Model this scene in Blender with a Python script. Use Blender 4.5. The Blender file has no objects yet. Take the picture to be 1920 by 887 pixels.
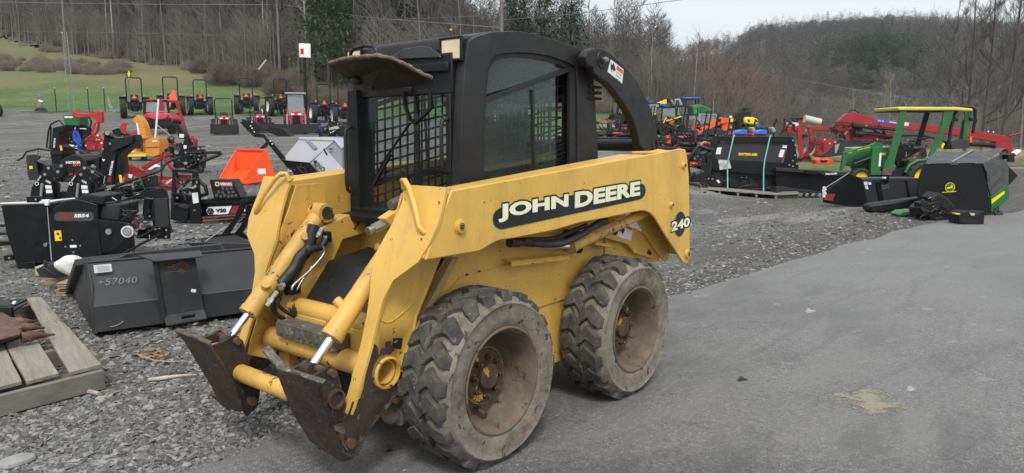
import bpy, math, random
import numpy as np
from mathutils import Vector, Matrix, noise
rnd = random.Random(11)
R = math.radians
sc = bpy.context.scene
COL = sc.collection
# ------------------------------------------------------------ camera
YAW, PIT, FPX = R(-139.962), R(7.688), 1376.2
C0 = Vector((2.236, 1.9145, 1.372))
FW = Vector((math.cos(YAW)*math.cos(PIT), math.sin(YAW)*math.cos(PIT), -math.sin(PIT)))
RT = FW.cross(Vector((0, 0, 1))).normalized()
UP = RT.cross(FW)
cd = bpy.data.cameras.new('camera'); cam = bpy.data.objects.new('camera', cd); COL.objects.link(cam)
cam.matrix_world = Matrix.Translation(C0) @ Matrix((RT, UP, -FW)).transposed().to_4x4()
cd.sensor_width = 36; cd.lens = 36*FPX/1920; cd.clip_start = .05; cd.clip_end = 4000
sc.camera = cam
# ------------------------------------------------------------ light
SUN_EL, SUN_AZ = R(52), R(42)      # azimuth measured from +X towards +Y
w = bpy.data.worlds.new('World'); sc.world = w; w.use_nodes = True
nt = w.node_tree; nt.nodes.clear()
N = nt.nodes.new; L = nt.links.new
sky = N('ShaderNodeTexSky'); sky.sky_type = 'NISHITA'; sky.sun_disc = False
sky.sun_elevation = SUN_EL; sky.sun_rotation = R(90)-SUN_AZ; sky.air_density = 1.6; sky.dust_density = 5.0
hs = N('ShaderNodeHueSaturation'); hs.inputs['Saturation'].default_value = .18
tc = N('ShaderNodeTexCoord'); mp = N('ShaderNodeMapping'); mp.inputs['Scale'].default_value = (1, 1, 3.5)
nz = N('ShaderNodeTexNoise'); nz.inputs['Scale'].default_value = 1.7; nz.inputs['Detail'].default_value = 4
cr = N('ShaderNodeMapRange'); cr.inputs[1].default_value = .3; cr.inputs[2].default_value = .7; cr.inputs[3].default_value = .93; cr.inputs[4].default_value = 1.06
mx = N('ShaderNodeMixRGB'); mx.blend_type = 'MIX'; mx.inputs['Fac'].default_value = .62; mx.inputs['Color2'].default_value = (8.1, 8.5, 9.0, 1)
ml = N('ShaderNodeMixRGB'); ml.blend_type = 'MULTIPLY'; ml.inputs['Fac'].default_value = 1
bg = N('ShaderNodeBackground'); bg.inputs['Strength'].default_value = .094; out = N('ShaderNodeOutputWorld')
L(sky.outputs[0], hs.inputs['Color']); L(hs.outputs[0], mx.inputs['Color1']); L(mx.outputs[0], ml.inputs['Color1'])
L(tc.outputs['Generated'], mp.inputs[0]); L(mp.outputs[0], nz.inputs['Vector']); L(nz.outputs['Fac'], cr.inputs[0]); L(cr.outputs[0], ml.inputs['Color2'])
L(ml.outputs[0], bg.inputs['Color']); L(bg.outputs[0], out.inputs[0])
sl = bpy.data.lights.new('sun', 'SUN'); sl.energy = 1.5; sl.angle = R(14); sl.color = (1, .97, .92)
so = bpy.data.objects.new('sun', sl); COL.objects.link(so)
sd = Vector((math.cos(SUN_EL)*math.cos(SUN_AZ), math.cos(SUN_EL)*math.sin(SUN_AZ), math.sin(SUN_EL)))
so.rotation_euler = sd.to_track_quat('Z', 'Y').to_euler()
sc.view_settings.view_transform = 'Standard'; sc.view_settings.look = 'None'; sc.view_settings.exposure = .62; sc.view_settings.gamma = 1
sc.cycles.max_bounces = 6; sc.cycles.transparent_max_bounces = 10
# ------------------------------------------------------------ terrain
def sst(a, b, x):
    x = min(1, max(0, (x-a)/(b-a))); return x*x*(3-2*x)
FH = Vector((math.cos(YAW), math.sin(YAW))); RH = Vector((RT.x, RT.y))
VIEW = math.atan2(RT.y, RT.x)
def ud(x, y):
    v = Vector((x-C0.x, y-C0.y)); return v.dot(RH), v.dot(FH)
def seg(d, pts):
    if d <= pts[0][0]: return pts[0][1]
    for (a, za), (b, zb) in zip(pts[:-1], pts[1:]):
        if d <= b:
            t = (d-a)/(b-a); return za+(zb-za)*t
    return pts[-1][1]
LZ = [(8, 0), (10.5, .08), (23, .68), (42, 1.6), (50, 2.35), (62, 3.6), (85, 7.9), (120, 13.9)]
def H(x, y):
    u, d = ud(x, y)
    r = math.hypot(u, d); a = math.atan2(u, d)
    if r < 8 or abs(a) > R(100): return 0.
    dd = r*math.cos(min(abs(a), R(62))); t = math.tan(max(-R(60), min(R(60), a)))
    fade = 1-sst(R(66), R(98), abs(a))
    m = 1-sst(.20, .33, t)
    k = seg(t, [(-.35, 1), (-.2, .85), (-.08, .62), (.05, .40), (.2, .16), (.4, .1)])
    zl = seg(dd, LZ) + (max(0, min(dd, 270)-120)*.34*k if dd > 120 else 0)
    if dd > 62: zl = seg(62, LZ)+(zl-seg(62, LZ))*(.35+.65*min(1, k/.85)) 
    ridge = seg(t, [(-.1, 40), (.05, 36), (.2, 42), (.26, 48), (.34, 54), (.42, 57), (.5, 59), (.6, 58), (.7, 55), (.9, 50)])
    zr = 0 if dd < 75 else (dd-75)*.02
    if dd > 120: zr += (ridge-4)*sst(120, 470, dd)
    z = zl*m+zr*(1-m)
    if m > 0 and dd > 270: z = max(z, zr*sst(270, 480, dd)*1.0 if m < 1 else z)
    if r > 60: z += noise.noise(Vector((x*.012, y*.012, 0)))*min(3, (r-60)*.02)
    return z*fade
def ray(px, py):
    return FW*FPX + RT*(px-960) - UP*(py-443.5)
def T(px, py, y):      # pixel -> point on the plane Y = y
    d = ray(px, py); return C0 + d*((y-C0.y)/d.y)
def TX(px, py, x):
    d = ray(px, py); return C0 + d*((x-C0.x)/d.x)
def TZ(px, py, z=0.):
    d = ray(px, py); return C0 + d*((z-C0.z)/d.z)
def RP(px, py, p, n):
    d = ray(px, py); return C0 + d*((Vector(p)-C0).dot(n)/d.dot(n))
def G(px, py):         # pixel -> point on the terrain
    d = ray(px, py).normalized(); s = 2.
    while s < 900:
        p = C0+d*s
        if p.z < H(p.x, p.y): break
        s *= 1.01; 
    lo, hi = s/1.01, s
    for _ in range(20):
        m = (lo+hi)/2; p = C0+d*m
        if p.z < H(p.x, p.y): hi = m
        else: lo = m
    return C0+d*hi
def AT(px, d):         # column + distance along the view axis -> ground point
    u = (px-960)/1388.6*d; p = Vector((C0.x, C0.y))+FH*d+RH*u
    return Vector((p.x, p.y, H(p.x, p.y)))
# ------------------------------------------------------------ materials
def nd(m, t, **k):
    n = m.node_tree.nodes.new('ShaderNode'+t)
    for a, b in k.items():
        if hasattr(n, a) and not a[0].isupper(): setattr(n, a, b)
        else: n.inputs[a.replace('_', ' ')].default_value = b
    return n
def lk(m, a, b): m.node_tree.links.new(a, b)
def c4(c): return (c[0], c[1], c[2], 1)
def newmat(name):
    m = bpy.data.materials.new(name); m.use_nodes = True; m.node_tree.nodes.clear()
    o = m.node_tree.nodes.new('ShaderNodeOutputMaterial')
    p = m.node_tree.nodes.new('ShaderNodeBsdfPrincipled'); lk(m, p.outputs[0], o.inputs[0])
    t = m.node_tree.nodes.new('ShaderNodeTexCoord')
    return m, p, t.outputs['Object'], o
def noi(m, co, scale, detail=4, rough=.55, vec=None, dist=0):
    if vec is not None:
        mp = nd(m, 'Mapping'); mp.inputs['Scale'].default_value = vec; lk(m, co, mp.inputs[0]); co = mp.outputs[0]
    n = nd(m, 'TexNoise'); n.inputs['Scale'].default_value = scale; n.inputs['Detail'].default_value = detail
    n.inputs['Roughness'].default_value = rough; n.inputs['Distortion'].default_value = dist
    lk(m, co, n.inputs['Vector']); return n.outputs['Fac']
def rng(m, v, a, b, c=0., d=1.):
    n = nd(m, 'MapRange'); lk(m, v, n.inputs[0])
    for i, q in enumerate((a, b, c, d)): n.inputs[i+1].default_value = q
    return n.outputs[0]
def mixc(m, f, a, b, mode='MIX'):
    n = nd(m, 'MixRGB'); n.blend_type = mode
    for i, q in enumerate((f, a, b)):
        if isinstance(q, bpy.types.NodeSocket): lk(m, q, n.inputs[i])
        elif i == 0: n.inputs[0].default_value = q
        else: n.inputs[i].default_value = c4(q)
    return n.outputs[0]
def mth(m, op, a, b):
    n = nd(m, 'Math'); n.operation = op
    for i, q in enumerate((a, b)):
        if isinstance(q, bpy.types.NodeSocket): lk(m, q, n.inputs[i])
        else: n.inputs[i].default_value = q
    return n.outputs[0]
def bmp(m, p, h, s, d=.01):
    b = nd(m, 'Bump'); b.inputs['Strength'].default_value = s; b.inputs['Distance'].default_value = d
    lk(m, h, b.inputs['Height']); lk(m, b.outputs[0], p.inputs['Normal'])
MC = {}
def paint(name, col, rough=.45, metal=0., var=.12, vs=3., chip=None, dust=None, bump=None, spec=.5, rust=None, streak=None):
    # chip=(threshold, colour, scale)  dust=(colour, amount, scale)  rust=(threshold, colour, scale)
    if name in MC: return MC[name]
    m, p, co, o = newmat(name)
    f = noi(m, co, vs, 5)
    c = mixc(m, rng(m, f, .3, .7), [x*(1-var) for x in col], [min(1, x*(1+var)) for x in col])
    ro = rng(m, noi(m, co, vs*5, 5), .3, .7, max(.05, rough-.1), min(1, rough+.14))
    if streak:
        sf = rng(m, noi(m, co, 5, 8, .7, (1, 1, .22)), .5, .78, 0, streak[1]); c = mixc(m, sf, c, streak[0])
        c = mixc(m, rng(m, noi(m, co, 60, 4, .7, (1, 1, .3)), .62, .75, 0, streak[1]*.5), c, streak[0])
    for q in (dust, ):
        if q:
            df = rng(m, noi(m, co, q[2], 7, .65), .62-.35*q[1], .92-.3*q[1], 0, min(1, q[1]*1.2))
            c = mixc(m, df, c, q[0]); ro = mth(m, 'MAXIMUM', ro, mth(m, 'MULTIPLY', df, .9))
    for q in (rust, chip):
        if q:
            cf = rng(m, noi(m, co, q[2], 9, .68, dist=.4), q[0], q[0]+.018)
            c = mixc(m, cf, c, q[1]); ro = mth(m, 'MAXIMUM', ro, mth(m, 'MULTIPLY', cf, .75))
    lk(m, c, p.inputs['Base Color']); lk(m, ro, p.inputs['Roughness'])
    p.inputs['Metallic'].default_value = metal; p.inputs['Specular IOR Level'].default_value = spec
    if bump: bmp(m, p, noi(m, co, bump[0], 6, .6), bump[1], bump[2] if len(bump) > 2 else .004)
    MC[name] = m; return m
def glassm(name, tint, dustc, damt, gloss=.25, rough=.04):
    m, p, co, o = newmat(name); m.node_tree.nodes.remove(p)
    tr = nd(m, 'BsdfTransparent'); tr.inputs[0].default_value = c4(tint)
    gl = nd(m, 'BsdfGlossy'); gl.inputs['Roughness'].default_value = rough; gl.inputs[0].default_value = (.9, .95, .95, 1)
    df = nd(m, 'BsdfDiffuse'); df.inputs[0].default_value = c4(dustc)
    lw = nd(m, 'LayerWeight'); lw.inputs[0].default_value = .5
    gf = mth(m, 'ADD', mth(m, 'MULTIPLY', mth(m, 'POWER', lw.outputs['Facing'], 3.), .45), gloss*.4)
    a = nd(m, 'MixShader'); lk(m, gf, a.inputs[0]); lk(m, tr.outputs[0], a.inputs[1]); lk(m, gl.outputs[0], a.inputs[2])
    b = nd(m, 'MixShader'); lk(m, rng(m, noi(m, co, 3, 3, .5), .3, .75, damt*.4, damt*1.6), b.inputs[0]); lk(m, a.outputs[0], b.inputs[1]); lk(m, df.outputs[0], b.inputs[2])
    lk(m, b.outputs[0], o.inputs[0]); return m
def woodm(name, col, dark, vec=(2, 30, 30)):
    m, p, co, o = newmat(name)
    f = noi(m, co, 1.5, 8, .7, vec); g = noi(m, co, 3, 4)
    c = mixc(m, rng(m, f, .25, .75), dark, col); c = mixc(m, rng(m, g, .35, .75, 0, .6), c, [x*.6 for x in col])
    ck = rng(m, noi(m, co, 1.1, 3, .5, vec, 1.0), .66, .70)
    c = mixc(m, mth(m, 'MULTIPLY', ck, .7), c, [x*.25 for x in dark])
    lk(m, c, p.inputs['Base Color']); p.inputs['Roughness'].default_value = .85; bmp(m, p, f, .5, .006); return m
# ------------------------------------------------------------ mesh builder
def basis(ax):
    ax = Vector(ax).normalized(); t = Vector((0, 0, 1)) if abs(ax.z) < .9 else Vector((1, 0, 0))
    a = ax.cross(t).normalized(); return a, ax.cross(a), ax
ORG = {}
class MB:
    def __init__(s): s.v = []; s.f = []
    def add(s, vs, fs):
        b = len(s.v); s.v += [tuple(v) for v in vs]; s.f += [tuple(i+b for i in f) for f in fs]; return s
    def box(s, c, d, rz=0, M=None):
        h = [x/2 for x in d]; P = [Vector((i*h[0], j*h[1], k*h[2])) for k in (-1, 1) for j in (-1, 1) for i in (-1, 1)]
        m = M.to_3x3() if M is not None else Matrix.Rotation(rz, 3, 'Z')
        P = [m @ p + Vector(c) for p in P]
        return s.add(P, [(0, 2, 3, 1), (4, 5, 7, 6), (0, 1, 5, 4), (2, 6, 7, 3), (0, 4, 6, 2), (1, 3, 7, 5)])
    def bb(s, x0, x1, y0, y1, z0, z1): return s.box(((x0+x1)/2, (y0+y1)/2, (z0+z1)/2), (abs(x1-x0), abs(y1-y0), abs(z1-z0)))
    def bar(s, a, b, w, t, up=(0, 0, 1)):      # rectangular bar
        a, b = Vector(a), Vector(b); ax = (b-a); l = ax.length; ax.normalize()
        sd = ax.cross(Vector(up))
        sd = sd.normalized() if sd.length > 1e-4 else basis(ax)[0]
        u = sd.cross(ax); M = Matrix((ax, sd, u)).transposed()
        return s.box((a+b)/2, (l, w, t), M=M)
    def prism(s, pts, vec):
        n = len(pts); v = Vector(vec); pts = [Vector(p) for p in pts]
        return s.add(pts+[p+v for p in pts], [tuple(range(n))[::-1], tuple(range(n, 2*n))]+[(i, (i+1) % n, n+(i+1) % n, n+i) for i in range(n)])
    def pxz(s, pts, y0, y1): return s.prism([(p[0], y0, p[1]) for p in pts], (0, y1-y0, 0))
    def pyz(s, pts, x0, x1): return s.prism([(x0, p[0], p[1]) for p in pts], (x1-x0, 0, 0))
    def pxy(s, pts, z0, z1): return s.prism([(p[0], p[1], z0) for p in pts], (0, 0, z1-z0))
    def ring(s, A, B, vec):                     # plate with a hole; A outer, B inner, same count
        n = len(A); v = Vector(vec); A = [Vector(p) for p in A]; B = [Vector(p) for p in B]
        P = A+B+[p+v for p in A]+[p+v for p in B]; F = []
        for i in range(n):
            j = (i+1) % n
            F += [(i, j, n+j, n+i), (2*n+j, 2*n+i, 3*n+i, 3*n+j), (i, 2*n+i, 2*n+j, j), (n+j, 3*n+j, 3*n+i, n+i)]
        return s.add(P, F)
    def cyl(s, a, b, r, r2=None, n=16, caps=True):
        a, b = Vector(a), Vector(b); r2 = r if r2 is None else r2; e, f, _ = basis(b-a); P = []
        for c, q in ((a, r), (b, r2)):
            P += [c+(e*math.cos(2*math.pi*i/n)+f*math.sin(2*math.pi*i/n))*q for i in range(n)]
        F = [(i, (i+1) % n, n+(i+1) % n, n+i) for i in range(n)]
        if caps: F += [tuple(range(n))[::-1], tuple(range(n, 2*n))]
        return s.add(P, F)
    def tube(s, pts, r, n=8, closed=False):
        pts = [Vector(p) for p in pts]; m = len(pts); P = []; pe = None
        for i in range(m):
            a = pts[i-1] if (i or closed) else pts[0]; b = pts[(i+1) % m] if (i < m-1 or closed) else pts[-1]
            t = (b-a).normalized()
            if pe is None: e = basis(t)[0]
            else: e = (pe-t*pe.dot(t)); e = e.normalized() if e.length > 1e-5 else basis(t)[0]
            pe = e; f = t.cross(e); q = r[i] if isinstance(r, (list, tuple)) else r
            P += [pts[i]+(e*math.cos(2*math.pi*k/n)+f*math.sin(2*math.pi*k/n))*q for k in range(n)]
        F = []
        for i in range(m if closed else m-1):
            o, p = i*n, ((i+1) % m)*n
            F += [(o+k, o+(k+1) % n, p+(k+1) % n, p+k) for k in range(n)]
        if not closed: F += [tuple(range(n))[::-1], tuple(range((m-1)*n, m*n))]
        return s.add(P, F)
    def lathe(s, prof, c, ax, n=32, closed=False):   # prof = (radius, height along ax)
        e, f, a = basis(ax); c = Vector(c); P = []; m = len(prof)
        for r, h in prof: P += [c+a*h+(e*math.cos(2*math.pi*i/n)+f*math.sin(2*math.pi*i/n))*max(r, 1e-4) for i in range(n)]
        return s.add(P, [(j*n+i, j*n+(i+1) % n, ((j+1) % m)*n+(i+1) % n, ((j+1) % m)*n+i) for j in range(m if closed else m-1) for i in range(n)])
    def sph(s, c, r, n=12, m=8):
        r = (r, r, r) if isinstance(r, (int, float)) else r; c = Vector(c); P = []
        for j in range(m+1):
            p = math.pi*j/m
            P += [c+Vector((r[0]*math.sin(p)*math.cos(2*math.pi*i/n), r[1]*math.sin(p)*math.sin(2*math.pi*i/n), r[2]*math.cos(p))) for i in range(n)]
        return s.add(P, [(j*n+i, (j+1)*n+i, (j+1)*n+(i+1) % n, j*n+(i+1) % n) for j in range(m) for i in range(n)])
    def quad(s, a, b, c, d): return s.add([a, b, c, d], [(0, 1, 2, 3)])
    def mirror(s, ym, both=True):
        n = len(s.v); s2 = [(x, 2*ym-y, z) for x, y, z in s.v]; f2 = [tuple(i+n for i in f[::-1]) for f in s.f]
        if both: s.v += s2; s.f += f2
        else: s.v = s2; s.f = [f[::-1] for f in s.f]
        return s
    def xf(s, M): s.v = [tuple(M @ Vector(v)) for v in s.v]; return s
    def build(s, name, mat, parent=None, ws=False, bevel=0, smooth=35, loc=None, rz=None, label=None, bseg=2):
        me = bpy.data.meshes.new(name); V = s.v
        if ws and parent is not None:
            r = parent
            while r.parent: r = r.parent
            Mi = ORG[r.name].inverted(); V = [tuple(Mi @ Vector(v)) for v in V]
        me.from_pydata(V, [], s.f)
        if smooth:
            me.polygons.foreach_set('use_smooth', [True]*len(me.polygons)); me.set_sharp_from_angle(angle=R(smooth))
        me.materials.append(mat); me.update()
        o = bpy.data.objects.new(name, me); COL.objects.link(o)
        if parent: o.parent = parent
        if loc is not None: o.location = loc
        if rz is not None: o.rotation_euler = (0, 0, rz)
        if bevel:
            b = o.modifiers.new('bevel', 'BEVEL'); b.width = bevel; b.segments = bseg; b.limit_method = 'ANGLE'; b.angle_limit = R(40)
        if label: o['label'] = label
        return o
def tag(o, label=None, cat=None, group=None, kind=None):
    if label: o['label'] = label
    if cat: o['category'] = cat
    if group: o['group'] = group
    if kind: o['kind'] = kind
    return o
def thing(name, label, cat, loc=(0, 0, 0), rz=0, group=None, scale=None):
    o = bpy.data.objects.new(name, None); COL.objects.link(o); o.location = loc; o.rotation_euler = (0, 0, rz); o.empty_display_size = .1
    M = Matrix.Translation(Vector(loc)) @ Matrix.Rotation(rz, 4, 'Z')
    if scale: o.scale = (scale,)*3; M = M @ Matrix.Scale(scale, 4)
    ORG[o.name] = M
    return tag(o, label, cat, group)
def dup(root, loc, rz, label, group=None, scale=None, cat=None):
    r = root.copy(); COL.objects.link(r); r.location = loc; r.rotation_euler = (0, 0, rz); r['label'] = label
    if group: r['group'] = group
    if cat: r['category'] = cat
    if scale: r.scale = (scale,)*3
    def rec(a, b):
        for ch in a.children:
            c = ch.copy(); COL.objects.link(c); c.parent = b; rec(ch, c)
    rec(root, r); return r
def text(s, mat, parent, o, rx, up, h, wd=None, name='lettering', bold=.02, shear=0, ws=True, ext=.0006):
    # letters whose box starts at o, runs along rx, stands along up
    cu = bpy.data.curves.new('t', 'FONT'); cu.body = s; cu.offset = bold; cu.shear = shear; cu.resolution_u = 3; cu.space_character = 1.03
    ob = bpy.data.objects.new('t', cu); COL.objects.link(ob); dg = bpy.context.evaluated_depsgraph_get()
    me = bpy.data.meshes.new_from_object(ob.evaluated_get(dg)); bpy.data.objects.remove(ob)
    P = np.array([v.co for v in me.vertices]); mn, mxx = P.min(0), P.max(0); hh = mxx[1]-mn[1]; ww = mxx[0]-mn[0]
    rx = Vector(rx).normalized(); up = Vector(up).normalized(); nn = rx.cross(up); o = Vector(o)
    ky = h/hh; kx = (wd/ww) if wd else ky
    V = [o+rx*((p[0]-mn[0])*kx)+up*((p[1]-mn[1])*ky)+nn*ext for p in P]
    b = MB(); b.add(V, [tuple(q.vertices) for q in me.polygons]); bpy.data.meshes.remove(me)
    return b.build(name, mat, parent, ws=ws, smooth=0)
def flat(mesh_pts, mat, parent, name='decal', ws=True, th=.001, n=None, label=None):
    pts = [Vector(p) for p in mesh_pts]
    nn = Vector(n) if n else (pts[1]-pts[0]).cross(pts[2]-pts[0]).normalized()
    return MB().prism(pts, nn*th).build(name, mat, parent, ws=ws, smooth=0, label=label)
def rrect(cx, cz, w, h, r, n=6):
    P = []
    for sx, sz, a0 in ((1, 1, 0), (-1, 1, 90), (-1, -1, 180), (1, -1, 270)):
        for i in range(n+1):
            a = R(a0+90*i/n); P.append((cx+sx*(w/2-r)+r*math.cos(a), cz+sz*(h/2-r)+r*math.sin(a)))
    return P
# shared materials
MUD = (.20, .17, .135); RUST = (.10, .045, .025)
M_yel = paint('aged yellow paint', (.68, .415, .085), .42, var=.12, vs=2.6, streak=((.30, .17, .05), .55), rust=(.735, (.16, .075, .03), 7), chip=(.645, (.055, .03, .022), 30), dust=((.34, .24, .12), .36, 5), bump=(9, .15))
M_yelw = paint('worn yellow paint', (.63, .37, .075), .5, var=.16, vs=3, streak=((.26, .15, .06), .8), rust=(.69, (.13, .06, .03), 8), chip=(.60, (.05, .028, .02), 14), dust=((.27, .19, .1), .5, 7), bump=(20, .3))
M_rust = paint('rusty bare steel', (.052, .038, .031), .6, .4, var=.5, vs=9, chip=(.61, (.17, .14, .12), 34), rust=(.60, (.11, .058, .035), 7), dust=((.11, .08, .06), .45, 5), bump=(40, .5))
M_edge = paint('scraped steel edge', (.13, .10, .075), .6, .5, var=.4, vs=14, chip=(.58, (.35, .32, .28), 30))
M_dst = paint('dirty steel pin', (.09, .085, .08), .6, .4, var=.3)
M_rusty = paint('rusted steel', (.11, .055, .035), .75, .2, var=.4, vs=12, dust=((.2, .12, .08), .4, 8), bump=(60, .5))
M_blk = paint('black cab plastic', (.017, .0175, .0185), .5, var=.2, vs=4, chip=(.74, (.2, .2, .19), 30), dust=((.10, .095, .085), .22, 6), spec=.4, bump=(220, .12, .001))
M_bpt = paint('gloss black paint', (.006, .0065, .0075), .36, var=.2, dust=((.055, .052, .048), .06, 3), chip=(.73, (.25, .25, .25), 18), spec=.35)
M_bpt2 = paint('satin black paint', (.010, .0105, .012), .48, var=.25, dust=((.075, .07, .064), .14, 4), spec=.35)
M_gpt = paint('dark grey bucket paint', (.024, .026, .029), .42, .1, var=.12, vs=1.5, dust=((.09, .088, .082), .25, 2.5), chip=(.745, (.22, .21, .2), 22), bump=(4, .12))
M_rub = paint('dark rubber', (.022, .022, .022), .7, var=.3, vs=14, dust=((.12, .105, .085), .3, 8), bump=(60, .4))
M_mud = paint('dried mud on rubber', (.150, .130, .105), .92, var=.5, vs=9, chip=(.60, (.050, .046, .042), 19), dust=((.26, .23, .185), .6, 30), bump=(60, .9, .006))
M_rim = paint('muddy wheel rim', (.135, .102, .072), .85, .1, var=.35, vs=7, rust=(.60, (.085, .04, .022), 11), dust=((.21, .175, .135), .45, 19), bump=(50, .7))
M_hub = paint('rusted hub', (.075, .042, .028), .8, .2, var=.4, vs=14, rust=(.60, (.55, .30, .06), 13), dust=((.2, .16, .12), .35, 12), bump=(60, .6))
M_chr = paint('chrome rod', (.85, .85, .86), .12, 1., var=.05)
M_stl = paint('zinc steel', (.42, .42, .41), .4, .8, var=.2, vs=20)
M_hos = paint('black hose', (.018, .018, .019), .55, var=.3, dust=((.12, .11, .1), .25, 20))
M_cream = paint('cream vinyl', (.80, .80, .58), .4, var=.04, vs=4, chip=(.75, (.3, .3, .2), 40))
M_white = paint('white label', (.74, .75, .76), .45, var=.05)
M_red = paint('red paint', (.42, .018, .022), .4, var=.15, dust=((.2, .14, .12), .18, 4))
M_blue = paint('blue paint', (.02, .08, .42), .4, var=.15, dust=((.15, .16, .2), .15, 4))
M_orange = paint('orange paint', (.78, .10, .018), .4, var=.08, dust=((.4, .2, .13), .15, 3))
M_green = paint('green paint', (.018, .125, .035), .4, var=.15, dust=((.1, .12, .08), .25, 4), chip=(.72, (.08, .05, .03), 20))
M_yel2 = paint('bright yellow paint', (.80, .58, .03), .4, var=.08)
M_lab = paint('warning yellow', (.85, .6, .02), .4, var=.03)
M_dred = paint('dark red vinyl', (.25, .02, .02), .5, var=.1)
M_sgrn = paint('decal green', (.01, .12, .05), .4)
M_dec = paint('decal black', (.012, .013, .014), .35, var=.1)
M_grey = paint('grey plastic', (.28, .29, .31), .5, var=.1)
M_smv = paint('fluorescent orange', (.95, .16, .02), .6)
M_glass = glassm('cab glass', (.84, .91, .88), (.26, .31, .29), .045, .07, .04)
M_glassf = glassm('dusty far glass', (.93, .96, .95), (.50, .53, .50), .14, .03, .05)
M_glass2 = glassm('clear cab glass', (.97, .985, .985), (.5, .53, .52), .012, .0)
M_gpt2 = paint('rubbed grey bucket paint', (.032, .034, .037), .5, .1, var=.2, vs=4, dust=((.09, .085, .075), .3, 4), chip=(.69, (.2, .19, .17), 16))
M_hole = paint('hole grey', (.075, .078, .08), .9)
# ------------------------------------------------------------ ground sheets
def polar(r0, r1, nr, a0, a1, na, dz=0., keep=None):
    rs = [r0*(r1/r0)**(i/nr) for i in range(nr+1)]; V = []; F = []
    for r in rs:
        for j in range(na+1):
            a = a0+(a1-a0)*j/na; p = Vector((C0.x, C0.y))+FH*(r*math.cos(a))+RH*(r*math.sin(a))
            V.append((p.x, p.y, H(p.x, p.y)+dz))
    for i in range(nr):
        for j in range(na):
            q = (i*(na+1)+j, i*(na+1)+j+1, (i+1)*(na+1)+j+1, (i+1)*(na+1)+j)
            if keep:
                c = [sum(V[k][e] for k in q)/4 for e in range(2)]
                if not keep(*c): continue
            F.append(q)
    return V, F
def clean(V, F):
    used = sorted({i for f in F for i in f}); mp = {k: i for i, k in enumerate(used)}
    return [V[k] for k in used], [tuple(mp[i] for i in f) for f in F]
def forest_edge(t):    # distance where the woods start
    return seg(t, [(-.9, 145), (-.69, 131), (-.6, 120), (-.48, 105), (-.37, 88), (-.28, 80), (-.2, 72), (-.1, 68), (.05, 62), (.15, 58), (.22, 55), (.3, 62), (.45, 70), (.7, 78), (.9, 85)])
def lot_edge(t):       # distance where the gravel gives way to grass
    return seg(t, [(-.9, 60), (-.69, 60), (-.5, 59), (-.27, 55), (-.1, 50), (.1, 40), (.17, 27), (.24, 22), (.3, 24), (.45, 29), (.62, 34), (.9, 40)])
def reg(x, y):
    u, d = ud(x, y)
    if d < 15: return 0
    t = u/d
    if abs(t) > 3.2: return 0
    e = forest_edge(t)+noise.noise(Vector((x*.1, y*.1, 3)))*4
    if d > e: return 2
    l = lot_edge(t)+noise.noise(Vector((x*.25, y*.25, 0)))*1.6+noise.noise(Vector((x*1.3, y*1.3, 0)))*.7
    return 1 if d > l else 0
# gravel
m, p, co, o = newmat('gravel')
vn = nd(m, 'TexVoronoi'); vn.inputs['Scale'].default_value = 34; vn.inputs['Randomness'].default_value = 1
wp = noi(m, co, 14, 3); va = nd(m, 'VectorMath'); va.operation = 'ADD'; sc_ = nd(m, 'VectorMath'); sc_.operation = 'SCALE'; sc_.inputs['Scale'].default_value = .03
nn_ = nd(m, 'TexNoise'); nn_.inputs['Scale'].default_value = 18; lk(m, co, nn_.inputs['Vector']); lk(m, nn_.outputs['Color'], sc_.inputs[0]); lk(m, co, va.inputs[0]); lk(m, sc_.outputs[0], va.inputs[1])
lk(m, va.outputs[0], vn.inputs['Vector'])
vs2 = nd(m, 'TexVoronoi'); vs2.inputs['Scale'].default_value = 13; lk(m, va.outputs[0], vs2.inputs['Vector'])
g1 = mixc(m, rng(m, vn.outputs['Color'], .1, .9), (.075, .074, .070), (.29, .288, .28))
g1 = mixc(m, rng(m, vs2.outputs['Color'], .62, .7, 0, .7), g1, (.30, .305, .30))
g1 = mixc(m, rng(m, vn.outputs['Distance'], .25, .6, 0, .75), g1, (.05, .048, .043))
big = noi(m, co, .35, 6, .62); mudm = rng(m, big, .49, .56)
g2 = mixc(m, rng(m, noi(m, co, 40, 6, .7), .3, .7), (.060, .056, .050), (.15, .14, .125))
c = mixc(m, mth(m, 'MULTIPLY', mudm, .8), g1, g2)
sand = rng(m, noi(m, co, .5, 6, .65, (.5, 2.2, 1)), .53, .62, 0, .6); c = mixc(m, sand, c, (.30, .285, .25))
mo = rng(m, noi(m, co, .8, 6, .7), .575, .64, 0, .45); c = mixc(m, mo, c, (.085, .105, .03))
sy = nd(m, 'SeparateXYZ'); lk(m, co, sy.inputs[0]); ye = mth(m, 'ADD', sy.outputs[1], mth(m, 'MULTIPLY', noi(m, co, 1.3, 5), 1.2)); ed_ = mth(m, 'MULTIPLY', rng(m, ye, -1.5, -.6, 0, .75), rng(m, noi(m, co, 3, 6, .7), .42, .55, .4, 1)); c = mixc(m, ed_, c, (.062, .055, .046))
lk(m, c, p.inputs['Base Color']); p.inputs['Roughness'].default_value = .9
hh = mth(m, 'ADD', mth(m, 'MULTIPLY', vn.outputs['Distance'], -1.), mth(m, 'MULTIPLY', noi(m, co, 50, 5, .7), .6)); bmp(m, p, hh, .9, .03)
M_grav = m
V, F = polar(.8, 1600, 120, -math.pi, math.pi, 220)
V = [(x_, y_, z_-(.6 if (Vector((x_-C0.x, y_-C0.y)).length > 66) and reg(x_, y_) and ud(x_, y_)[1] > lot_edge(ud(x_, y_)[0]/ud(x_, y_)[1])+5 else 0)) for x_, y_, z_ in V]
g = MB(); g.add(V, F); base_c = len(g.v); g.v.append((C0.x, C0.y, 0)); g.f += [(j, base_c, j+1) for j in range(220)]
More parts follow.
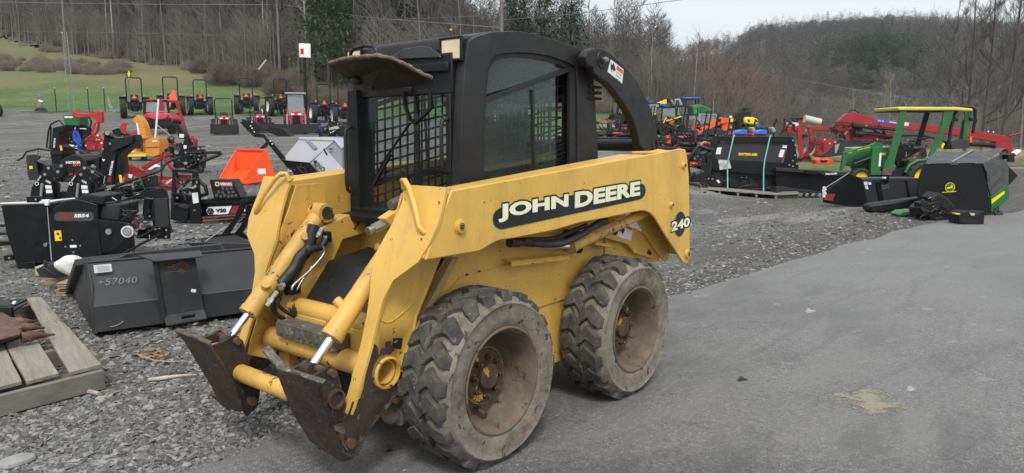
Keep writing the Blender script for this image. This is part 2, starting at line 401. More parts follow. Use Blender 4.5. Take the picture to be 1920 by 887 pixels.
tag(g.build('ground', M_grav, smooth=60), 'grey crushed stone yard rising gently towards the hillside', kind='structure')
# woodland floor
m, p, co, o = newmat('leaf litter')
c = mixc(m, rng(m, noi(m, co, .05, 6, .65), .35, .65), (.075, .064, .052), (.12, .102, .08)); c = mixc(m, rng(m, noi(m, co, 1.2, 6, .7), .4, .7, 0, .7), c, (.055, .047, .04))
lk(m, c, p.inputs['Base Color']); p.inputs['Roughness'].default_value = 1; M_leaf = m
V, F = polar(50, 1500, 110, R(-72), R(72), 260, .05, lambda x, y: reg(x, y) == 2)
g = MB(); g.add(*clean(V, F)); tag(g.build('woodland_floor', M_leaf, smooth=60), 'brown leaf litter under the bare woods', kind='structure')
m, p, co, o = newmat('spring grass')
c = mixc(m, rng(m, noi(m, co, .12, 5, .6), .38, .62), (.042, .105, .017), (.078, .145, .028))
str_ = rng(m, noi(m, co, .09, 4, .6, (1, 1, 9)), .48, .66, 0, .8)
dn = rng(m, noi(m, co, .055, 7, .72, (1, 1, 3)), .46, .56, 0, .8); c = mixc(m, dn, c, (.17, .15, .062))
c = mixc(m, rng(m, noi(m, co, 2.5, 7, .75), .45, .58, 0, .55), c, (.03, .062, .014))
sp_ = nd(m, 'SeparateXYZ'); lk(m, co, sp_.inputs[0]); hi_ = mth(m, 'MULTIPLY', rng(m, sp_.outputs[2], 4.5, 8.5, 0, 1), rng(m, noi(m, co, .05, 5, .7), .35, .6, .15, .85)); c = mixc(m, hi_, c, (.155, .135, .06))
lk(m, c, p.inputs['Base Color']); p.inputs['Roughness'].default_value = .95; bmp(m, p, noi(m, co, 9, 6, .7), .6, .05); M_gras = m
V, F = polar(20, 340, 280, R(-72), R(72), 560, .03, lambda x, y: reg(x, y) == 1)
g = MB(); g.add(*clean(V, F)); tag(g.build('grass_field', M_gras, smooth=60), 'mown green and straw coloured grass slope behind the tractors', kind='structure')
# asphalt: from a line near y = -1.05 outwards
m, p, co, o = newmat('asphalt')
vn = nd(m, 'TexVoronoi'); vn.inputs['Scale'].default_value = 130; lk(m, co, vn.inputs['Vector'])
a0 = mixc(m, rng(m, vn.outputs['Color'], .1, .95), (.060, .060, .060), (.165, .164, .160))
a0 = mixc(m, rng(m, noi(m, co, 55, 4, .8), .46, .56, 0, .55), a0, (.20, .198, .19)); a0 = mixc(m, rng(m, noi(m, co, 90, 4, .8), .50, .57, 0, .75), a0, (.028, .028, .028))
a0 = mixc(m, rng(m, noi(m, co, 26, 3, .7), .45, .53, 0, .38), a0, (.215, .21, .20)); a0 = mixc(m, rng(m, noi(m, co, 34, 3, .7), .48, .55, 0, .5), a0, (.045, .045, .045)); a0 = mixc(m, rng(m, noi(m, co, 60, 2, .7), .58, .61, 0, .7), a0, (.33, .32, .30))
a0 = mixc(m, rng(m, noi(m, co, 100, 2, .8), .60, .64, 0, .9), a0, (.36, .35, .33))
a0 = mixc(m, rng(m, noi(m, co, .7, 7, .68), .42, .58, .0, .5), a0, (.185, .184, .18))
a0 = mixc(m, rng(m, noi(m, co, .45, 6, .6), .40, .54, .62, 0), a0, (.052, .052, .053))
a0 = mixc(m, rng(m, noi(m, co, 2.2, 7, .75, (.5, 1.3, 1)), .49, .60, 0, .45), a0, (.20, .196, .185))
a0 = mixc(m, rng(m, noi(m, co, 1.4, 7, .7, (.4, 2., 1), 1.), .53, .62, 0, .4), a0, (.055, .055, .055))
ss = nd(m, 'SeparateXYZ'); lk(m, co, ss.inputs[0]); pale = rng(m, mth(m, 'ADD', ss.outputs[0], mth(m, 'MULTIPLY', noi(m, co, .8, 5), 3.)), 2.2, -5., 0, .6)
a0 = mixc(m, pale, a0, (.205, .205, .203))
a0 = mixc(m, rng(m, noi(m, co, 3.2, 6, .6), .66, .69, 0, .45), a0, (.30, .295, .28))
ev = nd(m, 'TexVoronoi'); ev.feature = 'DISTANCE_TO_EDGE'; ev.inputs['Scale'].default_value = .55; ds_ = nd(m, 'VectorMath'); ds_.operation = 'SCALE'; ds_.inputs['Scale'].default_value = 1.6; nw_ = nd(m, 'TexNoise'); nw_.inputs['Scale'].default_value = 1.3; nw_.inputs['Detail'].default_value = 6; lk(m, co, nw_.inputs['Vector']); lk(m, nw_.outputs['Color'], ds_.inputs[0]); ad_ = nd(m, 'VectorMath'); lk(m, co, ad_.inputs[0]); lk(m, ds_.outputs[0], ad_.inputs[1]); lk(m, ad_.outputs[0], ev.inputs['Vector'])
ck = mth(m, 'MULTIPLY', rng(m, ev.outputs['Distance'], .003, .010, 1, 0), rng(m, noi(m, co, .9, 3), .50, .60, 0, .22)); a0 = mixc(m, ck, a0, (.03, .03, .03))
lk(m, a0, p.inputs['Base Color']); p.inputs['Roughness'].default_value = .82
bmp(m, p, mth(m, 'ADD', mth(m, 'MULTIPLY', vn.outputs['Distance'], -.8), noi(m, co, 90, 5, .7)), .8, .006); M_asph = m
edge = []
x = 9.
EP = [(-60, 6.), (-30, 2.2), (-20, 1.0), (-14, .35), (-12, -.35), (-10, -.6), (-7, -.85), (-3.4, -1.04), (-1, -1.1), (.33, -1.08), (.9, -1.05), (2.5, -1.15), (9, -1.4)]
def edge_y(x): return seg(x, EP)+noise.noise(Vector((x*1.1, 5, 0)))*.09+noise.noise(Vector((x*5, 2, 0)))*.035+noise.noise(Vector((x*17, 2, 0)))*.016
g = MB(); xs = np.arange(-60, 9, .06); rows = [0, .12, .5, 2, 6, 14, 34]
for x in xs:
    e = edge_y(x)
    for k, q in enumerate(rows): g.v.append((x, e+q, H(x, e+q)+(.004 if k == 0 else .010)))
n = len(rows)
g.f = [(i*n+k, (i+1)*n+k, (i+1)*n+k+1, i*n+k+1) for i in range(len(xs)-1) for k in range(n-1)]
tag(g.build('asphalt', M_asph, smooth=60), 'weathered grey asphalt drive with a ragged edge', kind='structure')
# a second asphalt lane beyond the spreader and a pale gravel track up the yard
def stainm(name, col, op=.8, sc1=7):
    m, p, co, o = newmat(name); lk(m, mixc(m, rng(m, noi(m, co, 60, 5, .8), .35, .65), [x*.75 for x in col], [x*1.2 for x in col]), p.inputs['Base Color']); p.inputs['Roughness'].default_value = .9
    g_ = nd(m, 'TexCoord').outputs['Generated']; mp_ = nd(m, 'Mapping'); mp_.inputs['Location'].default_value = (-1, -1, 0); mp_.inputs['Scale'].default_value = (2, 2, 0); lk(m, g_, mp_.inputs[0])
    ln_ = nd(m, 'VectorMath'); ln_.operation = 'LENGTH'; lk(m, mp_.outputs[0], ln_.inputs[0])
    v_ = mth(m, 'ADD', ln_.outputs['Value'], mth(m, 'MULTIPLY', noi(m, co, sc1, 7, .75), 4.)); f_ = rng(m, v_, 2.35, 2.65, op, 0); lk(m, f_, p.inputs['Alpha']); return m
M_tan = stainm('dried mud stain', (.27, .25, .20), .9)
M_chalk = stainm('pale splash', (.36, .36, .34), .9, 12)
def blob(name, px, py, wpx, hpx, mat, label, cat, th=.002):
    c = G(px, py); a = G(px+wpx/2, py); b = G(px, py-hpx/2); ex = (a-c); ey = (b-c); ex.z = ey.z = 0
    s = rnd.random()*50
    P = []
    for i in range(40):
        t = 2*math.pi*i/40; k = 1+.35*noise.noise(Vector((math.cos(t)*1.3+s, math.sin(t)*1.3, 0)))+.18*noise.noise(Vector((math.cos(t)*4+s, math.sin(t)*4, 0)))
        q = ex*math.cos(t)*k+ey*math.sin(t)*k; P.append((q.x, q.y, 0))
    b = MB(); b.prism(P, (0, 0, th)); return tag(b.build(name, mat, smooth=0, loc=(c.x, c.y, .0105)), label, kind='structure')
blob('mud_stain', 1630, 760, 190, 54, M_tan, 'tan dried mud stain on the asphalt', 'stain')
blob('pale_spot', 1516, 585, 44, 10, M_chalk, 'white splash on the asphalt right of the rear wheel', 'stain', .0022)
blob('pale_spot', 1705, 732, 34, 12, M_chalk, 'white splash on the asphalt beyond the mud stain', 'stain', .0024)
blob('pale_spot', 1665, 640, 50, 14, stainm('faint stain', (.25, .25, .24), .6), 'faint grey patch on the asphalt', 'stain', .0018)
blob('oil_spot', 1388, 714, 34, 12, stainm('oil', (.035, .033, .03), .6, 16), 'dark oil spot on the asphalt near the rear tyre', 'stain', .0018)
blob('oil_spot', 728, 848, 30, 8, stainm('oil', (.035, .033, .03), .6, 16), 'dark oil spot on the asphalt near the loader arm', 'stain', .0019)
# ------------------------------------------------------------ loose stones (uncountable)
def stones(n, region, smin, smax, seed, name, cols, flatn=.45, label=''):
    rs = np.random.RandomState(seed); V = []; F = []; mi = []
    tmpl = np.array([(-1, -.7, -.5), (.6, -1, -.5), (1, .5, -.5), (-.4, 1, -.5), (-.75, -.5, .45), (.45, -.7, .5), (.75, .35, .5), (-.35, .65, .42)], float)
    fc = [(3, 2, 1, 0), (4, 5, 6, 7), (0, 1, 5, 4), (1, 2, 6, 5), (2, 3, 7, 6), (3, 0, 4, 7)]
    k = 0
    while k < n:
        q = region(rs)
        if q is None: continue
        x, y, z, f = q
        s = (smin+(smax-smin)*rs.rand()**3.2)*f
        P = tmpl*(1+rs.uniform(-.35, .35, tmpl.shape)); P *= np.array([s*rs.uniform(.7, 1.3), s*rs.uniform(.55, 1), s*flatn*rs.uniform(.5, 1.2)])
        M = np.array(Matrix.Rotation(rs.rand()*6.28, 3, 'Z') @ Matrix.Rotation(rs.normal()*.35, 3, 'X') @ Matrix.Rotation(rs.normal()*.35, 3, 'Y'))
        P = P@M.T+np.array([x, y, z+s*flatn*.18]); b = len(V); V += P.tolist(); F += [tuple(i+b for i in f_) for f_ in fc]; mi += [rs.randint(len(cols))]*6; k += 1
    me = bpy.data.meshes.new(name); me.from_pydata(V, [], F)
    for c in cols: me.materials.append(c)
    me.polygons.foreach_set('material_index', mi); me.update()
    o = bpy.data.objects.new(name, me); COL.objects.link(o); return tag(o, label, kind='stuff')
def rockm(i, c): return paint('crushed stone '+str(i), c, .85, var=.2, vs=60, bump=(120, .4))
cols = [rockm(i, c) for i, c in enumerate([(.118, .117, .112), (.155, .154, .150), (.085, .083, .078), (.20, .20, .195), (.11, .102, .090), (.27, .265, .25)])]
def near_reg(rs):
    py = 887-((rs.rand()**1.5)*437); px = rs.uniform(-40, 1000)
    p = TZ(px, py+10, 0)
    if p.y > edge_y(p.x)-.0+abs(rs.normal())*.06: return None
    if (p-C0).length > 11: return None
    if noise.noise(Vector((p.x*.7, p.y*.7, 9))) > .25 and rs.rand() > .35: return None
    f = 1 if (p-C0).length < 5 else 1.25
    return p.x, p.y, 0., f
stones(44000, near_reg, .0045, .026, 3, 'gravel_stones', cols, label='loose grey crushed stone in the yard around the pallets and bucket')
def right_reg(rs):
    px = rs.uniform(1235, 1760); py = rs.uniform(395, 570); p = TZ(px, py, 0)
    if p.y > edge_y(p.x)+abs(rs.normal())*.04: return None
    return p.x, p.y, 0., 1.
stones(6000, right_reg, .007, .030, 5, 'gravel_stones', cols, label='loose grey crushed stone beyond the asphalt edge behind the rear wheel')
def asp_reg(rs):
    px = rs.uniform(200, 1920); py = rs.uniform(430, 887); p = TZ(px, py, 0)
    if p.y < edge_y(p.x)-.05: return None
    if rs.rand() > math.exp(-(p.y-edge_y(p.x))*1.6)+.03: return None
    return p.x, p.y, .008, .8
def asp2(rs):
    py = 887-rs.rand()**1.3*360; px = rs.uniform(150, 1940); p = TZ(px, py, 0)
    if p.y < edge_y(p.x)+.02: return None
    return p.x, p.y, .0075, 1.
stones(16000, asp2, .0022, .0062, 8, 'asphalt_aggregate', cols, .6, label='coarse aggregate standing out of the worn asphalt')
def mid_reg(rs):
    px = rs.uniform(-30, 700) if rs.rand() < .75 else rs.uniform(1230, 1720); py = rs.uniform(262, 470); p = G(px, py)
    if reg(p.x, p.y) or p.y > edge_y(p.x) or (p-C0).length > 34: return None
    return p.x, p.y, p.z, 1.+(p-C0).length*.035
stones(9000, mid_reg, .012, .034, 9, 'gravel_stones', cols, label='loose grey stone farther back in the yard')
stones(900, asp_reg, .003, .012, 6, 'asphalt_grit', cols, label='scattered grit and pebbles lying on the asphalt')
# ------------------------------------------------------------ trees
M_bark = paint('grey bark', (.165, .152, .135), .9, var=.3, vs=1.2, bump=(12, .6, .03))
M_bark2 = paint('pale bark', (.36, .34, .30), .9, var=.3, vs=1.2, bump=(12, .6, .03))
M_bark3 = paint('dark bark', (.085, .073, .062), .9, var=.3, vs=1.2)
M_twig = paint('brown twigs', (.094, .088, .082), .95, var=.3, vs=.3)
M_twig2 = paint('red budding twigs', (.16, .105, .088), .95, var=.3, vs=.3)
M_twig3 = paint('pale dry twigs', (.27, .235, .185), .95, var=.3, vs=.4)
M_pine = paint('pine needles', (.045, .090, .038), .9, var=.4, vs=.5)
M_pine2 = paint('light pine needles', (.062, .115, .045), .9, var=.4, vs=.5)
def sliver(b, a, c, w):       # thin three sided spike
    a = Vector(a); c = Vector(c); e, f, _ = basis(c-a); k = len(b.v)
    b.v += [tuple(a+e*w), tuple(a-e*w*.5+f*w*.86), tuple(a-e*w*.5-f*w*.86), tuple(c)]
    b.f += [(k, k+1, k+3), (k+1, k+2, k+3), (k+2, k, k+3)]
def bare_tree(seed, h=17., spread=.22, twigs=2, first=.35, nb=16):
    r = random.Random(seed); T_ = MB(); C_ = MB(); top = Vector((r.uniform(-.6, .6), r.uniform(-.6, .6), h))
    pts = []; n = 8; ph = r.random()*6
    for i in range(n+1):
        t = i/n; pts.append(Vector((top.x*t+.25*math.sin(t*4+ph)*t, top.y*t+.22*math.cos(t*5+ph)*t, h*t)))
    rad = [.135*(h/17)*(1-.93*(i/n))**.9+.012 for i in range(n+1)]
    T_.tube(pts, rad, 6)
    def at(t): i = min(n-1, int(t*n)); return pts[i].lerp(pts[i+1], t*n-i)
    def grow(o, d, ln, w, lv):
        k = 3 if lv == 0 else 2; p = Vector(o); q = d.copy()
        for s in range(k):
            q = (q+Vector((r.uniform(-.2, .2), r.uniform(-.2, .2), r.uniform(0, .22)))).normalized(); e = p+q*ln/k
            w2 = w*(1-(s+1)/k*.65)
            if lv == 0: C_.cyl(p, e, w*(1-s/k*.65), w2, n=4, caps=False)
            else: sliver(C_, p, e+(e-p)*.3, w*.8)
            if lv < twigs:
                for _ in range(r.randint(2, 3) if lv else r.randint(2, 4)):
                    t = r.random(); dd = (q+Vector((r.uniform(-1, 1), r.uniform(-1, 1), r.uniform(-.25, .75)))*.75).normalized()
                    grow(p.lerp(e, t), dd, ln*r.uniform(.35, .6), max(.014, w*.45), lv+1)
            p = e
    for i in range(nb):
        t = first+(1-first)*(i+r.random())/nb; a = r.random()*6.28; el = r.uniform(.35, 1.1)
        d = Vector((math.cos(a), math.sin(a), el)).normalized(); grow(at(t), d, h*spread*(1.25-t)*r.uniform(.8, 1.3), .06*(1.15-t)*(h/17), 0)
    return T_, C_
def pine(seed, h=16, wd=3.2, n=900, base=.12):
    r = random.Random(seed); T_ = MB(); C_ = MB(); T_.tube([(0, 0, 0), (0, 0, h*.5), (.05, 0, h)], [.2, .13, .02], 6)
    wh = int(h*1.5)
    for i in range(wh):
        z = h*(base+(1-base)*(i+r.random()*1.3)/(wh+1)); k = 1-(z/h-base)/(1-base); rr = wd*(k**.62+.04)*r.uniform(.55, 1.2); a0 = r.random()*6
        for j in range(r.randint(4, 6)):
            a = a0+j*6.28/5+r.uniform(-.3, .3); e = Vector((math.cos(a)*rr, math.sin(a)*rr, rr*r.uniform(-.15, .45)))
            for q in range(int(n/wh/5)+1):
                t = r.uniform(.15, 1)**.7; c = Vector((0, 0, z))+e*t+Vector((r.gauss(0, .22), r.gauss(0, .22), r.gauss(0, .26)))*rr**.5
                s = r.uniform(.22, .5); d = Vector((r.gauss(0, 1), r.gauss(0, 1), r.gauss(0, .5))).normalized(); e2 = basis(d)[0]; kk = len(C_.v)
                C_.v += [tuple(c-d*s*.6+e2*s*.2), tuple(c+d*s*.7), tuple(c-d*s*.5-e2*s*.3)]; C_.f.append((kk, kk+1, kk+2))
    return T_, C_
def tree_thing(kind, TC, mt, mc, label, cat, loc, rz, sc_, group=None):
    t = thing(kind, label, cat, loc, rz, group, sc_)
    TC[0].build('trunk', mt, t, smooth=60); TC[1].build('crown', mc, t, smooth=0); return t
protos = []
for i in range(8):
    tc_ = bare_tree(100+i, h=[17, 19, 15, 18, 16, 20, 14, 17][i], twigs=2, first=[.3, .4, .25, .45, .35, .5, .2, .38][i], nb=[16, 15, 18, 13, 16, 12, 18, 15][i])
    protos.append(tc_)
for i in range(4): protos.append(bare_tree(300+i, h=19, twigs=3, first=.16, nb=15, spread=.26))
troots = {}
WALL = 'bare trees along the wooded hillside edge'
def place_bare(i, col, loc, rz, s, label, group):
    key = (i, col)
    mt, mc = [(M_bark, M_twig), (M_bark2, M_twig), (M_bark3, M_twig), (M_bark, M_twig2), (M_bark2, M_twig3)][col]
    if key not in troots:
        troots[key] = tree_thing('bare_tree', protos[i], mt, mc, label, 'tree', loc, rz, s, group)
    else: dup(troots[key], loc, rz, label, group, s)
rt = random.Random(5)
BL = ['leafless grey-barked tree', 'leafless pale-barked tree', 'leafless dark-barked tree', 'leafless tree with reddish buds', 'leafless tree with straw coloured twigs']
ZN = [(130, 'in the woods left of the lattice mast'), (260, 'in the woods right of the lattice mast'), (390, 'in the woods above the first blue tractors'), (530, 'in the woods left of the crossarm pole'), (640, 'in the woods above the white box sign'), (870, 'in the woods behind the cab visor'), (1110, 'behind the cab roof'), (1300, 'in the woods above the black arch'), (1440, 'in the thicket above the yellow roller'), (1600, 'in the thicket above the red boom'), (1760, 'in the thicket above the yellow tractor roof'), (9999, 'in the thicket at the far right')]
cnt = 0
while cnt < 190:
    px = rt.uniform(-60, 1990); t = (px-960)/1388.6; e = forest_edge(t)
    d = e+2+abs(rt.gauss(0, 1))*22
    if 640 < px < 860 and rt.random() < .4: continue
    P = AT(px, d)
    col = rt.choices([0, 1, 2, 3, 4], [5, 3, 3, (3 if px > 1150 else .3), (1 if px > 1150 else .5)])[0]
    s = rt.uniform(.7, 1.15)*seg(px, [(800, 1.), (880, .5), (1120, .42), (1250, .34), (1700, .36), (1850, .55), (2000, .6)])
    zi = [k for k, q in enumerate(ZN) if px < q[0]][0]; lb = BL[col]+' '+ZN[zi][1]
    place_bare(rt.randrange(8), col, P-Vector((0, 0, .1)), rt.random()*6.28, s, lb, 'trees, '+lb); cnt += 1
# tall trees standing on their own on the right and beside the arch
TALL = [(1810, 46, .62, 2, 8, 'tall leafless tree with a forked top behind the green tractor'), (1880, 43, .66, 2, 9, 'tall leafless dark tree at the right edge of the picture'), (1842, 52, .66, 2, 10, 'tall leafless tree just right of the forked one behind the green tractor'),
        (1915, 50, .66, 0, 11, 'leafless tree cut by the right edge behind the red header arm'), (1775, 56, .60, 0, 9, 'slim leafless tree left of the forked tall tree'),
        (1665, 50, .30, 4, 10, 'small pale leafless tree standing out above the red windrower boom'), (1148, 74, .62, 0, 10, 'broad leafless tree with a fan of branches above the black arch'), (1195, 82, .58, 0, 8, 'rounded leafless tree right of the fan shaped one'),
        (1232, 90, .52, 0, 11, 'smaller leafless tree at the low end of the skyline row'), (1105, 92, .6, 2, 9, 'leafless tree between the pine and the fan shaped tree')]
for px, d, s, col, i, lb in TALL: place_bare(i, col, AT(px, d), rt.random()*6.28, s, lb, None)
# individual pines
pt = [pine(7, 17, 4.2, 5600, .1), pine(8, 15, 3.9, 4600, .06)]
PIN = [(1068, 66, .66, 0, M_pine, 'round-topped dark pine rising above the cab roof'), (1020, 70, .66, 1, M_pine2, 'lighter green pine left of the dark round-topped one'), (975, 72, .68, 0, M_pine, 'dark pine just right of the wooden pole above the cab'),
       (655, 84, 1.15, 1, M_pine2, 'tall green pine behind the cab visor'), (620, 72, .95, 0, M_pine, 'dark pine left of the tall green one behind the visor'), (760, 82, .9, 0, M_pine, 'dark pine behind the front of the cab roof'), (805, 130, 1.0, 1, M_pine, 'far pine on the skyline above the cab roof'),
       (1395, 62, .26, 1, M_pine2, 'small yellow-green conifer in the thicket above the yellow roller'), (955, 130, .9, 0, M_pine, 'distant pine left of the wooden pole')]
for px, d, s, i, mm, lb in PIN: tree_thing('pine_tree', pt[i], M_bark3, mm, lb, 'tree', AT(px, d), rt.random()*6, s)
# merged woods (uncountable)
def merged(name, parts, n, pick, mat, label, seed):
    rs = random.Random(seed); Vs = []; Fs = []; off = 0; k = 0
    arr = [(np.array(b.v), b.f) for b in parts]
    arr = [(v, np.array([f if len(f) == 4 else tuple(f)+(f[-1],) for f in fs if len(f) <= 4])) for v, fs in arr]
    while k < n:
        q = pick(rs)
        if q is None: continue
        P, s, sz = q; v, f = arr[rs.randrange(len(arr))]; a = rs.random()*6.28; c, s_ = math.cos(a), math.sin(a)
        w_ = v*np.array([s, s, s*sz]); w_ = np.stack([w_[:, 0]*c-w_[:, 1]*s_+P[0], w_[:, 0]*s_+w_[:, 1]*c+P[1], w_[:, 2]+P[2]], 1)
        Vs.append(w_); Fs.append(f+off); off += len(v); k += 1
    V = np.concatenate(Vs); F = np.concatenate(Fs)
    tri = F[:, 2] == F[:, 3]
    me = bpy.data.meshes.new(name); me.vertices.add(len(V)); me.vertices.foreach_set('co', V.ravel())
    ls = np.where(tri, 3, 4); st = np.concatenate([[0], np.cumsum(ls)[:-1]]); me.loops.add(int(ls.sum())); me.polygons.add(len(F))
    mask = np.ones(F.shape, bool); mask[tri, 3] = False; me.loops.foreach_set('vertex_index', F[mask].astype(np.int32)); me.polygons.foreach_set('loop_start', st.astype(np.int32))
    me.update(calc_edges=True); me.validate(); me.materials.append(mat)
    o = bpy.data.objects.new(name, me); COL.objects.link(o); return tag(o, label, kind='stuff')
def fuzz(seed, h, rw, n, z0=.35, tw=.05, trunk=True):     # coarse far tree: trunk, limbs and many twig slivers
    r = random.Random(seed); b = MB()
    if trunk: b.cyl((0, 0, 0), (r.uniform(-.4, .4), 0, h*.9), .16, .03, n=4, caps=False)
    for i in range(n):
        t = r.random(); z = h*(z0+(1-z0)*t); k = rw*math.sin(math.pi*min(1, .15+.85*t))**.6*(.4+.6*r.random()); a = r.random()*6.28
        c = Vector((math.cos(a)*k*r.random()**.5, math.sin(a)*k*r.random()**.5, z)); d = Vector((math.cos(a)*.7, math.sin(a)*.7, r.uniform(.2, 1.1))).normalized()
        sliver(b, c, c+d*r.uniform(.9, 2.2), tw*r.uniform(.6, 1.3))
    return b
fz = [fuzz(i, 16, 2.6, 190, .25, .05) for i in range(6)]
def pk_left(rs):
    px = rs.uniform(-150, 1250); t = (px-960)/1388.6; e = forest_edge(t)+10; d = e+rs.random()**1.5*160
    return AT(px, d), rs.uniform(.75, 1.2)*seg(px, [(780, 1.), (880, .55), (1250, .45)]), rs.uniform(.9, 1.15)
merged('bare_woodland', fz, 1700, pk_left, M_twig, 'dense leafless woods covering the hillside', 21)
def pk_side(rs):
    sd_ = -1 if rs.random() < .6 else 1; a_ = R(rs.uniform(38, 70)); t = math.tan(a_)*sd_; d = forest_edge(t)+rs.random()*60; d_ = d*(1 if a_ < R(52) else .8)
    p = Vector((C0.x, C0.y))+FH*d_+RH*(d_*t); return Vector((p.x, p.y, H(p.x, p.y))), rs.uniform(.6, 1.1), 1
merged('bare_woodland', fz, 420, pk_side, M_twig, 'leafless woods continuing beyond both sides of the picture', 33)
fz2 = [fuzz(20+i, 12, 3.2, 130, .3, .10) for i in range(5)]
def pk_hill(rs):
    px = rs.uniform(1000, 2060); t = (px-960)/1388.6; d = 85+rs.random()**.75*400
    if d < forest_edge(t)+12: return None
    return AT(px, d), rs.uniform(.6, .95)*(.5 if d < 200 else .9), 1
merged('hill_woodland', fz2, 3000, pk_hill, paint('far twigs', (.082, .074, .068), 1, var=.35, vs=.02), 'leafless grey-brown woods on the far hill', 22)
def pk_pine(rs):
    q = rs.random()
    if q < .45: px = rs.uniform(1280, 1960); d = rs.uniform(415, 480)
    elif q < .75: px = rs.gauss(1640, 60); d = rs.uniform(230, 300)
    else: px = rs.uniform(1280, 1960); d = rs.uniform(160, 470)
    return AT(px, d), rs.uniform(.55, 1.0), 1
merged('hill_pines', [pine(30, 15, 3.6, 420, .05)[1], pine(31, 14, 4.2, 420, .05)[1]], 1300, pk_pine, paint('far pine needles', (.030, .062, .030), 1, var=.4, vs=.03), 'dark pines along the ridge and slope of the far hill', 23)
def pk_pl(rs):
    px = rs.uniform(600, 900); d = rs.uniform(100, 230)
    if noise.noise(Vector((px*.02, d*.03, 0))) < .12: return None
    return AT(px, d), rs.uniform(.7, 1.0), 1
merged('hillside_pines', [pine(33, 15, 3.2, 420, .05)[1]], 34, pk_pl, M_pine, 'scattered pines in the woods behind the cab', 24)
# brush: rounded leafless bushes at the wood edge
def bushm(seed, w, h, n, tw=.02):
    r = random.Random(seed); b = MB()
    for i in range(n):
        a = r.random()*6.28; q = r.random()**.5; x, y = math.cos(a)*q*w*.35, math.sin(a)*q*w*.35
        el = Vector((math.cos(a)*q*w*.5, math.sin(a)*q*w*.5, h*math.sqrt(max(.05, 1-q*q))*r.uniform(.6, 1.05))); c = Vector((x, y, 0)).lerp(el, .3*r.random())
        sliver(b, c, el, tw); m_ = c.lerp(el, r.uniform(.3, .8))
        for _ in range(3): sliver(b, m_, m_+Vector((r.gauss(0, .3), r.gauss(0, .3), r.uniform(.1, .6)))*h*.35, tw*.7)
    return b
bm_ = [bushm(i, 5, 3.2, 900) for i in range(3)]
BUSH = [(395, 92, .8, 'rounded pale bush at the left end of the thicket'), (440, 80, 1.0, 'large rounded brown bush at the foot of the woods'), (500, 78, .9, 'brown bush between the big bush and the leaning pole'), (545, 72, .9, 'brown bush below the utility pole'), (598, 64, .8, 'brown bush behind the white sign'), (630, 60, .7, 'brown bush beside the cab visor')]
M_bush = paint('bush twigs', (.13, .11, .088), .95, var=.25, vs=.6)
for i, (px, d, s, lb) in enumerate(BUSH):
    tag(bm_[i % 3].build('bush', M_bush, smooth=0, loc=AT(px, d)), lb, 'bush', 'leafless bushes at the foot of the woods').scale = (s*1.25, s*1.25, s)
def pk_br(rs):
    if rs.random() < .30: px = rs.uniform(5, 250); d = rs.uniform(94, 110)-px*.03; s = rs.uniform(.15, .62)**1.2
    else: px = rs.uniform(-40, 1990); t = (px-960)/1388.6; d = forest_edge(t)+rs.uniform(-2, 12); s = rs.uniform(.35, .8)
    return AT(px, d), s, rs.uniform(.7, 1)
merged('brush', [bushm(40+i, 4, 3, 160, .03) for i in range(4)], 420, pk_br, paint('dry brush', (.15, .125, .10), .95, var=.35, vs=.15), 'tangled dry brush along the edge of the woods', 25)
sp3 = [fuzz(60+i, 6, 1.3, 80, .15, .022) for i in range(5)]
def pk_sap(rs):
    px = rs.uniform(-60, 1990); t = (px-960)/1388.6; return AT(px, forest_edge(t)+rs.uniform(0, 16)), rs.uniform(.5, 1.2)*(1 if px < 860 else .7), 1
merged('saplings', sp3, 1300, pk_sap, paint('sapling twigs', (.13, .118, .102), .95, var=.4, vs=.1), 'thin leafless saplings along the edge of the woods', 28)
merged('bud_trees', sp3, 30, lambda rs: (AT(rs.gauss(1385, 45), rs.uniform(66, 84)), rs.uniform(.9, 1.4), 1), M_twig2, 'thicket with reddish buds above the yellow roller', 29)
def tuft(seed):
    r = random.Random(seed); b = MB()
    for i in range(60):
        a = r.random()*6.28; q = r.random()*.5; c = Vector((math.cos(a)*q, math.sin(a)*q, 0)); sliver(b, c, c+Vector((r.gauss(0, .15), r.gauss(0, .15), r.uniform(.5, 1.1))), .012)
    return b
def pk_reed(rs):
    px = rs.uniform(1220, 1990); t = (px-960)/1388.6; return AT(px, rs.uniform(42, 62)), rs.uniform(.35, .8), 1
merged('dry_reeds', [tuft(i) for i in range(3)], 900, pk_reed, paint('straw', (.36, .28, .16), .9, var=.3, vs=.4), 'dry straw coloured reeds behind the red machinery', 26)
# ================================================================ SKID STEER LOADER
YM = -.70
SK = thing('skid_steer_loader', 'big weathered yellow and black skid steer loader without a bucket, parked across the asphalt edge', 'skid steer', (-.54, YM, 0))
def K(b, name, mat, parent=SK, **k): return b.build(name, mat, parent, ws=True, **k)
def Z(sx, ox, oy, pts): return [(ox+a/sx, oy+b/sx) for a, b in pts]
def pl(pts, y): return [T(a, b, y) for a, b in pts]
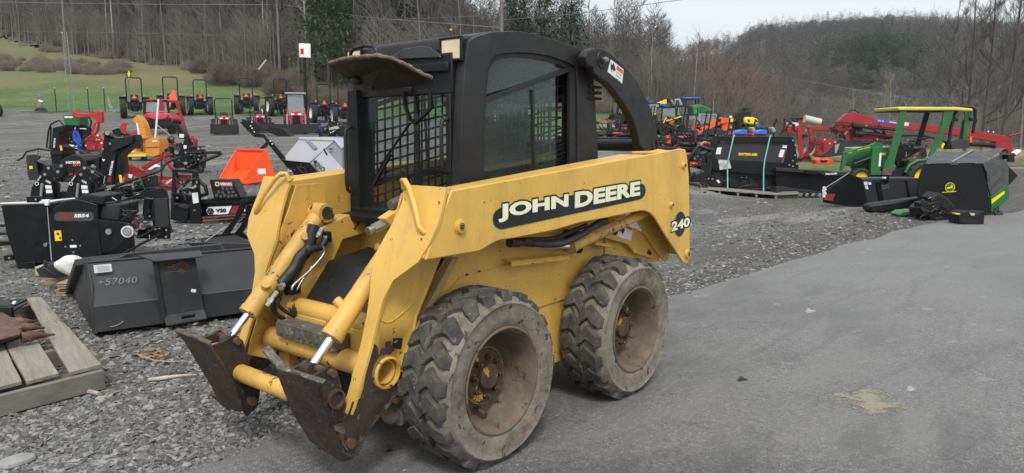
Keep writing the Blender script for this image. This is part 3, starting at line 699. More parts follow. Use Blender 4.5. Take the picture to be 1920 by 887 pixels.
# ---- wheels
def wheel(cx, side):
    RO, zc = .377, .368; cy = -.135 if side > 0 else 2*YM+.135
    def F(b, name, mat, par, **k):
        M = Matrix.Translation((cx, cy, zc)) @ (Matrix.Identity(4) if side > 0 else Matrix.Rotation(math.pi, 4, 'Z')) @ Matrix.Rotation(.7*cx+side, 4, 'Y')
        return K(b.xf(M), name, mat, par, **k)
    ax = (0, 1, 0); o = (0, 0, 0)
    rim = MB(); rim.lathe([(.214, -.13), (.226, -.125), (.226, -.115), (.205, -.10), (.19, -.02), (.186, .03), (.205, .095), (.214, .112), (.228, .118), (.231, .127), (.222, .130), (.209, .118), (.200, .098), (.190, .04), (.186, -.02), (.172, -.04), (.152, -.03), (.132, .002), (.124, .018), (.02, .018), (.0, .018)], o, ax, 48)
    w_ = F(rim, 'wheel', M_rim, SK, smooth=40)
    t = MB(); t.lathe([(.214, -.118), (.24, -.13), (.275, -.138), (.315, -.134), (.333, -.13), (.347, -.118), (.352, -.1), (.354, 0), (.352, .1), (.347, .114), (.336, .124), (.332, .134), (.326, .138), (.318, .134), (.30, .131), (.27, .134), (.243, .13), (.224, .118)], o, ax, 64)
    r = random.Random(int(cx*10)+side)
    t.v = [tuple(Vector(v)*(1+.004*noise.noise(Vector(v)*22))) for v in t.v]
    F(t, 'tyre', M_mud, w_, smooth=50)
    # tread lugs: chevron blocks in two staggered rows
    g = MB(); n = 21; p_ = 2*math.pi/n
    for row in (1, -1):
        for i in range(n):
            base = (i+(0 if row > 0 else .5))*p_; jit = r.uniform(-.02, .02)
            st = [(-.008, -.30, .25), (.022, .02, .29), (.05, .24, .33), (.082, .06, .31), (.110, -.10, .28), (.124, -.14, .24)]
            st = [(a_+r.uniform(-.002, .002), b_+r.uniform(-.05, .05), c_*r.uniform(.86, 1.1)) for a_, b_, c_ in st]
            P = []
            for (wv, off, hw) in st:
                wv2 = wv*row; rt_ = RO-.0015*r.random()-(0 if abs(wv) < .11 else .010 if abs(wv) < .12 else .032); rb = .344 if abs(wv) < .12 else .325
                for (rr, e) in ((rb, hw+.07), (rt_-.003, hw+.005), (rt_, hw-.03)):
                    for sg in (-1, 1):
                        a = base+jit+(off+sg*e)*p_; P.append((rr*math.cos(a), wv2, rr*math.sin(a)))
            m_ = len(st); F_ = []
            for k in range(m_-1):
                a, b = k*6, (k+1)*6
                for q0, q1 in ((0, 2), (2, 4), (4, 5), (5, 3), (3, 1)):
                    F_.append((a+q0, a+q1, b+q1, b+q0) if row > 0 else (a+q0, b+q0, b+q1, a+q1))
            F_ += [(0, 1, 3, 5, 4, 2), tuple((m_-1)*6+q for q in (0, 2, 4, 5, 3, 1))]
            g.add(P, F_)
    F(g, 'tread', M_lug, w_, smooth=25)
    h = MB(); h.lathe([(.0, .052), (.048, .052), (.055, .047), (.057, .030), (.062, .024), (.113, .024), (.119, .018)], o, ax, 28)
    for i in range(8):
        a = i*math.pi/4+.3; c = Vector((.083*math.cos(a), 0, .083*math.sin(a))); h.cyl(c+Vector((0, .022, 0)), c+Vector((0, .042, 0)), .0135, n=6); h.cyl(c+Vector((0, .022, 0)), c+Vector((0, .056, 0)), .007, n=8)
    F(h, 'hub', M_hub, w_, smooth=30)
    v = MB(); v.cyl((.125, -.03, -.065), (.15, .03, -.075), .011, n=8); v.cyl((.15, .028, -.075), (.152, .036, -.076), .016, n=8); F(v, 'valve_guard', M_hub, w_)
M_lug = paint('worn tread rubber', (.040, .039, .039), .78, var=.35, vs=20, chip=(.60, (.15, .13, .105), 30), dust=((.15, .132, .108), .6, 12), bump=(70, .6, .003))
for cx in (0., -1.077):
    for s in (1, -1): wheel(cx, s)
# ---- chassis
CY = -.29
b = MB(); b.pxz([(.23, .22), (.27, .42), (.25, .62), (.02, .84), (-.05, .99), (-1.3, 1.0), (-1.52, .72), (-1.50, .3), (-1.38, .2)], CY, CY-.05); b.mirror(YM)
b.bb(-1.50, -.10, CY-.052, 2*YM-CY+.052, .22, .93); b.bb(-.1, .30, CY-.052, 2*YM-CY+.052, .20, .30)
K(b, 'body', M_yel, bevel=.006)
b = MB()  # bolted lower side panels, front flange, rear panel seam
b.prism(pl([(1060, 560), (935, 600), (900, 560), (905, 540), (1052, 506), (1085, 512)], CY+.004), (0, .004, 0))
b.prism(pl([(862, 520), (1045, 470), (1060, 462), (1082, 510), (1052, 536), (900, 560), (830, 560)], CY+.003), (0, .003, 0))
b.prism(pl([(1133, 446), (1235, 470), (1232, 492), (1133, 492)], CY+.004), (0, .006, 0))
K(b, 'side_panel', M_yel, bevel=.0015)
b = MB(); b.prism(pl([(862, 482), (848, 486), (768, 640), (778, 628), (800, 600)], CY+.03), (0, -.035, 0)); K(b, 'front_flange', paint('dirty yellow', (.40, .27, .1), .6, var=.25, vs=8, dust=((.2, .16, .1), .6, 6)), bevel=.003)
b = MB(); A, B_ = T(942, 487, CY), T(1040, 477, CY); q = (B_-A).normalized()
b.prism([A+Vector((0, .002, 0)), B_+Vector((0, .002, 0)), B_+Vector((-.02, .075, -.004)), A+Vector((.02, .075, -.004))], (0, 0, .006))
b.prism([A+Vector((.02, .075, -.004)), B_+Vector((-.02, .075, -.004)), B_+Vector((-.02, .075, -.022)), A+Vector((.02, .075, -.022))], (0, -.004, 0)); K(b, 'step', M_yel, bevel=.002)
b = MB()
for px, py in ((875, 516), (898, 510), (908, 511), (920, 513), (816, 572), (810, 587)):
    c = T(px, py, CY+.0005); b.cyl(c, c+Vector((0, .005, 0)), .008 if px > 820 else .011, n=12)
K(b, 'bolt', M_rust)

M_pan = paint('scuffed black floor pan', (.010, .010, .011), .5, var=.3, vs=6, chip=(.665, (.28, .26, .22), 16), dust=((.10, .085, .065), .12, 4), bump=(12, .4))
b = MB(); i0, i1 = CY-.14, 2*YM-CY+.14
b.prism([(.345, i0, .57), (.345, i1, .57), (.16, i1, .79), (.16, i0, .79)], (-.01, 0, -.01)); b.prism([(.16, i0, .79), (.16, i1, .79), (-.08, i1, .83), (-.08, i0, .83)], (0, 0, -.012)); K(b, 'floor_pan', M_pan, bevel=.003)
# leaning uprights either side of the footwell
for s in (0, 1):
    c = MB(); c.pxz([(.40, .30), (.40, .60), (.19, .955), (.05, 1.0), (-.08, 1.0), (-.08, .90), (.07, .88), (.27, .55), (.27, .30)], -.43, -.35)
    if s: c.mirror(YM, False)
    K(c, 'front_upright', M_yelw, bevel=.008)
b = MB(); b.bb(.30, .385, -.43, -.97, .42, .585); b.cyl((.34, -.42, .60), (.34, -.98, .60), .045, n=16); K(b, 'front_crossmember', M_yelw, bevel=.006)
b = MB(); b.bb(-.06, .33, -.44, -.96, .24, .50); K(b, 'belly_pan', M_bpt, bevel=.004)
b = MB(); b.bb(.39, .48, -.52, -.93, .50, .565)
for i in range(9): b.box((.481, -.55-.043*i, .532), (.006, .02, .04), M=Matrix.Rotation(.6, 3, 'X'))
K(b, 'foot_step', paint('worn step plate', (.09, .08, .065), .8, var=.4, vs=20, chip=(.6, (.25, .22, .17), 25), bump=(60, .6)), bevel=.006)
b = MB(); b.pxz([(.14, .75), (.07, .9), (.02, .9), (.09, .75)], -.438, -.44); K(b, 'warning_plate', M_dec)
# ---- engine hood and rear
b = MB(); b.pxz([(-1.0, .93), (-1.0, 1.12), (-1.35, 1.12), (-1.56, 1.04), (-1.58, .60), (-1.52, .5)], -.40, -1.0); K(b, 'engine_hood', M_yel, bevel=.03)
b = MB(); b.bb(-1.60, -1.575, -.45, -.95, .45, .98)
for i in range(8): b.bb(-1.606, -1.598, -.5, -.9, .55+.05*i, .57+.05*i)
K(b, 'rear_grille', M_bpt, bevel=.003)
def worn(name, z0, top):
    m = M_yel.copy(); m.name = name; nt_ = m.node_tree; p = [n for n in nt_.nodes if n.type == 'BSDF_PRINCIPLED'][0]; lc = p.inputs['Base Color'].links[0].from_socket
    co = [n for n in nt_.nodes if n.type == 'TEX_COORD'][0].outputs['Object']; sp = nd(m, 'SeparateXYZ'); lk(m, co, sp.inputs[0])
    v = mth(m, 'ADD', sp.outputs[2], mth(m, 'MULTIPLY', noi(m, co, 16, 7, .7), top)); f = rng(m, v, z0+.5*top, z0+.5*top+.008, 1, 0)
    rc = mixc(m, rng(m, noi(m, co, 30, 8, .75), .5, .62), (.040, .032, .028), (.15, .125, .105)); lk(m, mixc(m, f, lc, rc), p.inputs['Base Color']); return m
M_web = worn('yellow paint worn off the toe', .37, .35); M_fpl = worn('yellow front plate worn at the foot', .335, .25)
# ---- lift arms
def cut(o, c, r):
    cb = MB(); cb.cyl((c[0], -3, c[1]), (c[0], 2, c[1]), r, n=40); q = cb.build('cutter', M_yel, None); q.location = (0, 0, 0)
    md = o.modifiers.new('b', 'BOOLEAN'); md.operation = 'DIFFERENCE'; md.object = q; md.solver = 'EXACT'
    for m_ in list(o.modifiers):
        if m_.type == 'BEVEL': o.modifiers.remove(m_)
    bpy.context.view_layer.update()
    me = bpy.data.meshes.new_from_object(o.evaluated_get(bpy.context.evaluated_depsgraph_get())); o.modifiers.clear(); o.data = me; bpy.data.objects.remove(q)
top = [(847, 357), (1262, 281.5), (1275, 278.5), (1285, 280), (1288, 288)]
rear = [(1292, 330), (1293.6, 414), (1293.6, 484), (1291, 492), (1286, 494.6), (1280, 491.6)]
arch = [(1268, 472), (1257, 455), (1245, 437), (1236, 421), (1227.7, 408), (1220, 400), (1213, 396.5), (1203, 395)]
bot = [(1133.6, 409.4), (1090, 417), (1042, 431.5), (963, 447), (940, 450), (931, 453), (921, 458), (912, 464), (901, 471), (798, 488)]
YA = -.07
sg = lambda P, y: [Vector((p.x, y, p.z)) for p in pl(P, YA)]
def xz(P): return [(p.x, p.z) for p in pl(P, YA)]
def both(f):
    for s in (1, -1): f(s)
armL = {}
def put(b, s, name, mat, par, **k):
    c = MB(); c.v = list(b.v); c.f = list(b.f)
    if s < 0: c.mirror(YM, False)
    return K(c, name, mat, par, **k)
full = top+rear+arch+bot
front_prof = [(.262, 1.185), (.285, 1.12), (.318, 1.05), (.352, .985), (.385, .91), (.415, .83), (.436, .757), (.458, .68), (.492, .575), (.54, .46), (.583, .36), (.612, .30)]
h_in = [.39, .405, .395, .375, .352, .36, .372, .378, .383, .386, .388, .40]
h_out = [.63, .635, .638, .632, .60, .49, .455, .446, .443, .443, .443, .432]
for s in (1, -1):
    o = MB(); o.prism([(x, YA, z) for x, z in xz(full)], (0, -.014, 0)); A = put(o, s, 'lift_arm', M_yel, SK, bevel=.005)
    P = xz(top[:1])+[(-1.20, 1.285), (-1.36, 1.28), (-1.25, 1.0)]+xz(bot); P[0] = (P[0][0], P[0][1]-.004)
    P = [(x, z-.004 if z > 1.1 else z+.004) for x, z in P]
    o = MB(); o.pxz(P, YA-.0145, -.215)                                # box beam core
    P2 = xz(full); c_ = [(x, z-.004 if z > 1.2 else z) for x, z in P2 if x < -1.1]
    o.prism([(x, -.20, z) for x, z in c_], (0, -.014, 0))               # inner leg plate
    o.prism([(-1.30, YA-.0145, 1.296), (-1.30, -.199, 1.296), (-1.69, -.199, 1.298), (-1.69, YA-.0145, 1.298)], (0, 0, -.012))
    o.prism([(-1.70, YA-.0145, 1.28), (-1.70, -.199, 1.28), (-1.775, -.199, .67), (-1.775, YA-.0145, .67)], (.012, 0, 0))
    put(o, s, 'arm_beam', M_yel, A, bevel=.004)
    # curved front plate
    o = MB(); n = len(front_prof); V = []
    for k, (x, z) in enumerate(front_prof):
        a = front_prof[max(0, k-1)]; c = front_prof[min(n-1, k+1)]; t = Vector((c[0]-a[0], 0, c[1]-a[1])).normalized(); nn = Vector((-t.z, 0, t.x))
        for hh in (h_in[k], h_out[k]):
            V += [Vector((x, YM+hh, z)), Vector((x, YM+hh, z))-nn*.012]
    Fc = []
    for k in range(n-1):
        i, j = k*4, (k+1)*4; Fc += [(i, i+2, j+2, j), (i+1, j+1, j+3, i+3), (i, j, j+1, i+1), (i+2, i+3, j+3, j+2)]
    Fc += [(0, 1, 3, 2), ((n-1)*4, (n-1)*4+2, (n-1)*4+3, (n-1)*4+1)]
    o.add(V, Fc); put(o, s, 'front_plate', M_fpl, A, smooth=50)
    # lower web
    web = [(.255, 1.15), (.30, 1.04), (.335, .97), (.37, .9), (.40, .83), (.42, .757), (.444, .68), (.478, .575), (.525, .46), (.568, .36), (.60, .29), (.628, .22), (.60, .17), (.565, .16), (.50, .25), (.42, .30), (.335, .37), (.312, .40), (.285, .50), (.262, .60), (.25, .645), (.10, .90), (.08, 1.15)]
    o = MB(); o.prism([(x, YM+.437, z) for x, z in web], (0, -.016, 0)); wo_ = put(o, s, 'arm_web', M_web, A, bevel=.003); cut(wo_, (.407, .45), .060)
    o = MB(); o.prism([(x, YM+.375, z) for x, z in [(.255, 1.15), (.30, 1.04), (.37, .9), (.42, .757), (.478, .575), (.525, .46), (.54, .40), (.45, .36), (.35, .40), (.285, .5), (.25, .645), (.10, .9), (.10, 1.15)]], (0, -.010, 0)); wo_ = put(o, s, 'inner_web', M_yelw, A, bevel=.003); cut(wo_, (.407, .45), .052)
    o = MB(); o.tube([(x, YM+.43, z) for x, z in [(.09, .915), (.25, .65), (.262, .60), (.285, .5), (.312, .40), (.335, .37)]], .011, 8); put(o, s, 'rim_flange', M_web, A, smooth=60)
    # weld seam on the web
    o = MB(); o.tube([(p.x, YM+.4385, p.z) for p in pl([(712, 590), (714, 600), (722, 604), (733, 603), (745, 595), (790, 556)], YM+.4385)], .003, 5); put(o, s, 'weld_seam', M_yel, A)
    # stepped boss and pins
    def boss(x, z, r, y=YA, nm='pivot_pin'):
        q = MB(); q.lathe([(0, .012), (r*.42, .012), (r*.45, .004), (r*.5, .004), (r*.55, .014), (r*.8, .013), (r*.86, .006), (r, .005), (r*1.02, -.01)], (x, y, z), (0, 1, 0), 24); pb = put(q, s, nm, M_yel, A, smooth=40)
        q = MB(); q.cyl((x, y-.001, z), (x, y+.016, z), r*.34, n=16); q.cyl((x-r*.05, y+.001, z-r*.08), (x-r*.05, y+.019, z-r*.08), r*.2, n=6); put(q, s, 'pin', M_dst, pb)
    for (px, py, r) in ((862, 425, .030), (1281, 310, .021), (1258, 384, .018), (1288, 476, .030)):
        c = T(px, py, YA); boss(c.x, c.z, r)
    # grab handle
    hh = [(.270, .40, 1.17), (.282, .405, 1.205), (.292, .43, 1.205), (.305, .47, 1.175), (.330, .53, 1.10), (.345, .565, 1.035), (.340, .585, 1.015), (.322, .59, 1.012)]
    o = MB(); o.tube([(x, YM+q, z) for x, q, z in hh], .011, 10); put(o, s, 'grab_handle', M_yel, A, smooth=60)
    # hose clamp boss behind plate and tube end ring
    o = MB(); o.lathe([(.055, -.018), (.055, .004), (.058, .007), (.064, .005), (.068, -.002), (.068, -.017)], (.407, YM+.437, .45), (0, 1, 0), 32); o.lathe([(.053, -.15), (.053, .006)], (.407, YM+.437, .45), (0, 1, 0), 32); put(o, s, 'tube_ring', M_yelw, A, smooth=60)
    armL[s] = A
    # tilt cylinder
    h1 = .30*s
    P0, P1, P2_ = Vector((.165, YM+h1*1.02, 1.02)), Vector((.57, YM+h1, .603)), Vector((.672, YM+h1, .500))
    o = MB(); o.lathe([(0, .035), (.040, .035), (.042, .045), (.042, (P1-P0).length-.03), (.045, (P1-P0).length-.028), (.045, (P1-P0).length), (.028, (P1-P0).length+.002), (0, (P1-P0).length+.002)], P0, P1-P0, 24)
    dr = (P1-P0).normalized(); q = P0+dr*.46; o.cyl(q, q+Vector((.02, -.05*s, .045)), .02, n=12); o.cyl(q-dr*.3+Vector((0, 0, 0)), q-dr*.3+Vector((.02, -.052*s, .02)), .018, n=12)
    cyl_ = K(o, 'tilt_cylinder', M_yelw, smooth=40)
    o = MB(); o.cyl(P0-Vector((0, .045, 0)), P0+Vector((0, .045, 0)), .045, n=24); o.cyl(P0+Vector((0, .03*s, 0)), P0+Vector((0, .14*s, 0)), .034, .05, n=24); K(o, 'cylinder_eye', M_yelw, cyl_, smooth=40)
    o = MB(); o.lathe([(0, 0), (.018, 0), (.018, .004), (.03, .004), (.031, -.01)], P0-Vector((0, .046*s, 0)), (0, -s, 0), 24); K(o, 'pin', M_rust, cyl_, smooth=40)
    o = MB(); o.cyl(P1, P2_, .0165, n=16); K(o, 'rod', M_chr, cyl_, smooth=60)
    o = MB(); o.cyl(P2_-Vector((0, .025, 0)), P2_+Vector((0, .025, 0)), .030, n=16); K(o, 'rod_eye', M_rust, cyl_, smooth=40)
    # lift cylinder and link behind the arm
    a1, a2 = T(1210, 398, -.16), T(1075, 462, -.2)
    o = MB(); o.cyl(a2, a1, .028, n=16); o.cyl(a2, a2-(a1-a2).normalized()*.02, .033, n=16); lc = put(o, s, 'lift_cylinder', M_yelw, SK, smooth=40)
    o = MB(); c0 = a2.lerp(a1, .58); o.cyl(c0, c0+(a1-a2).normalized()*.012, .032, n=16); put(o, s, 'clamp', M_stl, lc, smooth=40)
    o = MB(); o.cyl(a2, T(1000, 462, -.22), .014, n=12); put(o, s, 'rod', M_chr, lc, smooth=60)
    lkp = Z(3.414, 1090, 250, [(60, 652), (250, 575), (330, 600), (380, 625), (440, 655), (505, 770), (500, 815), (340, 765), (300, 710), (262, 700), (130, 662)])
    o = MB(); o.prism(pl(lkp, -.235), (0, -.02, 0)); li = put(o, s, 'rear_link', M_yel, SK, bevel=.003)
    if s > 0:
        d = Z(3.414, 1090, 250, [(246, 577), (330, 603), (318, 688), (230, 660)]); flat(pl(d, -.2345), M_white, li, 'decal', th=.001, n=(0, 1, 0))
        d2 = Z(3.414, 1090, 250, [(288, 592), (328, 605), (325, 622), (284, 608)]); flat(pl(d2, -.2333), M_orange, li, 'decal', th=.0006, n=(0, 1, 0))
        d3 = Z(3.414, 1090, 250, [(248, 596), (256, 586), (262, 610), (275, 596), (278, 622), (262, 650), (255, 622), (245, 640)]); flat(pl(d3, -.2331), M_dec, li, 'decal', th=.0006, n=(0, 1, 0))
        d4 = Z(3.414, 1090, 250, [(198, 590), (240, 585), (232, 640), (215, 655), (196, 645)]); flat(pl(d4, -.2345), M_dec, li, 'decal', th=.0008, n=(0, 1, 0))
        d5 = Z(3.414, 1090, 250, [(418, 765), (433, 743), (452, 770), (440, 782)]); flat(pl(d5, -.2345), M_bpt, li, 'hole', th=.0008, n=(0, 1, 0))
M_ln = None
# ---- arm decals (near arm)
A = armL[1]
e0, e1 = T(925, 405, YA), T(1210, 358, YA)
yd = YA+.0012
Zd = lambda P: [(900+a/3.1675, 280+b/3.1675) for a, b in P]
outl = Zd([(75, 420), (78, 390), (92, 366), (118, 348), (150, 340), (950, 203), (968, 205), (980, 220), (985, 245), (978, 272), (962, 292), (940, 300), (150, 472), (118, 476), (92, 462), (80, 445)])
q = pl(outl, yd); cx = sum((p for p in q), Vector())/len(q)
flat([(p-cx)*1.0+cx for p in q], M_sgrn, A, 'decal', th=.0006, n=(0, 1, 0))
flat([Vector(((p.x-cx.x)*.992+cx.x, p.y+.0008, (p.z-cx.z)*.955+cx.z)) for p in q], M_dec, A, 'decal', th=.0006, n=(0, 1, 0))
def letter(cu_s, pxa, pxb, pxc, mat_o=M_dec):       # word between traced corners: lower left, lower right, upper left
    a, b_, c = (T(*p, yd+.002) for p in (pxa, pxb, pxc)); rx = b_-a; up = c-a
    text(cu_s, mat_o, A, a-rx*.012-up*.1, rx, Vector((0, 0, 1)), up.length*1.2, rx.length*1.03, bold=.09, ext=.0)
    text(cu_s, M_cream, A, a+Vector((0, .0012, 0)), rx, Vector((0, 0, 1)), up.length, rx.length, bold=.052, ext=.0)
za = lambda p: (900+p[0]/3.1675, 280+p[1]/3.1675)
letter('JOHN', za((108, 436)), za((524, 360)), za((118, 328)))
letter('DEERE', za((562, 350)), za((950, 272)), za((566, 255)))
P = []
c = T(900+1188/3.1675, 280+444/3.1675, yd)
for i in range(28): P.append((c.x+.070*math.cos(i*2*math.pi/28), yd, c.z+.074*math.sin(i*2*math.pi/28)))
flat(P, M_sgrn, A, 'decal', th=.0006, n=(0, 1, 0)); flat([(c.x+(x-c.x)*.94, y+.0008, c.z+(z-c.z)*.94) for x, y, z in P], M_dec, A, 'decal', th=.0006, n=(0, 1, 0))
a_, b_ = T(*za((1134, 490)), yd), T(*za((1242, 456)), yd)
text('240', M_dec, A, a_+Vector((.008, .0015, -.008)), b_-a_, (0, 0, 1), .072, (b_-a_).length*1.12, bold=.085, ext=0)
text('240', M_cream, A, a_+Vector((0, .0028, 0)), b_-a_, (0, 0, 1), .056, (b_-a_).length, bold=.04, ext=0)
d = [(737, 634), (755, 634), (752, 655), (735, 653)]; flat(pl(d, YM+.4375), M_dec, A, 'decal', th=.0008, n=(0, 1, 0))
text('///////', M_white, A, T(738, 643, YM+.4395), (-1, 0, 0), (0, 0, 1), .006, .022, bold=0)
# bare steel where paint has worn off the lower web and the front plate
def wear(px, y, mat=None, th=.0012, par=A, name='bare_patch'): flat(pl(px, y), mat or M_rust, par, name, th=th, n=(0, 1, 0))
zw = lambda P: [(600+a/3.6962, 560+b/3.6962) for a, b in P]
ring0 = zw([(365, 300), (382, 315), (395, 330), (402, 350), (404, 385), (408, 395), (418, 360), (432, 340), (450, 345), (452, 300), (470, 296), (490, 292), (495, 318), (505, 345), (520, 350), (512, 362), (495, 372), (490, 385), (460, 386), (425, 393), (396, 420), (374, 460), (362, 510), (362, 560), (384, 600), (425, 628), (470, 630), (510, 608), (538, 565), (552, 530), (566, 500), (572, 560), (560, 590), (540, 622), (380, 830), (330, 900), (290, 960), (230, 1010), (190, 1020), (170, 900), (165, 830), (190, 815), (205, 770), (222, 716), (255, 705), (278, 690), (300, 620), (318, 520), (330, 430), (345, 380)])
wear(ring0, YM+.4372); cut([o_ for o_ in A.children if o_.name.startswith('bare_patch')][0], (.407, .45), .066)
# ---- torque tube, quick attach
b = MB(); b.lathe([(.048, -.43), (.048, .43), (.044, .43), (.044, -.43)], (.412, YM, .453), (0, 1, 0), 32, closed=True); b.cyl((.412, YM-.378, .453), (.412, YM-.30, .453), .055, .05, n=32, caps=False); b.cyl((.412, YM+.30, .453), (.412, YM+.378, .453), .05, .055, n=32, caps=False)
K(b, 'torque_tube', M_yelw, smooth=40)
QA = MB(); QA.cyl((.640, YM-.30, .362), (.640, YM+.30, .362), .037, n=24)
qa = K(QA, 'quick_attach', M_yelw, smooth=40)
p0 = Vector((.785, YM, .525)); pn = Vector((.325, 0, -.135)).normalized()
nearp = Z(2.7722, 320, 560, [(545, 365), (640, 390), (760, 435), (790, 445), (778, 460), (770, 480), (785, 525), (800, 570), (830, 655), (860, 740), (890, 800), (950, 830), (905, 850), (870, 845), (830, 810), (790, 790), (760, 770), (720, 740), (690, 690), (640, 610), (600, 520), (570, 440)])
base = [RP(a, c, p0, pn) for a, c in nearp]
for s in (1, -1):
    P = [p if s > 0 else Vector((p.x, 2*YM-p.y, p.z)) for p in base]
    if s < 0: P = P[::-1]
    o = MB(); o.prism(P, -pn*.012); plt = K(o, 'attach_plate', M_rust, qa, bevel=.003)
    # top lip folded forward and side flange folded back
    i0_, i1_ = 0, 0; i0, i1 = base[0], base[3]; lip = [i0, i1, i1-pn*.016+Vector((0, 0, .004)), i0-pn*.016+Vector((0, 0, .004))]
    e0, e1 = base[5], base[10]; fl = [e0-pn*.0125, e1-pn*.0125, e1-pn*.05, e0-pn*.10]
    o = MB(); o.prism(lip, (0, 0, .004))
    if s < 0: o.mirror(YM, False)
    K(o, 'flange', M_edge, plt, bevel=.002) if 'M_edge' in globals() else K(o, 'flange', M_rust, plt, bevel=.002)
    # gusset ears
    for hh in (.275, .405):
        g = MB(); g.prism([(x, YM+hh, z) for x, z in ([(.755, .51), (.70, .52), (.655, .535), (.62, .50), (.600, .42), (.585, .36), (.60, .30), (.65, .30), (.70, .36)] if hh > .3 else [(.755, .51), (.70, .52), (.655, .535), (.62, .50), (.605, .42), (.575, .35), (.55, .26), (.565, .19), (.62, .155), (.64, .20), (.70, .34)])], (0, -.014, 0))
        if s < 0: g.mirror(YM, False)
        K(g, 'gusset', M_rust, qa, bevel=.003)
    for gi in range(3):
        g = MB()
        if gi == 0: g.cyl((.655, YM+.24, .508), (.655, YM+.43, .508), .015, n=16)
        elif gi == 1: g.cyl((.600, YM+.24, .225), (.600, YM+.452, .225), .020, n=16)
        else: g.lathe([(.030, -.004), (.030, .01), (.038, .01), (.038, -.004)], (.635, YM+.406, .40), (0, 1, 0), 24)
        if s < 0: g.mirror(YM, False)
        K(g, 'pin', M_rusty, qa, smooth=40)
    g = MB(); g.bb(.66, .715, YM+.285, YM+.385, .41, .485)
    if s < 0: g.mirror(YM, False)
    K(g, 'latch_block', M_yelw, qa, bevel=.01)
# hand levers of the latch
b = MB(); b.bar(T(432, 622, -1.0), T(440, 672, -1.0), .024, .02); b.bar(T(440, 672, -1.0), T(426, 712, -1.0), .03, .02); K(b, 'latch_lever', paint('dirty steel lever', (.10, .095, .085), .7, .3, var=.4, vs=20, dust=((.2, .18, .15), .5, 10)), qa, bevel=.004)
M_chq = paint('checkered steel lever', (.16, .155, .14), .7, .3, var=.5, vs=40, bump=(90, .8))
b = MB(); b.bar(T(497, 652, -.74), T(532, 692, -.66), .035, .02, up=(0, 1, 0)); K(b, 'latch_lever', M_chq, qa, bevel=.004)
b = MB(); b.bar(T(560, 700, -.5), T(592, 688, -.42), .03, .02); K(b, 'latch_lever', M_chq, qa, bevel=.004)
b = MB(); b.sph(T(735, 775, -.36), (.05, .04, .045)); b.cyl((.30, -.35, .22), (.2, -.35, .25), .05, .06, n=12); K(b, 'mud_clump', M_mud, smooth=60)
# ---- hydraulics near the far arm and couplers
YH = -.955
def hose(pts, r, mat=M_hos, nm='hose', par=SK):
    P = [Vector(p) for p in pts]; Q = []
    for i in range(len(P)-1):
        p0_, p1_, p2_, p3_ = P[max(0, i-1)], P[i], P[i+1], P[min(len(P)-1, i+2)]
        for k in range(5):
            t = k/5; Q.append(.5*((2*p1_)+(-p0_+p2_)*t+(2*p0_-5*p1_+4*p2_-p3_)*t*t+(-p0_+3*p1_-3*p2_+p3_)*t**3))
    Q.append(P[-1]); b = MB(); b.tube(Q, r, 8); return K(b, nm, mat, par, smooth=60)
zh = lambda P, y: [T(440+a/2.957, 300+c/2.957, y) for a, c in P]
hose(zh([(440, 360), (420, 440), (410, 490), (360, 540), (330, 600), (280, 660), (255, 690)], YH), .028)
hose(zh([(505, 440), (480, 480), (440, 490), (400, 510)], YH+.03), .016)
hose(zh([(455, 385), (430, 430), (395, 480), (330, 570)], YH-.03), .018)
hose(zh([(490, 480), (495, 520), (420, 610), (330, 690), (318, 720)], YH+.05), .006, M_stl, 'steel_line')
hose(zh([(430, 590), (380, 660), (345, 720)], YH+.02), .006, M_stl, 'steel_line')
hose(zh([(255, 700), (225, 760), (215, 830), (250, 870), (275, 880)], YH), .010)
hose(zh([(240, 770), (240, 800), (270, 830), (320, 860), (360, 870)], YH+.03), .009)
for a, c, r in (((485, 380), (452, 430), .012), ((505, 420), (495, 460), .011), ((250, 690), (262, 720), .011), ((235, 730), (178, 810), .011), ((275, 690), (255, 700), .012), ((262, 822), (300, 846), .009), ((470, 485), (455, 492), .016)):
    p_, q_ = zh([a, c], YH+.02); b = MB(); b.cyl(p_, q_, r, n=8); m_ = p_.lerp(q_, .5); b.cyl(m_, m_+(q_-p_)*.25, r*1.35, n=6); K(b, 'fitting', M_stl, smooth=30)
b = MB(); c_ = zh([(320, 715)], YH)[0]; b.box(c_, (.06, .05, .045), rz=.3); K(b, 'valve_block', M_bpt2, bevel=.003); b = MB(); b.box(zh([(510, 425)], YH)[0], (.03, .04, .05)); K(b, 'valve_block', M_bpt2, bevel=.003)
# couplers by the near arm
yc = -.40
b = MB(); p_, q_ = T(690, 434, yc), T(728, 416, yc); b.cyl(p_, q_, .015, n=12); b.cyl(p_.lerp(q_, .25), q_, .021, n=6); b.cyl(p_, p_.lerp(q_, .1), .017, n=12); K(b, 'coupler', M_stl, smooth=30)
b = MB(); p_, q_ = T(732, 385, yc), T(768, 369, yc); b.cyl(p_, q_, .021, n=16)
for i in range(8): r_ = p_.lerp(q_, .1+.1*i); b.cyl(r_, r_+(q_-p_)*.04, .0235, n=16)
K(b, 'coupler', paint('grey coupler cap', (.13, .13, .125), .6, .4), smooth=30)
b = MB(); b.prism(pl([(722, 410), (760, 385), (775, 372), (768, 420), (735, 425)], -.37), (0, -.05, 0)); K(b, 'coupler_bracket', M_yel, bevel=.003)
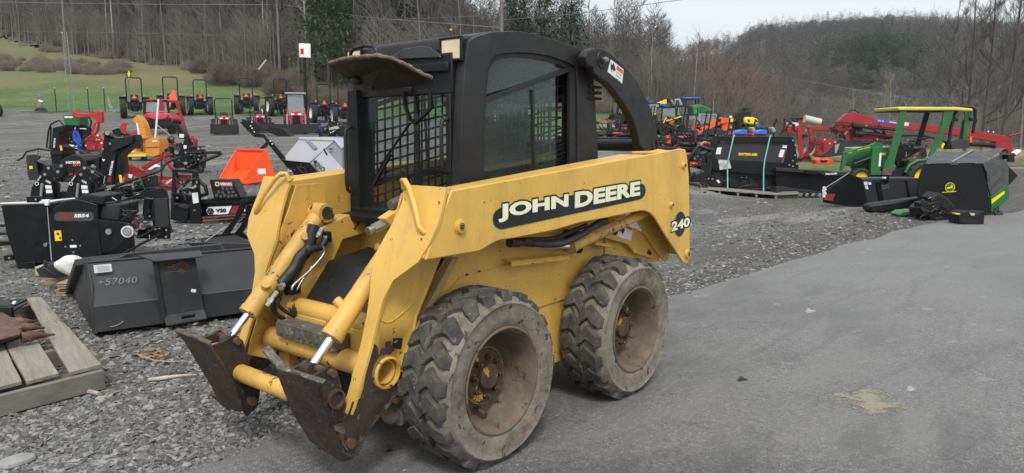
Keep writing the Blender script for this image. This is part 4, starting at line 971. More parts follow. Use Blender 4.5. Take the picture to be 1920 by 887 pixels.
# side hose run under the arm
ys = -.15
hose([T(958, 455, ys), T(985, 455, ys), T(1020, 458, ys+.02), T(1055, 456, ys+.03), T(1090, 440, ys+.02), T(1118, 420, ys), T(1136, 412, ys)], .017)
hose([T(958, 453, ys), T(990, 449, ys-.02), T(1040, 447, ys-.02), T(1080, 430, ys-.01), T(1100, 422, ys)], .011)
M_rf = paint('rusty fitting', (.06, .055, .05), .6, .5)
b = MB(); b.cyl(T(955, 455, ys), T(972, 455, ys), .022, n=12); K(b, 'fitting', M_rf, smooth=40)
b = MB(); b.cyl(T(980, 453, ys), T(1000, 454, ys), .018, n=8); K(b, 'fitting', M_rf, smooth=40)
b = MB(); b.cyl(T(1058, 440, CY-.01), T(1058, 440, CY)+Vector((0, .09, 0)), .03, n=20); b.cyl(T(1040, 458, CY)+Vector((0, .04, 0)), T(1075, 466, CY)+Vector((0, .04, 0)), .022, n=12); K(b, 'cylinder_anchor', M_bpt2, smooth=40)
b = MB(); b.prism(pl([(1060, 445), (1100, 425), (1120, 440), (1080, 462), (1062, 470)], CY+.003), (0, .03, 0)); b.prism(pl([(1100, 452), (1128, 456), (1128, 463), (1100, 458)], CY+.0), (0, .06, 0)); K(b, 'bracket', M_yel, bevel=.003)
# ---- cab
YC, YO = -.30, 2*YM+.30
zc_ = lambda P: [(860+a/2.957, 50+c/2.957) for a, c in P]
outer = zc_([(6, 930), (15, 600), (25, 380), (35, 230), (45, 130), (58, 80), (110, 50), (200, 28), (330, 24), (430, 42), (540, 75), (640, 110), (697, 140), (725, 190), (745, 260), (757, 380), (762, 480), (770, 620), (776, 760), (560, 830)])
inner = zc_([(128, 880), (133, 700), (143, 500), (152, 330), (160, 240), (175, 195), (200, 165), (250, 150), (330, 145), (410, 148), (500, 162), (580, 188), (640, 215), (655, 240), (658, 300), (660, 380), (661, 480), (662, 600), (664, 775), (400, 825)])
rail_i = zc_([(150, 872), (153, 700), (160, 500), (168, 340), (178, 250), (190, 215), (215, 190), (260, 176), (330, 170), (400, 172), (490, 186), (570, 210), (612, 232), (625, 250), (627, 300), (628, 380), (628, 480), (628, 600), (628, 770), (400, 815)])
def sidef(sd):
    c = MB(); c.ring(pl(outer, YC), [Vector((p.x, YC, p.z)) for p in pl(inner, YC)], (0, -.055, 0))
    return c if sd > 0 else c.mirror(YM, False)
cabo = K(sidef(1), 'cab', M_blk, bevel=.010, bseg=3); K(sidef(-1), 'side_frame', M_blk, cabo, bevel=.010, bseg=3)
roofp = [(-.10, 1.74), (-.10, 1.795), (-.085, 1.812), (-.02, 1.822)]
rp = [(p.x, p.z) for p in pl(outer[6:13], YC)]
prof = [(-.085, 1.735), (-.09, 1.79), (-.10, 1.807)]+[(x, z+.004) for x, z in rp]+[(rp[-1][0]-.02, rp[-1][1]-.06), (rp[-2][0], rp[-2][1]-.06), (rp[-4][0], rp[-4][1]-.06), (rp[0][0]-.05, 1.735)]
b = MB(); b.pxz(prof, YC-.03, YO+.03); K(b, 'roof', M_blk, cabo, bevel=.016, bseg=3, smooth=50)
b = MB(); b.pxz([(-.065, 1.56), (-.065, 1.735), (-.12, 1.735), (-.12, 1.56)], YC-.056, YO+.056); b.pxz([(-.05, 1.655), (-.05, 1.695), (-.066, 1.695), (-.066, 1.655)], YC-.07, YO+.07); b.bb(-.06, -.045, YC-.30, YO+.30, 1.56, 1.60)
K(b, 'front_header', M_bpt2, cabo, bevel=.006)
b = MB(); b.prism([TX(*p, -.062) for p in [(740, 104), (760, 92), (790, 87), (808, 88), (825, 100), (830, 108), (742, 112)]], (.012, 0, 0)); K(b, 'smoked_panel', paint('smoked plastic', (.03, .034, .036), .25), cabo, bevel=.003)
def lampq(y0, y1):
    b = MB(); b.bb(-.13, -.078, y0+.012, y1-.012, 1.70, 1.797); l_ = K(b, 'work_light', M_bpt, cabo, bevel=.004)
    b = MB(); b.bb(-.0795, -.071, y0+.004, y1-.004, 1.706, 1.790); K(b, 'lens', M_lens, l_, bevel=.004); b = MB(); yz_ = lambda p: [(-.080, y_, z_) for y_, z_ in p]
    b.ring(yz_([(y0-.006, 1.698), (y1+.006, 1.698), (y1+.006, 1.800), (y0-.006, 1.800)]), yz_([(y0+.004, 1.706), (y1-.004, 1.706), (y1-.004, 1.790), (y0+.004, 1.790)]), (.013, 0, 0)); K(b, 'bezel', M_bpt, l_, bevel=.002)
M_lens = paint('yellowed lens', (.72, .62, .40), .3, var=.12, vs=12, rust=(.62, (.65, .45, .16), 9))
lampq(-.430, -.308); lampq(YO+.015, YO+.125)
# roof hatch grab bar
hb = [TX(*p, .02) for p in [(656, 112), (658, 98), (665, 90), (685, 86), (700, 87), (706, 95), (706, 110)]]
b = MB(); b.tube(hb, .0085, 8); K(b, 'roof_grab_bar', M_blk, cabo, smooth=60)
# raised visor hatch with crumbling foam edge
vr = [TX(655, 152, -.03), TX(617, 123, .10), TX(640, 115, .17), TX(672, 112, .20), TX(707, 108, .22), TX(735, 114, .18), TX(765, 128, .11), TX(790, 142, .04), TX(815, 153, -.03), TX(790, 160, -.03), TX(740, 166, -.03), TX(690, 169, -.03)]
cv = sum(vr, Vector())/len(vr)+Vector((0, 0, .02)); n_ = len(vr); b = MB(); b.add(vr+[cv]+[p+Vector((0, 0, .012)) for p in vr]+[cv+Vector((0, 0, .012))], [(i, (i+1) % n_, n_) for i in range(n_)]+[(n_+1+(i+1) % n_, n_+1+i, 2*n_+1) for i in range(n_)]+[(i, n_+1+i, n_+1+(i+1) % n_, (i+1) % n_) for i in range(n_)]); vz = K(b, 'visor_hatch', paint('dark visor', (.014, .014, .014), .6, var=.3, vs=6, chip=(.70, (.2, .17, .12), 14)), cabo, smooth=20)
ft = []
for i in range(1, 8):
    a_, c_ = vr[i], vr[i+1]
    for k in range(5): q = a_.lerp(c_, k/5); ft.append(q+Vector((0, 0, .010+.004*noise.noise(q*60))))
b = MB(); b.tube(ft, [.0085+.004*noise.noise(q*80) for q in ft], 7); K(b, 'foam_edge', paint('crumbling foam', (.17, .14, .10), .95, var=.5, vs=40, bump=(150, 1.)), vz, smooth=60)
b = MB(); b.cyl(TX(655, 150, -.02), TX(700, 165, -.02), .012, n=8); b.sph(TX(668, 152, 0), (.03, .03, .02)); K(b, 'hinge', M_rust, vz)
# front opening: far jamb, sills, wiper, glass
b = MB()
b.bb(-.13, -.035, YO+.055, YO+.125, 1.0, 1.60); b.bb(-.115, -.05, YC-.085, YC-.055, 1.0, 1.56)
b.pxz([(-.03, .985), (-.03, 1.03), (-.35, 1.06), (-.35, .97)], YC-.06, YO+.06)
b.pxz([(.015, .965), (.03, 1.0), (-.12, 1.02), (-.12, .965)], YC-.05, YO+.05); K(b, 'door_sill', M_bpt2, cabo, bevel=.004)
b = MB(); b.bb(-.075, -.07, YC-.09, YO+.13, 1.03, 1.56)
K(b, 'windscreen', M_glass2, cabo, smooth=0)
xg = -.055
b = MB(); b.tube([TX(*p, xg) for p in [(700, 345), (716, 308), (731, 285), (768, 232)]], .006, 6); b.bar(TX(700, 348, xg), TX(732, 290, xg), .012, .012)
b.tube([TX(*p, xg+.02) for p in [(757, 172), (760, 200), (770, 225), (780, 229), (800, 212), (810, 200), (806, 172)]], .010, 6); K(b, 'wiper', M_bpt2, cabo, smooth=60)
for s in (0, 1):      # door grab rails
    y0 = YO+.085 if s else YC-.068
    P = [(-.03, y0, 1.10), (.0, y0, 1.115), (.006, y0, 1.15), (.006, y0, 1.38), (.0, y0, 1.41), (-.03, y0, 1.425)] if s else [(-.045, y0, 1.22), (-.015, y0, 1.225), (-.008, y0, 1.25), (-.008, y0, 1.42), (-.015, y0, 1.445), (-.045, y0, 1.45)]
    b = MB(); b.tube(P, .009, 8); K(b, 'grab_rail', M_blk, cabo, smooth=60)
# side windows: rail ring, divider bar, glass, punched grille inside
for sd in (1, -1):
    def pm(b):
        return b if sd > 0 else b.mirror(YM, False)
    b = MB(); b.ring([Vector((p.x, YC-.012, p.z)) for p in pl(inner, YC)], [Vector((p.x, YC-.012, p.z)) for p in pl(rail_i, YC)], (0, -.02, 0))
    b.prism([Vector((p.x, YC-.009, p.z)) for p in pl(zc_([(138, 400), (640, 215), (640, 243), (138, 430)]), YC)], (0, -.024, 0)); b.bar(T(*zc_([(408, 350)])[0], YC-.022)+Vector((0, -.022, 0))*0, T(*zc_([(420, 815)])[0], YC-.022), .012, .012)
    K(pm(b), 'window_frame', M_blk, cabo, bevel=.003)
    b = MB(); up_ = zc_([(160, 378), (178, 250), (190, 215), (215, 190), (260, 176), (330, 170), (400, 172), (490, 186), (570, 210), (625, 235)]); b.prism([Vector((p.x, YC-.020, p.z)) for p in pl(up_, YC)], (0, -.003, 0)); K(pm(b), 'upper_window', M_glass if sd > 0 else M_glassf, cabo, smooth=0)
    lo_ = zc_([(150, 425), (560, 275), (560, 790), (150, 872)]); b = MB(); b.prism([Vector((p.x, YC-.026, p.z)) for p in pl(lo_, YC)], (0, -.003, 0)); K(pm(b), 'lower_window', M_glass if sd > 0 else M_glassf, cabo, smooth=0)
    g = MB(); sl_ = .19; yg = YC-.062
    if sd < 0: g.bar((-.50, yg+.01, .98), (-.50, yg+.01, 1.66), .022, .012, up=(0, 1, 0))
    for i in range(16): x = -.10-.0515*i; g.bar((x, yg, .98), (x-.012, yg, 1.575-sl_*(x+.15)*1), .0105, .005, up=(0, 1, 0))
    for i in range(15):
        z = .955+.054*i
        if z > 1.60: break
        g.bar((-.08, yg-.0012, z-.01), (-.87, yg-.0012, z+.74*sl_), .0105, .004, up=(0, 1, 0))
    for i in range(14): z = 1.0+.022*i; g.bar((-.80, yg, z+.12), (-.90, yg, z+.14), .008, .004, up=(0, 1, 0))
    K(pm(g), 'window_grille', M_bpt2, cabo, smooth=0)
# rear wall of the cab, seat, controls
b = MB(); b.bb(-1.02, -.98, YC-.056, YO+.056, 1.0, 1.35); b.bb(-1.02, -.98, YC-.056, YC-.14, 1.35, 1.74); b.bb(-1.02, -.98, YO+.14, YO+.056, 1.35, 1.74); b.bb(-1.02, -.96, YC-.056, YO+.056, 1.66, 1.76); K(b, 'rear_panel', M_bpt2, cabo, bevel=.004)
g = MB()
for i in range(10): y = YC-.17-.05*i; g.bar((-.97, y, 1.35), (-.97, y, 1.66), .008, .005, up=(1, 0, 0))
for i in range(6): z = 1.38+.05*i; g.bar((-.966, YC-.14, z), (-.966, YO+.14, z), .008, .005, up=(1, 0, 0))
K(g, 'rear_grille', M_bpt2, cabo, smooth=0)
M_seat = paint('worn black seat', (.02, .02, .022), .6, var=.3, vs=8, dust=((.1, .09, .07), .4, 5))
b = MB(); b.bb(-.78, -.36, -.50, -.92, 1.02, 1.10); st_ = K(b, 'seat', M_seat, cabo, bevel=.03, bseg=3)
b = MB(); b.pxz([(-.74, 1.08), (-.66, 1.08), (-.76, 1.46), (-.83, 1.46)], -.52, -.90); K(b, 'backrest', M_seat, st_, bevel=.03, bseg=3)
b = MB(); b.tube([T(762, 372, -.5), T(760, 350, -.5)], .010, 8); b.cyl(T(762, 350, -.5), T(759, 322, -.5), .019, .015, n=12); b.sph(T(759, 322, -.5), .015); K(b, 'control_lever', M_bpt, cabo, smooth=60)
# ---- curved rear stanchion (arch) on both sides
ar_o = zc_([(700, 165), (720, 135), (760, 117), (800, 119), (850, 150), (900, 192), (950, 245), (1000, 315), (1040, 390), (1070, 460), (1090, 530), (1105, 600), (1123, 680), (1040, 700), (1005, 660), (995, 600), (975, 540), (945, 470), (905, 410), (860, 350), (830, 315), (780, 285), (752, 260), (745, 225), (712, 215)])
for s in (1, -1):
    o = MB(); o.prism(pl(ar_o, -.22), (0, -.05, 0)); st2 = put(o, s, 'rear_stanchion', M_blk, SK, bevel=.008, bseg=3)
    c = T(860+795/2.957, 50+183/2.957, -.22)
    q = MB(); q.lathe([(0, .012), (.022, .012), (.024, .006), (.044, .006), (.048, -.001)], c, (0, 1, 0), 28); q.cyl((c.x, -.26, c.z), (c.x, -.315, c.z), .06, n=28); put(q, s, 'pivot', M_bpt2, st2, smooth=40)
    q = MB(); q.cyl(c+Vector((0, .012, 0)), c+Vector((0, .026, 0)), .014, n=6); q.cyl(c+Vector((-.008, .012, 0)), c+Vector((-.008, .032, 0)), .008, n=10); put(q, s, 'bolt', M_stl, st2)
    c2 = T(860+1087/2.957, 50+660/2.957, -.22); q = MB(); q.lathe([(.022, -.02), (.022, .004), (.03, .006), (.033, -.001)], c2, (0, 1, 0), 24); put(q, s, 'bushing', M_bpt2, st2, smooth=40)
    if s > 0:
        dd = zc_([(843, 182), (914, 238), (905, 316), (825, 250)]); flat(pl(dd, -.2195), M_white, st2, 'decal', th=.001, n=(0, 1, 0))
        dd = zc_([(878, 214), (912, 243), (909, 265), (873, 236)]); flat(pl(dd, -.2183), M_orange, st2, 'decal', th=.0006, n=(0, 1, 0))
        dd = zc_([(843, 192), (850, 215), (858, 200), (864, 215), (870, 240), (862, 250), (850, 235), (848, 255), (842, 230)]); flat(pl(dd, -.2183), M_dec, st2, 'decal', th=.0006, n=(0, 1, 0))
        for k in range(3):
            dd = zc_([(874-k, 248+k*17), (903-k*2, 271+k*17), (902-k*2, 277+k*17), (873-k, 254+k*17)]); flat(pl(dd, -.2183), M_grey, st2, 'decal', th=.0005, n=(0, 1, 0))
b = MB(); b.cyl((-1.62, -.27, 1.325), (-1.62, 2*YM+.27, 1.325), .035, n=24); K(b, 'cross_tube', M_bpt2, smooth=40)
b = MB(); b.bb(-1.12, -1.0, -.33, -1.07, 1.56, 1.66); 
for i in range(3): b.bb(-1.14, -1.02, -.29, -.33, 1.57+.03*i, 1.585+.03*i)
K(b, 'rear_crossbar', M_bpt2, bevel=.004)
# leaf on the roof
lf = MB(); c = T(848, 58, -.45); lf.add([c, c+Vector((.02, .01, .03)), c+Vector((.0, .03, .012)), c+Vector((-.02, .0, .025)), c+Vector((-.01, -.03, .01))], [(0, 1, 2), (0, 2, 3), (0, 3, 4)])
tag(lf.build('dead_leaf', paint('dead leaf', (.45, .25, .17), .8), smooth=0), 'curled brown dead leaf lying on the black cab roof', 'leaf')
# ================================================================ helper for things seen across the yard
class VT:
    """a thing standing at the ground point under pixel (px, py); its local x runs to the right, y away from the viewer"""
    def __init__(s, name, label, cat, px, py, rz=0., group=None, d=None):
        P = AT(px, d) if d else G(px, py); s.P = P; s.rz = VIEW+rz
        s.t = thing(name, label, cat, P, s.rz, group); s.M = ORG[s.t.name].inverted()
        s.n = Vector((-math.sin(s.rz), math.cos(s.rz), 0)); s.dp = (P-C0).dot(FW); s.px = s.dp/FPX
    def q(s, px, py, dy=0.): return s.M @ RP(px, py, s.P+s.n*dy, s.n)
    def qs(s, pts, dy=0.): return [s.q(a, b, dy) for a, b in pts]
    def pr(s, name, pts, dy, th, mat, par=None, bevel=.004, smooth=35, label=None):
        b = MB(); b.prism(s.qs(pts, dy), (0, th, 0)); return b.build(name, mat, par or s.t, bevel=bevel, smooth=smooth, label=label)
    def prs(s, name, plist, dy, th, mat, par=None, bevel=.004):
        b = MB()
        for pts in plist: b.prism(s.qs(pts, dy), (0, th, 0))
        return b.build(name, mat, par or s.t, bevel=bevel)
    def tube(s, name, pts, r, mat, par=None, n=8):
        b = MB(); b.tube([s.q(*p) for p in pts], r, n); return b.build(name, mat, par or s.t, smooth=60)
    def rod(s, name, a, c, r, mat, par=None, r2=None, n=12):
        b = MB(); b.cyl(s.q(*a), s.q(*c), r, r2, n=n); return b.build(name, mat, par or s.t, smooth=40)
    def disc(s, name, px, py, rpx, dy, th, mat, par=None, n=24, inner=0, bevel=0):
        b = MB(); c = s.q(px, py, dy); r = rpx*s.px*(1+dy/s.dp)
        if inner: b.lathe([(r*inner, 0), (r, 0), (r, th), (r*inner, th)], c, (0, 1, 0), n, closed=True)
        else: b.cyl(c, c+Vector((0, th, 0)), r, n=n)
        return b.build(name, mat, par or s.t, smooth=40, bevel=bevel)
    def box(s, name, p0, p1, dy, th, mat, par=None, bevel=.006):
        a = s.q(*p0, dy); c = s.q(*p1, dy); b = MB(); b.bb(a.x, c.x, dy, dy+th, a.z, c.z); return b.build(name, mat, par or s.t, bevel=bevel)
    def dots(s, name, pts, rpx, dy, mat, par=None):
        for p in pts:
            b = MB(); c = s.q(p[0], p[1], dy); b.cyl(c, c+Vector((0, -.008, 0)), rpx*s.px, n=8); b.build(name, mat, par or s.t)
    def tx(s, st, a, c, hpx, dy, mat, par=None, bold=.02, shear=0, name='lettering'):      # text from pixel a to pixel c along its baseline
        A_, B_ = s.q(*a, dy), s.q(*c, dy); rx = B_-A_; up = Vector((0, -1, 0)).cross(rx)*-1; up = rx.cross(Vector((0, 1, 0)))*-1
        if rx.x < 0 and abs(rx.x) > abs(rx.z): pass
        nrm = Vector((0, -1, 0)); up = nrm.cross(rx)
        return text(st, mat, par or s.t, A_, rx, up, hpx*s.px*(1+dy/s.dp), rx.length, bold=bold, shear=shear, ws=False, ext=0, name=name)
    def wheel(s, px, py, rpx, dy, wd, rim=M_white, par=None, ax=(0, 1, 0), rr=.5, lugs=0):
        b = MB(); c = s.q(px, py, dy); r = rpx*s.px*(1+dy/s.dp); a = Vector(ax).normalized()
        w_ = MB(); w_.lathe([(r*rr, -wd*.45), (r*rr*.9, -wd*.3), (r*.15, -wd*.2), (0, -wd*.2)], c, a, 20); w_.lathe([(r*rr, wd*.45), (r*rr*.9, wd*.3), (0, wd*.3)], c, a, 20)
        wo = w_.build('wheel', rim, par or s.t, smooth=40)
        b.lathe([(r*rr, -wd*.42), (r*.8, -wd*.5), (r*.95, -wd*.44), (r, -wd*.3), (r, wd*.3), (r*.95, wd*.44), (r*.8, wd*.5), (r*rr, wd*.42)], c, a, 28)
        if lugs:
            e, f, _ = basis(a)
            for i in range(lugs):
                for sg in (-1, 1):
                    t = 2*math.pi*(i+(.5 if sg > 0 else 0))/lugs; t2 = t+.25
                    p1 = c+(e*math.cos(t)+f*math.sin(t))*r*1.01; p2 = c+a*sg*wd*.46+(e*math.cos(t2)+f*math.sin(t2))*r*.99; b.bar(p1, p2, r*.10, r*.10, up=(e*math.cos(t)+f*math.sin(t)))
        b.build('tyre', M_rub, wo, smooth=30); return wo
def SP(pts): return pts
z1_ = lambda s, ox, oy: (lambda P: [(ox+a/s, oy+b/s) for a, b in P])
# ---------------------------------------------------------------- old wooden pallet with steel on it
zp = z1_(3.697, 0, 540)
PZ = .135
M_wood = woodm('weathered pallet wood', (.37, .335, .28), (.12, .105, .085), (22, 1.6, 22))
a, c = TZ(50, 559, PZ), TZ(131, 699, PZ); rzp = math.atan2((c-a).y, (c-a).x)-math.pi/2
PL = thing('wooden_pallet', 'grey weathered wooden pallet with split boards in the lower left corner', 'pallet', (a.x, a.y, 0), rzp)
Mi = ORG[PL.name].inverted()
boards = [[(185, 70), (285, 60), (705, 530), (480, 590)], [(-60, 215), (140, 182), (408, 592), (185, 652)], [(-330, 300), (-40, 250), (150, 648), (-120, 720)], [(-640, 380), (-360, 320), (-170, 735), (-420, 800)]]
for bd in boards:
    P = [Mi @ TZ(px, py, PZ) for px, py in zp(bd)]
    b = MB(); n = 14; V = []
    L0, L1, R0, R1 = P[0], P[3], P[1], P[2]
    for i in range(n+1):
        t = i/n; e0 = L0.lerp(L1, t); e1 = R0.lerp(R1, t); j = .004*noise.noise(Vector((t*6, bd[0][0], 0))); dz = .004*math.sin(t*5+bd[0][0])
        V += [e0+Vector((j, 0, dz)), e1+Vector((-j, 0, dz*.6)), e1+Vector((-j, 0, dz*.6-.02)), e0+Vector((j, 0, dz-.02))]
    F_ = [(k*4+q_, k*4+(q_+1) % 4, k*4+4+(q_+1) % 4, k*4+4+q_) for k in range(n) for q_ in range(4)]+[(3, 2, 1, 0), (n*4, n*4+1, n*4+2, n*4+3)]
    b.add(V, F_); b.build('deck_board', M_wood, PL, bevel=.002)
M_wood2 = woodm('weathered pallet stringer', (.25, .235, .205), (.11, .10, .088), (1.2, 16, 16))
for k, (p0_, p1_) in enumerate([((-700, 905), (706, 560)), ((-600, 640), (520, 395)), ((-500, 290), (250, 105))]):
    A_, B_ = [Mi @ TZ(px, py, PZ-.021) for px, py in zp([p0_, p1_])]; b = MB(); m_ = Vector((0, .02, -.052)) if k == 0 else Vector((0, 0, -.052))
    b.bar(A_+m_, B_+m_, .04, .104); b.build('stringer', M_wood2, PL, bevel=.003)
for k, (p0_, p1_) in enumerate([((-600, 880), (690, 560)), ((-600, 500), (400, 265))]):
    A_, B_ = [Mi @ TZ(px, py, .025) for px, py in zp([p0_, p1_])]; b = MB(); b.bar(A_, B_, .09, .018); b.build('bottom_board', M_wood2, PL, bevel=.002)
# ripper teeth
zt = lambda px, py, z: TZ(px/3.697, 540+py/3.697, z)
RT_ = thing('ripper_shank', 'rusty brown steel ripper with three pointed teeth lying on the weathered pallet', 'ripper', zt(60, 330, PZ), 0)
Mr = ORG[RT_.name].inverted()
M_rip = paint('rust brown casting', (.13, .07, .048), .65, .3, var=.35, vs=14, dust=((.22, .13, .09), .4, 9), chip=(.66, (.30, .22, .16), 30), bump=(50, .5))
b = MB(); b.prism([Mr @ zt(px, py, PZ+.012) for px, py in [(-420, 330), (-60, 215), (10, 215), (60, 240), (150, 300), (160, 330), (40, 380), (-420, 520)]], (0, 0, .055)); b.prism([Mr @ zt(px, py, PZ+.068) for px, py in [(-200, 270), (-40, 245), (150, 300), (140, 330), (-10, 370), (-200, 420)]], (0, 0, .012)); b.build('shank', M_rip, RT_, bevel=.008)
for (x0, y0, x1, y1, x2, y2, r) in ((60, 232, 170, 232, 262, 230, .028), (110, 272, 220, 272, 312, 276, .030), (150, 345, 250, 330, 378, 322, .034)):
    b = MB(); p0_, p1_, p2_ = (Mr @ zt(x0, y0, PZ+.05), Mr @ zt(x1, y1, PZ+.048), Mr @ zt(x2, y2, PZ+.03)); b.tube([p0_, p0_.lerp(p1_, .45), p0_.lerp(p1_, .5), p1_, p1_.lerp(p2_, .5), p2_], [r, r*.93, r*1.08, r*.75, r*.4, r*.17], 10)
    b.build('tooth', M_rip, RT_, smooth=50)
BXB = thing('steel_channel', 'short black steel channel with a white tag on the far edge of the weathered pallet', 'channel', zt(60, 150, PZ), 0); Mb = ORG[BXB.name].inverted()
b = MB(); P = [Mb @ zt(px, py, PZ+.10) for px, py in [(-330, 30), (60, 85), (185, 70), (190, 78), (75, 130), (-330, 120)]]; b.prism(P, (0, 0, -.012)); b.prism([Mb @ zt(px, py, PZ+.10) for px, py in [(-330, 112), (75, 124), (78, 136), (-330, 126)]], (0, 0, -.095)); b.prism([Mb @ zt(px, py, PZ+.10) for px, py in [(70, 80), (82, 80), (95, 132), (75, 132)]], (0, 0, -.095)); b.prism([Mb @ zt(px, py, PZ+.02) for px, py in [(75, 130), (190, 78), (192, 100), (80, 160)]], (0, 0, -.012)); b.build('channel_body', M_bpt2, BXB, bevel=.003)
b = MB(); b.prism([Mb @ zt(px, py, PZ+.1015) for px, py in [(78, 110), (92, 92), (114, 92), (100, 112)]], (0, 0, .001)); b.build('tag', M_white, BXB)
# sticks and dead leaves on the stone
M_stick = paint('bleached stick', (.42, .38, .31), .9, var=.25, vs=12)
def stick(pts, r, lb, z=.02):
    P = [TZ(a_, b_, z) for a_, b_ in pts]; b = MB(); o_ = P[0]; b.tube([p-o_ for p in P], [r*(.5+.5*math.sin(.6+i)) for i in range(len(P))], 6); tag(b.build('stick', M_stick, smooth=60, loc=o_), lb, 'stick')
stick([(278, 712), (300, 710), (335, 705), (368, 702)], .013, 'bleached wooden stick lying on the stone left of the loader plate')
stick([(118, 735), (150, 730), (185, 738)], .014, 'split wood splinter poking from under the weathered pallet')
stick([(500, 612), (520, 605), (545, 600)], .009, 'thin brown stick beside the grey bucket')
stick([(255, 664), (290, 676), (320, 678), (350, 676)], .004, 'long thin twig on the stone in front of the grey bucket')
rl = random.Random(4); b = MB()
for i in range(60):
    c_ = TZ(rl.gauss(290, 12), rl.gauss(663, 5), .02+.01*rl.random()); u_ = Vector((rl.gauss(0, 1), rl.gauss(0, 1), rl.gauss(0, .4))).normalized()*.022; v_ = u_.cross(Vector((0, 0, 1)))*.7
    b.quad(c_-u_, c_-v_, c_+u_, c_+v_)
tag(b.build('leaf_litter', paint('brown leaves', (.24, .16, .10), .9, var=.4, vs=20), smooth=0), 'little heap of brown dead leaves on the stone', kind='stuff')
rk = MB(); rk.sph((0, 0, 0), (.075, .055, .03), 12, 8); rk.v = [tuple(Vector(v)*(1+.25*noise.noise(Vector(v)*18))) for v in rk.v]
tag(rk.build('rock', paint('pale rock', (.27, .27, .26), .9, var=.2, vs=14, bump=(30, .6)), smooth=30, loc=TZ(28, 866, .015)), 'flat pale rock at the lower left edge of the picture', 'rock')
rk = MB(); rk.sph((0, 0, 0), (.02, .016, .01), 10, 6); tag(rk.build('pebble', M_grey, smooth=30, loc=TZ(350, 872, .015)), 'single grey pebble on the asphalt edge in front of the loader', 'pebble')
# ---------------------------------------------------------------- long dark grey bucket
zb = z1_(4.032, 60, 430)
a, c = G(176, 628), G(442, 592); rb = math.atan2(c.y-a.y, c.x-a.x); ln = 2.05
BK = thing('loader_bucket', 'long dark grey loader bucket with chalked number, its back towards the viewer', 'bucket', a, rb); Mk = ORG[BK.name].inverted()
ex = Vector((math.cos(rb), math.sin(rb), 0)); ey = Vector((-math.sin(rb), math.cos(rb), 0))
def kx(px, py, x=0.): return Mk @ RP(px, py, a+ex*x, ex)      # on an end plate
def ky(px, py, y=0.): return Mk @ RP(px, py, a+ey*y, ey)      # on the back
side = [kx(*p) for p in zb([(412, 252), (440, 400), (458, 560), (470, 700), (482, 790), (440, 798), (370, 700), (300, 620), (268, 490), (375, 240)])]
yz = [(p.y, p.z) for p in side]
yt, zt_ = yz[0]; yb_, zb_ = yz[4]
b = MB(); b.prism(side, (.012, 0, 0)); b.build('end_plate', M_gpt, BK, bevel=.002); b = MB(); b.prism([p+Vector((ln-.012, 0, 0)) for p in side], (.012, 0, 0)); b.build('end_plate', M_gpt, BK, bevel=.002)
mid = (yz[2][0]-.02, yz[2][1]-.02)
b = MB(); sh = [(yt, zt_), ((yt+mid[0])/2-.004, (zt_+mid[1])/2), mid, (yb_, zb_+.01), (yb_+.10, .012), (.5, .006)]
V = []; 
for (y, z) in sh: V += [(0.006, y, z), (ln-.006, y, z), (ln-.006, y+.01, z-.002), (.006, y+.01, z-.002)]
n = len(sh); b.add(V, [f for k in range(n-1) for f in ((k*4, k*4+1, k*4+5, k*4+4), (k*4+3, k*4+7, k*4+6, k*4+2))]); b.build('shell', M_gpt, BK, smooth=25)
for z_ in (mid, ):
    b = MB(); b.bar((0, z_[0]-.002, z_[1]), (ln, z_[0]-.002, z_[1]), .006, .007); b.build('weld_bead', paint('weld bead', (.16, .16, .15), .5, .4), BK)
b = MB(); b.tube([(.0, yt, zt_), (ln, yt, zt_)], .011, 8); b.build('top_lip', M_gpt, BK, smooth=60)
lipa, lipb = [kx(*p) for p in zb([(385, 246), (283, 512)])]; b = MB(); b.bar(lipa, lipb, .05, .10, up=(1, 0, 0)); b.bar(lipb, kx(*zb([(318, 610)])[0]), .05, .09, up=(1, 0, 0)); b.build('side_cutter', M_gpt, BK, bevel=.003)
# quick attach plate on the back
YF = min(q_[0] for q_ in yz)-.016
b = MB(); f = [ky(*p, YF) for p in zb([(925, 240), (1235, 205), (1300, 605), (995, 660)])]; b.prism(f, (0, .01, 0)); qp = b.build('attach_plate', M_gpt2, BK, bevel=.002)
b = MB(); P = [ky(*p, YF+.02) for p in zb([(810, 202), (925, 240), (1293, 203), (1285, 165)])]; T0 = [ky(*zb([(925, 238)])[0], YF-.05), ky(*zb([(1293, 203)])[0], YF-.05)]
b.add([P[0]+Vector((0, .05, .0)), P[3]+Vector((0, .05, 0)), T0[1], T0[0]]+[v+Vector((0, 0, -.01)) for v in (P[0]+Vector((0, .05, .0)), P[3]+Vector((0, .05, 0)), T0[1], T0[0])], [(0, 1, 2, 3), (4, 7, 6, 5), (0, 4, 5, 1), (3, 2, 6, 7), (0, 3, 7, 4), (1, 5, 6, 2)]); b.build('hook_lip', M_gpt, qp, bevel=.002)
b = MB(); P = [ky(*p, YF-.001) for p in zb([(995, 655), (1300, 603)])]; Q = [p+Vector((0, -.075, -.05)) for p in P]; sl2 = lambda t, v: P[0].lerp(P[1], t).lerp(Q[0].lerp(Q[1], t), v)
for (t0, t1, v0, v1) in ((0, .40, 0, 1), (.74, 1, 0, 1), (.40, .74, 0, .3), (.40, .74, .68, 1)):
    b.prism([sl2(t0, v0), sl2(t1, v0), sl2(t1, v1), sl2(t0, v1)], (0, 0, -.01))
b.build('latch_shelf', M_gpt2, qp)
b = MB(); b.bar(ky(*zb([(925, 240)])[0], YF-.015), ky(*zb([(998, 690)])[0], YF-.015), .014, .03, up=(1, 0, 0)); b.build('side_rib', M_gpt, qp, bevel=.002)
def YS(z):
    for (y0, z0), (y1, z1) in zip(sh[:-1], sh[1:]):
        if z1 <= z <= z0: return y0+(y1-y0)*(z-z0)/(z1-z0)-.012
    return YF
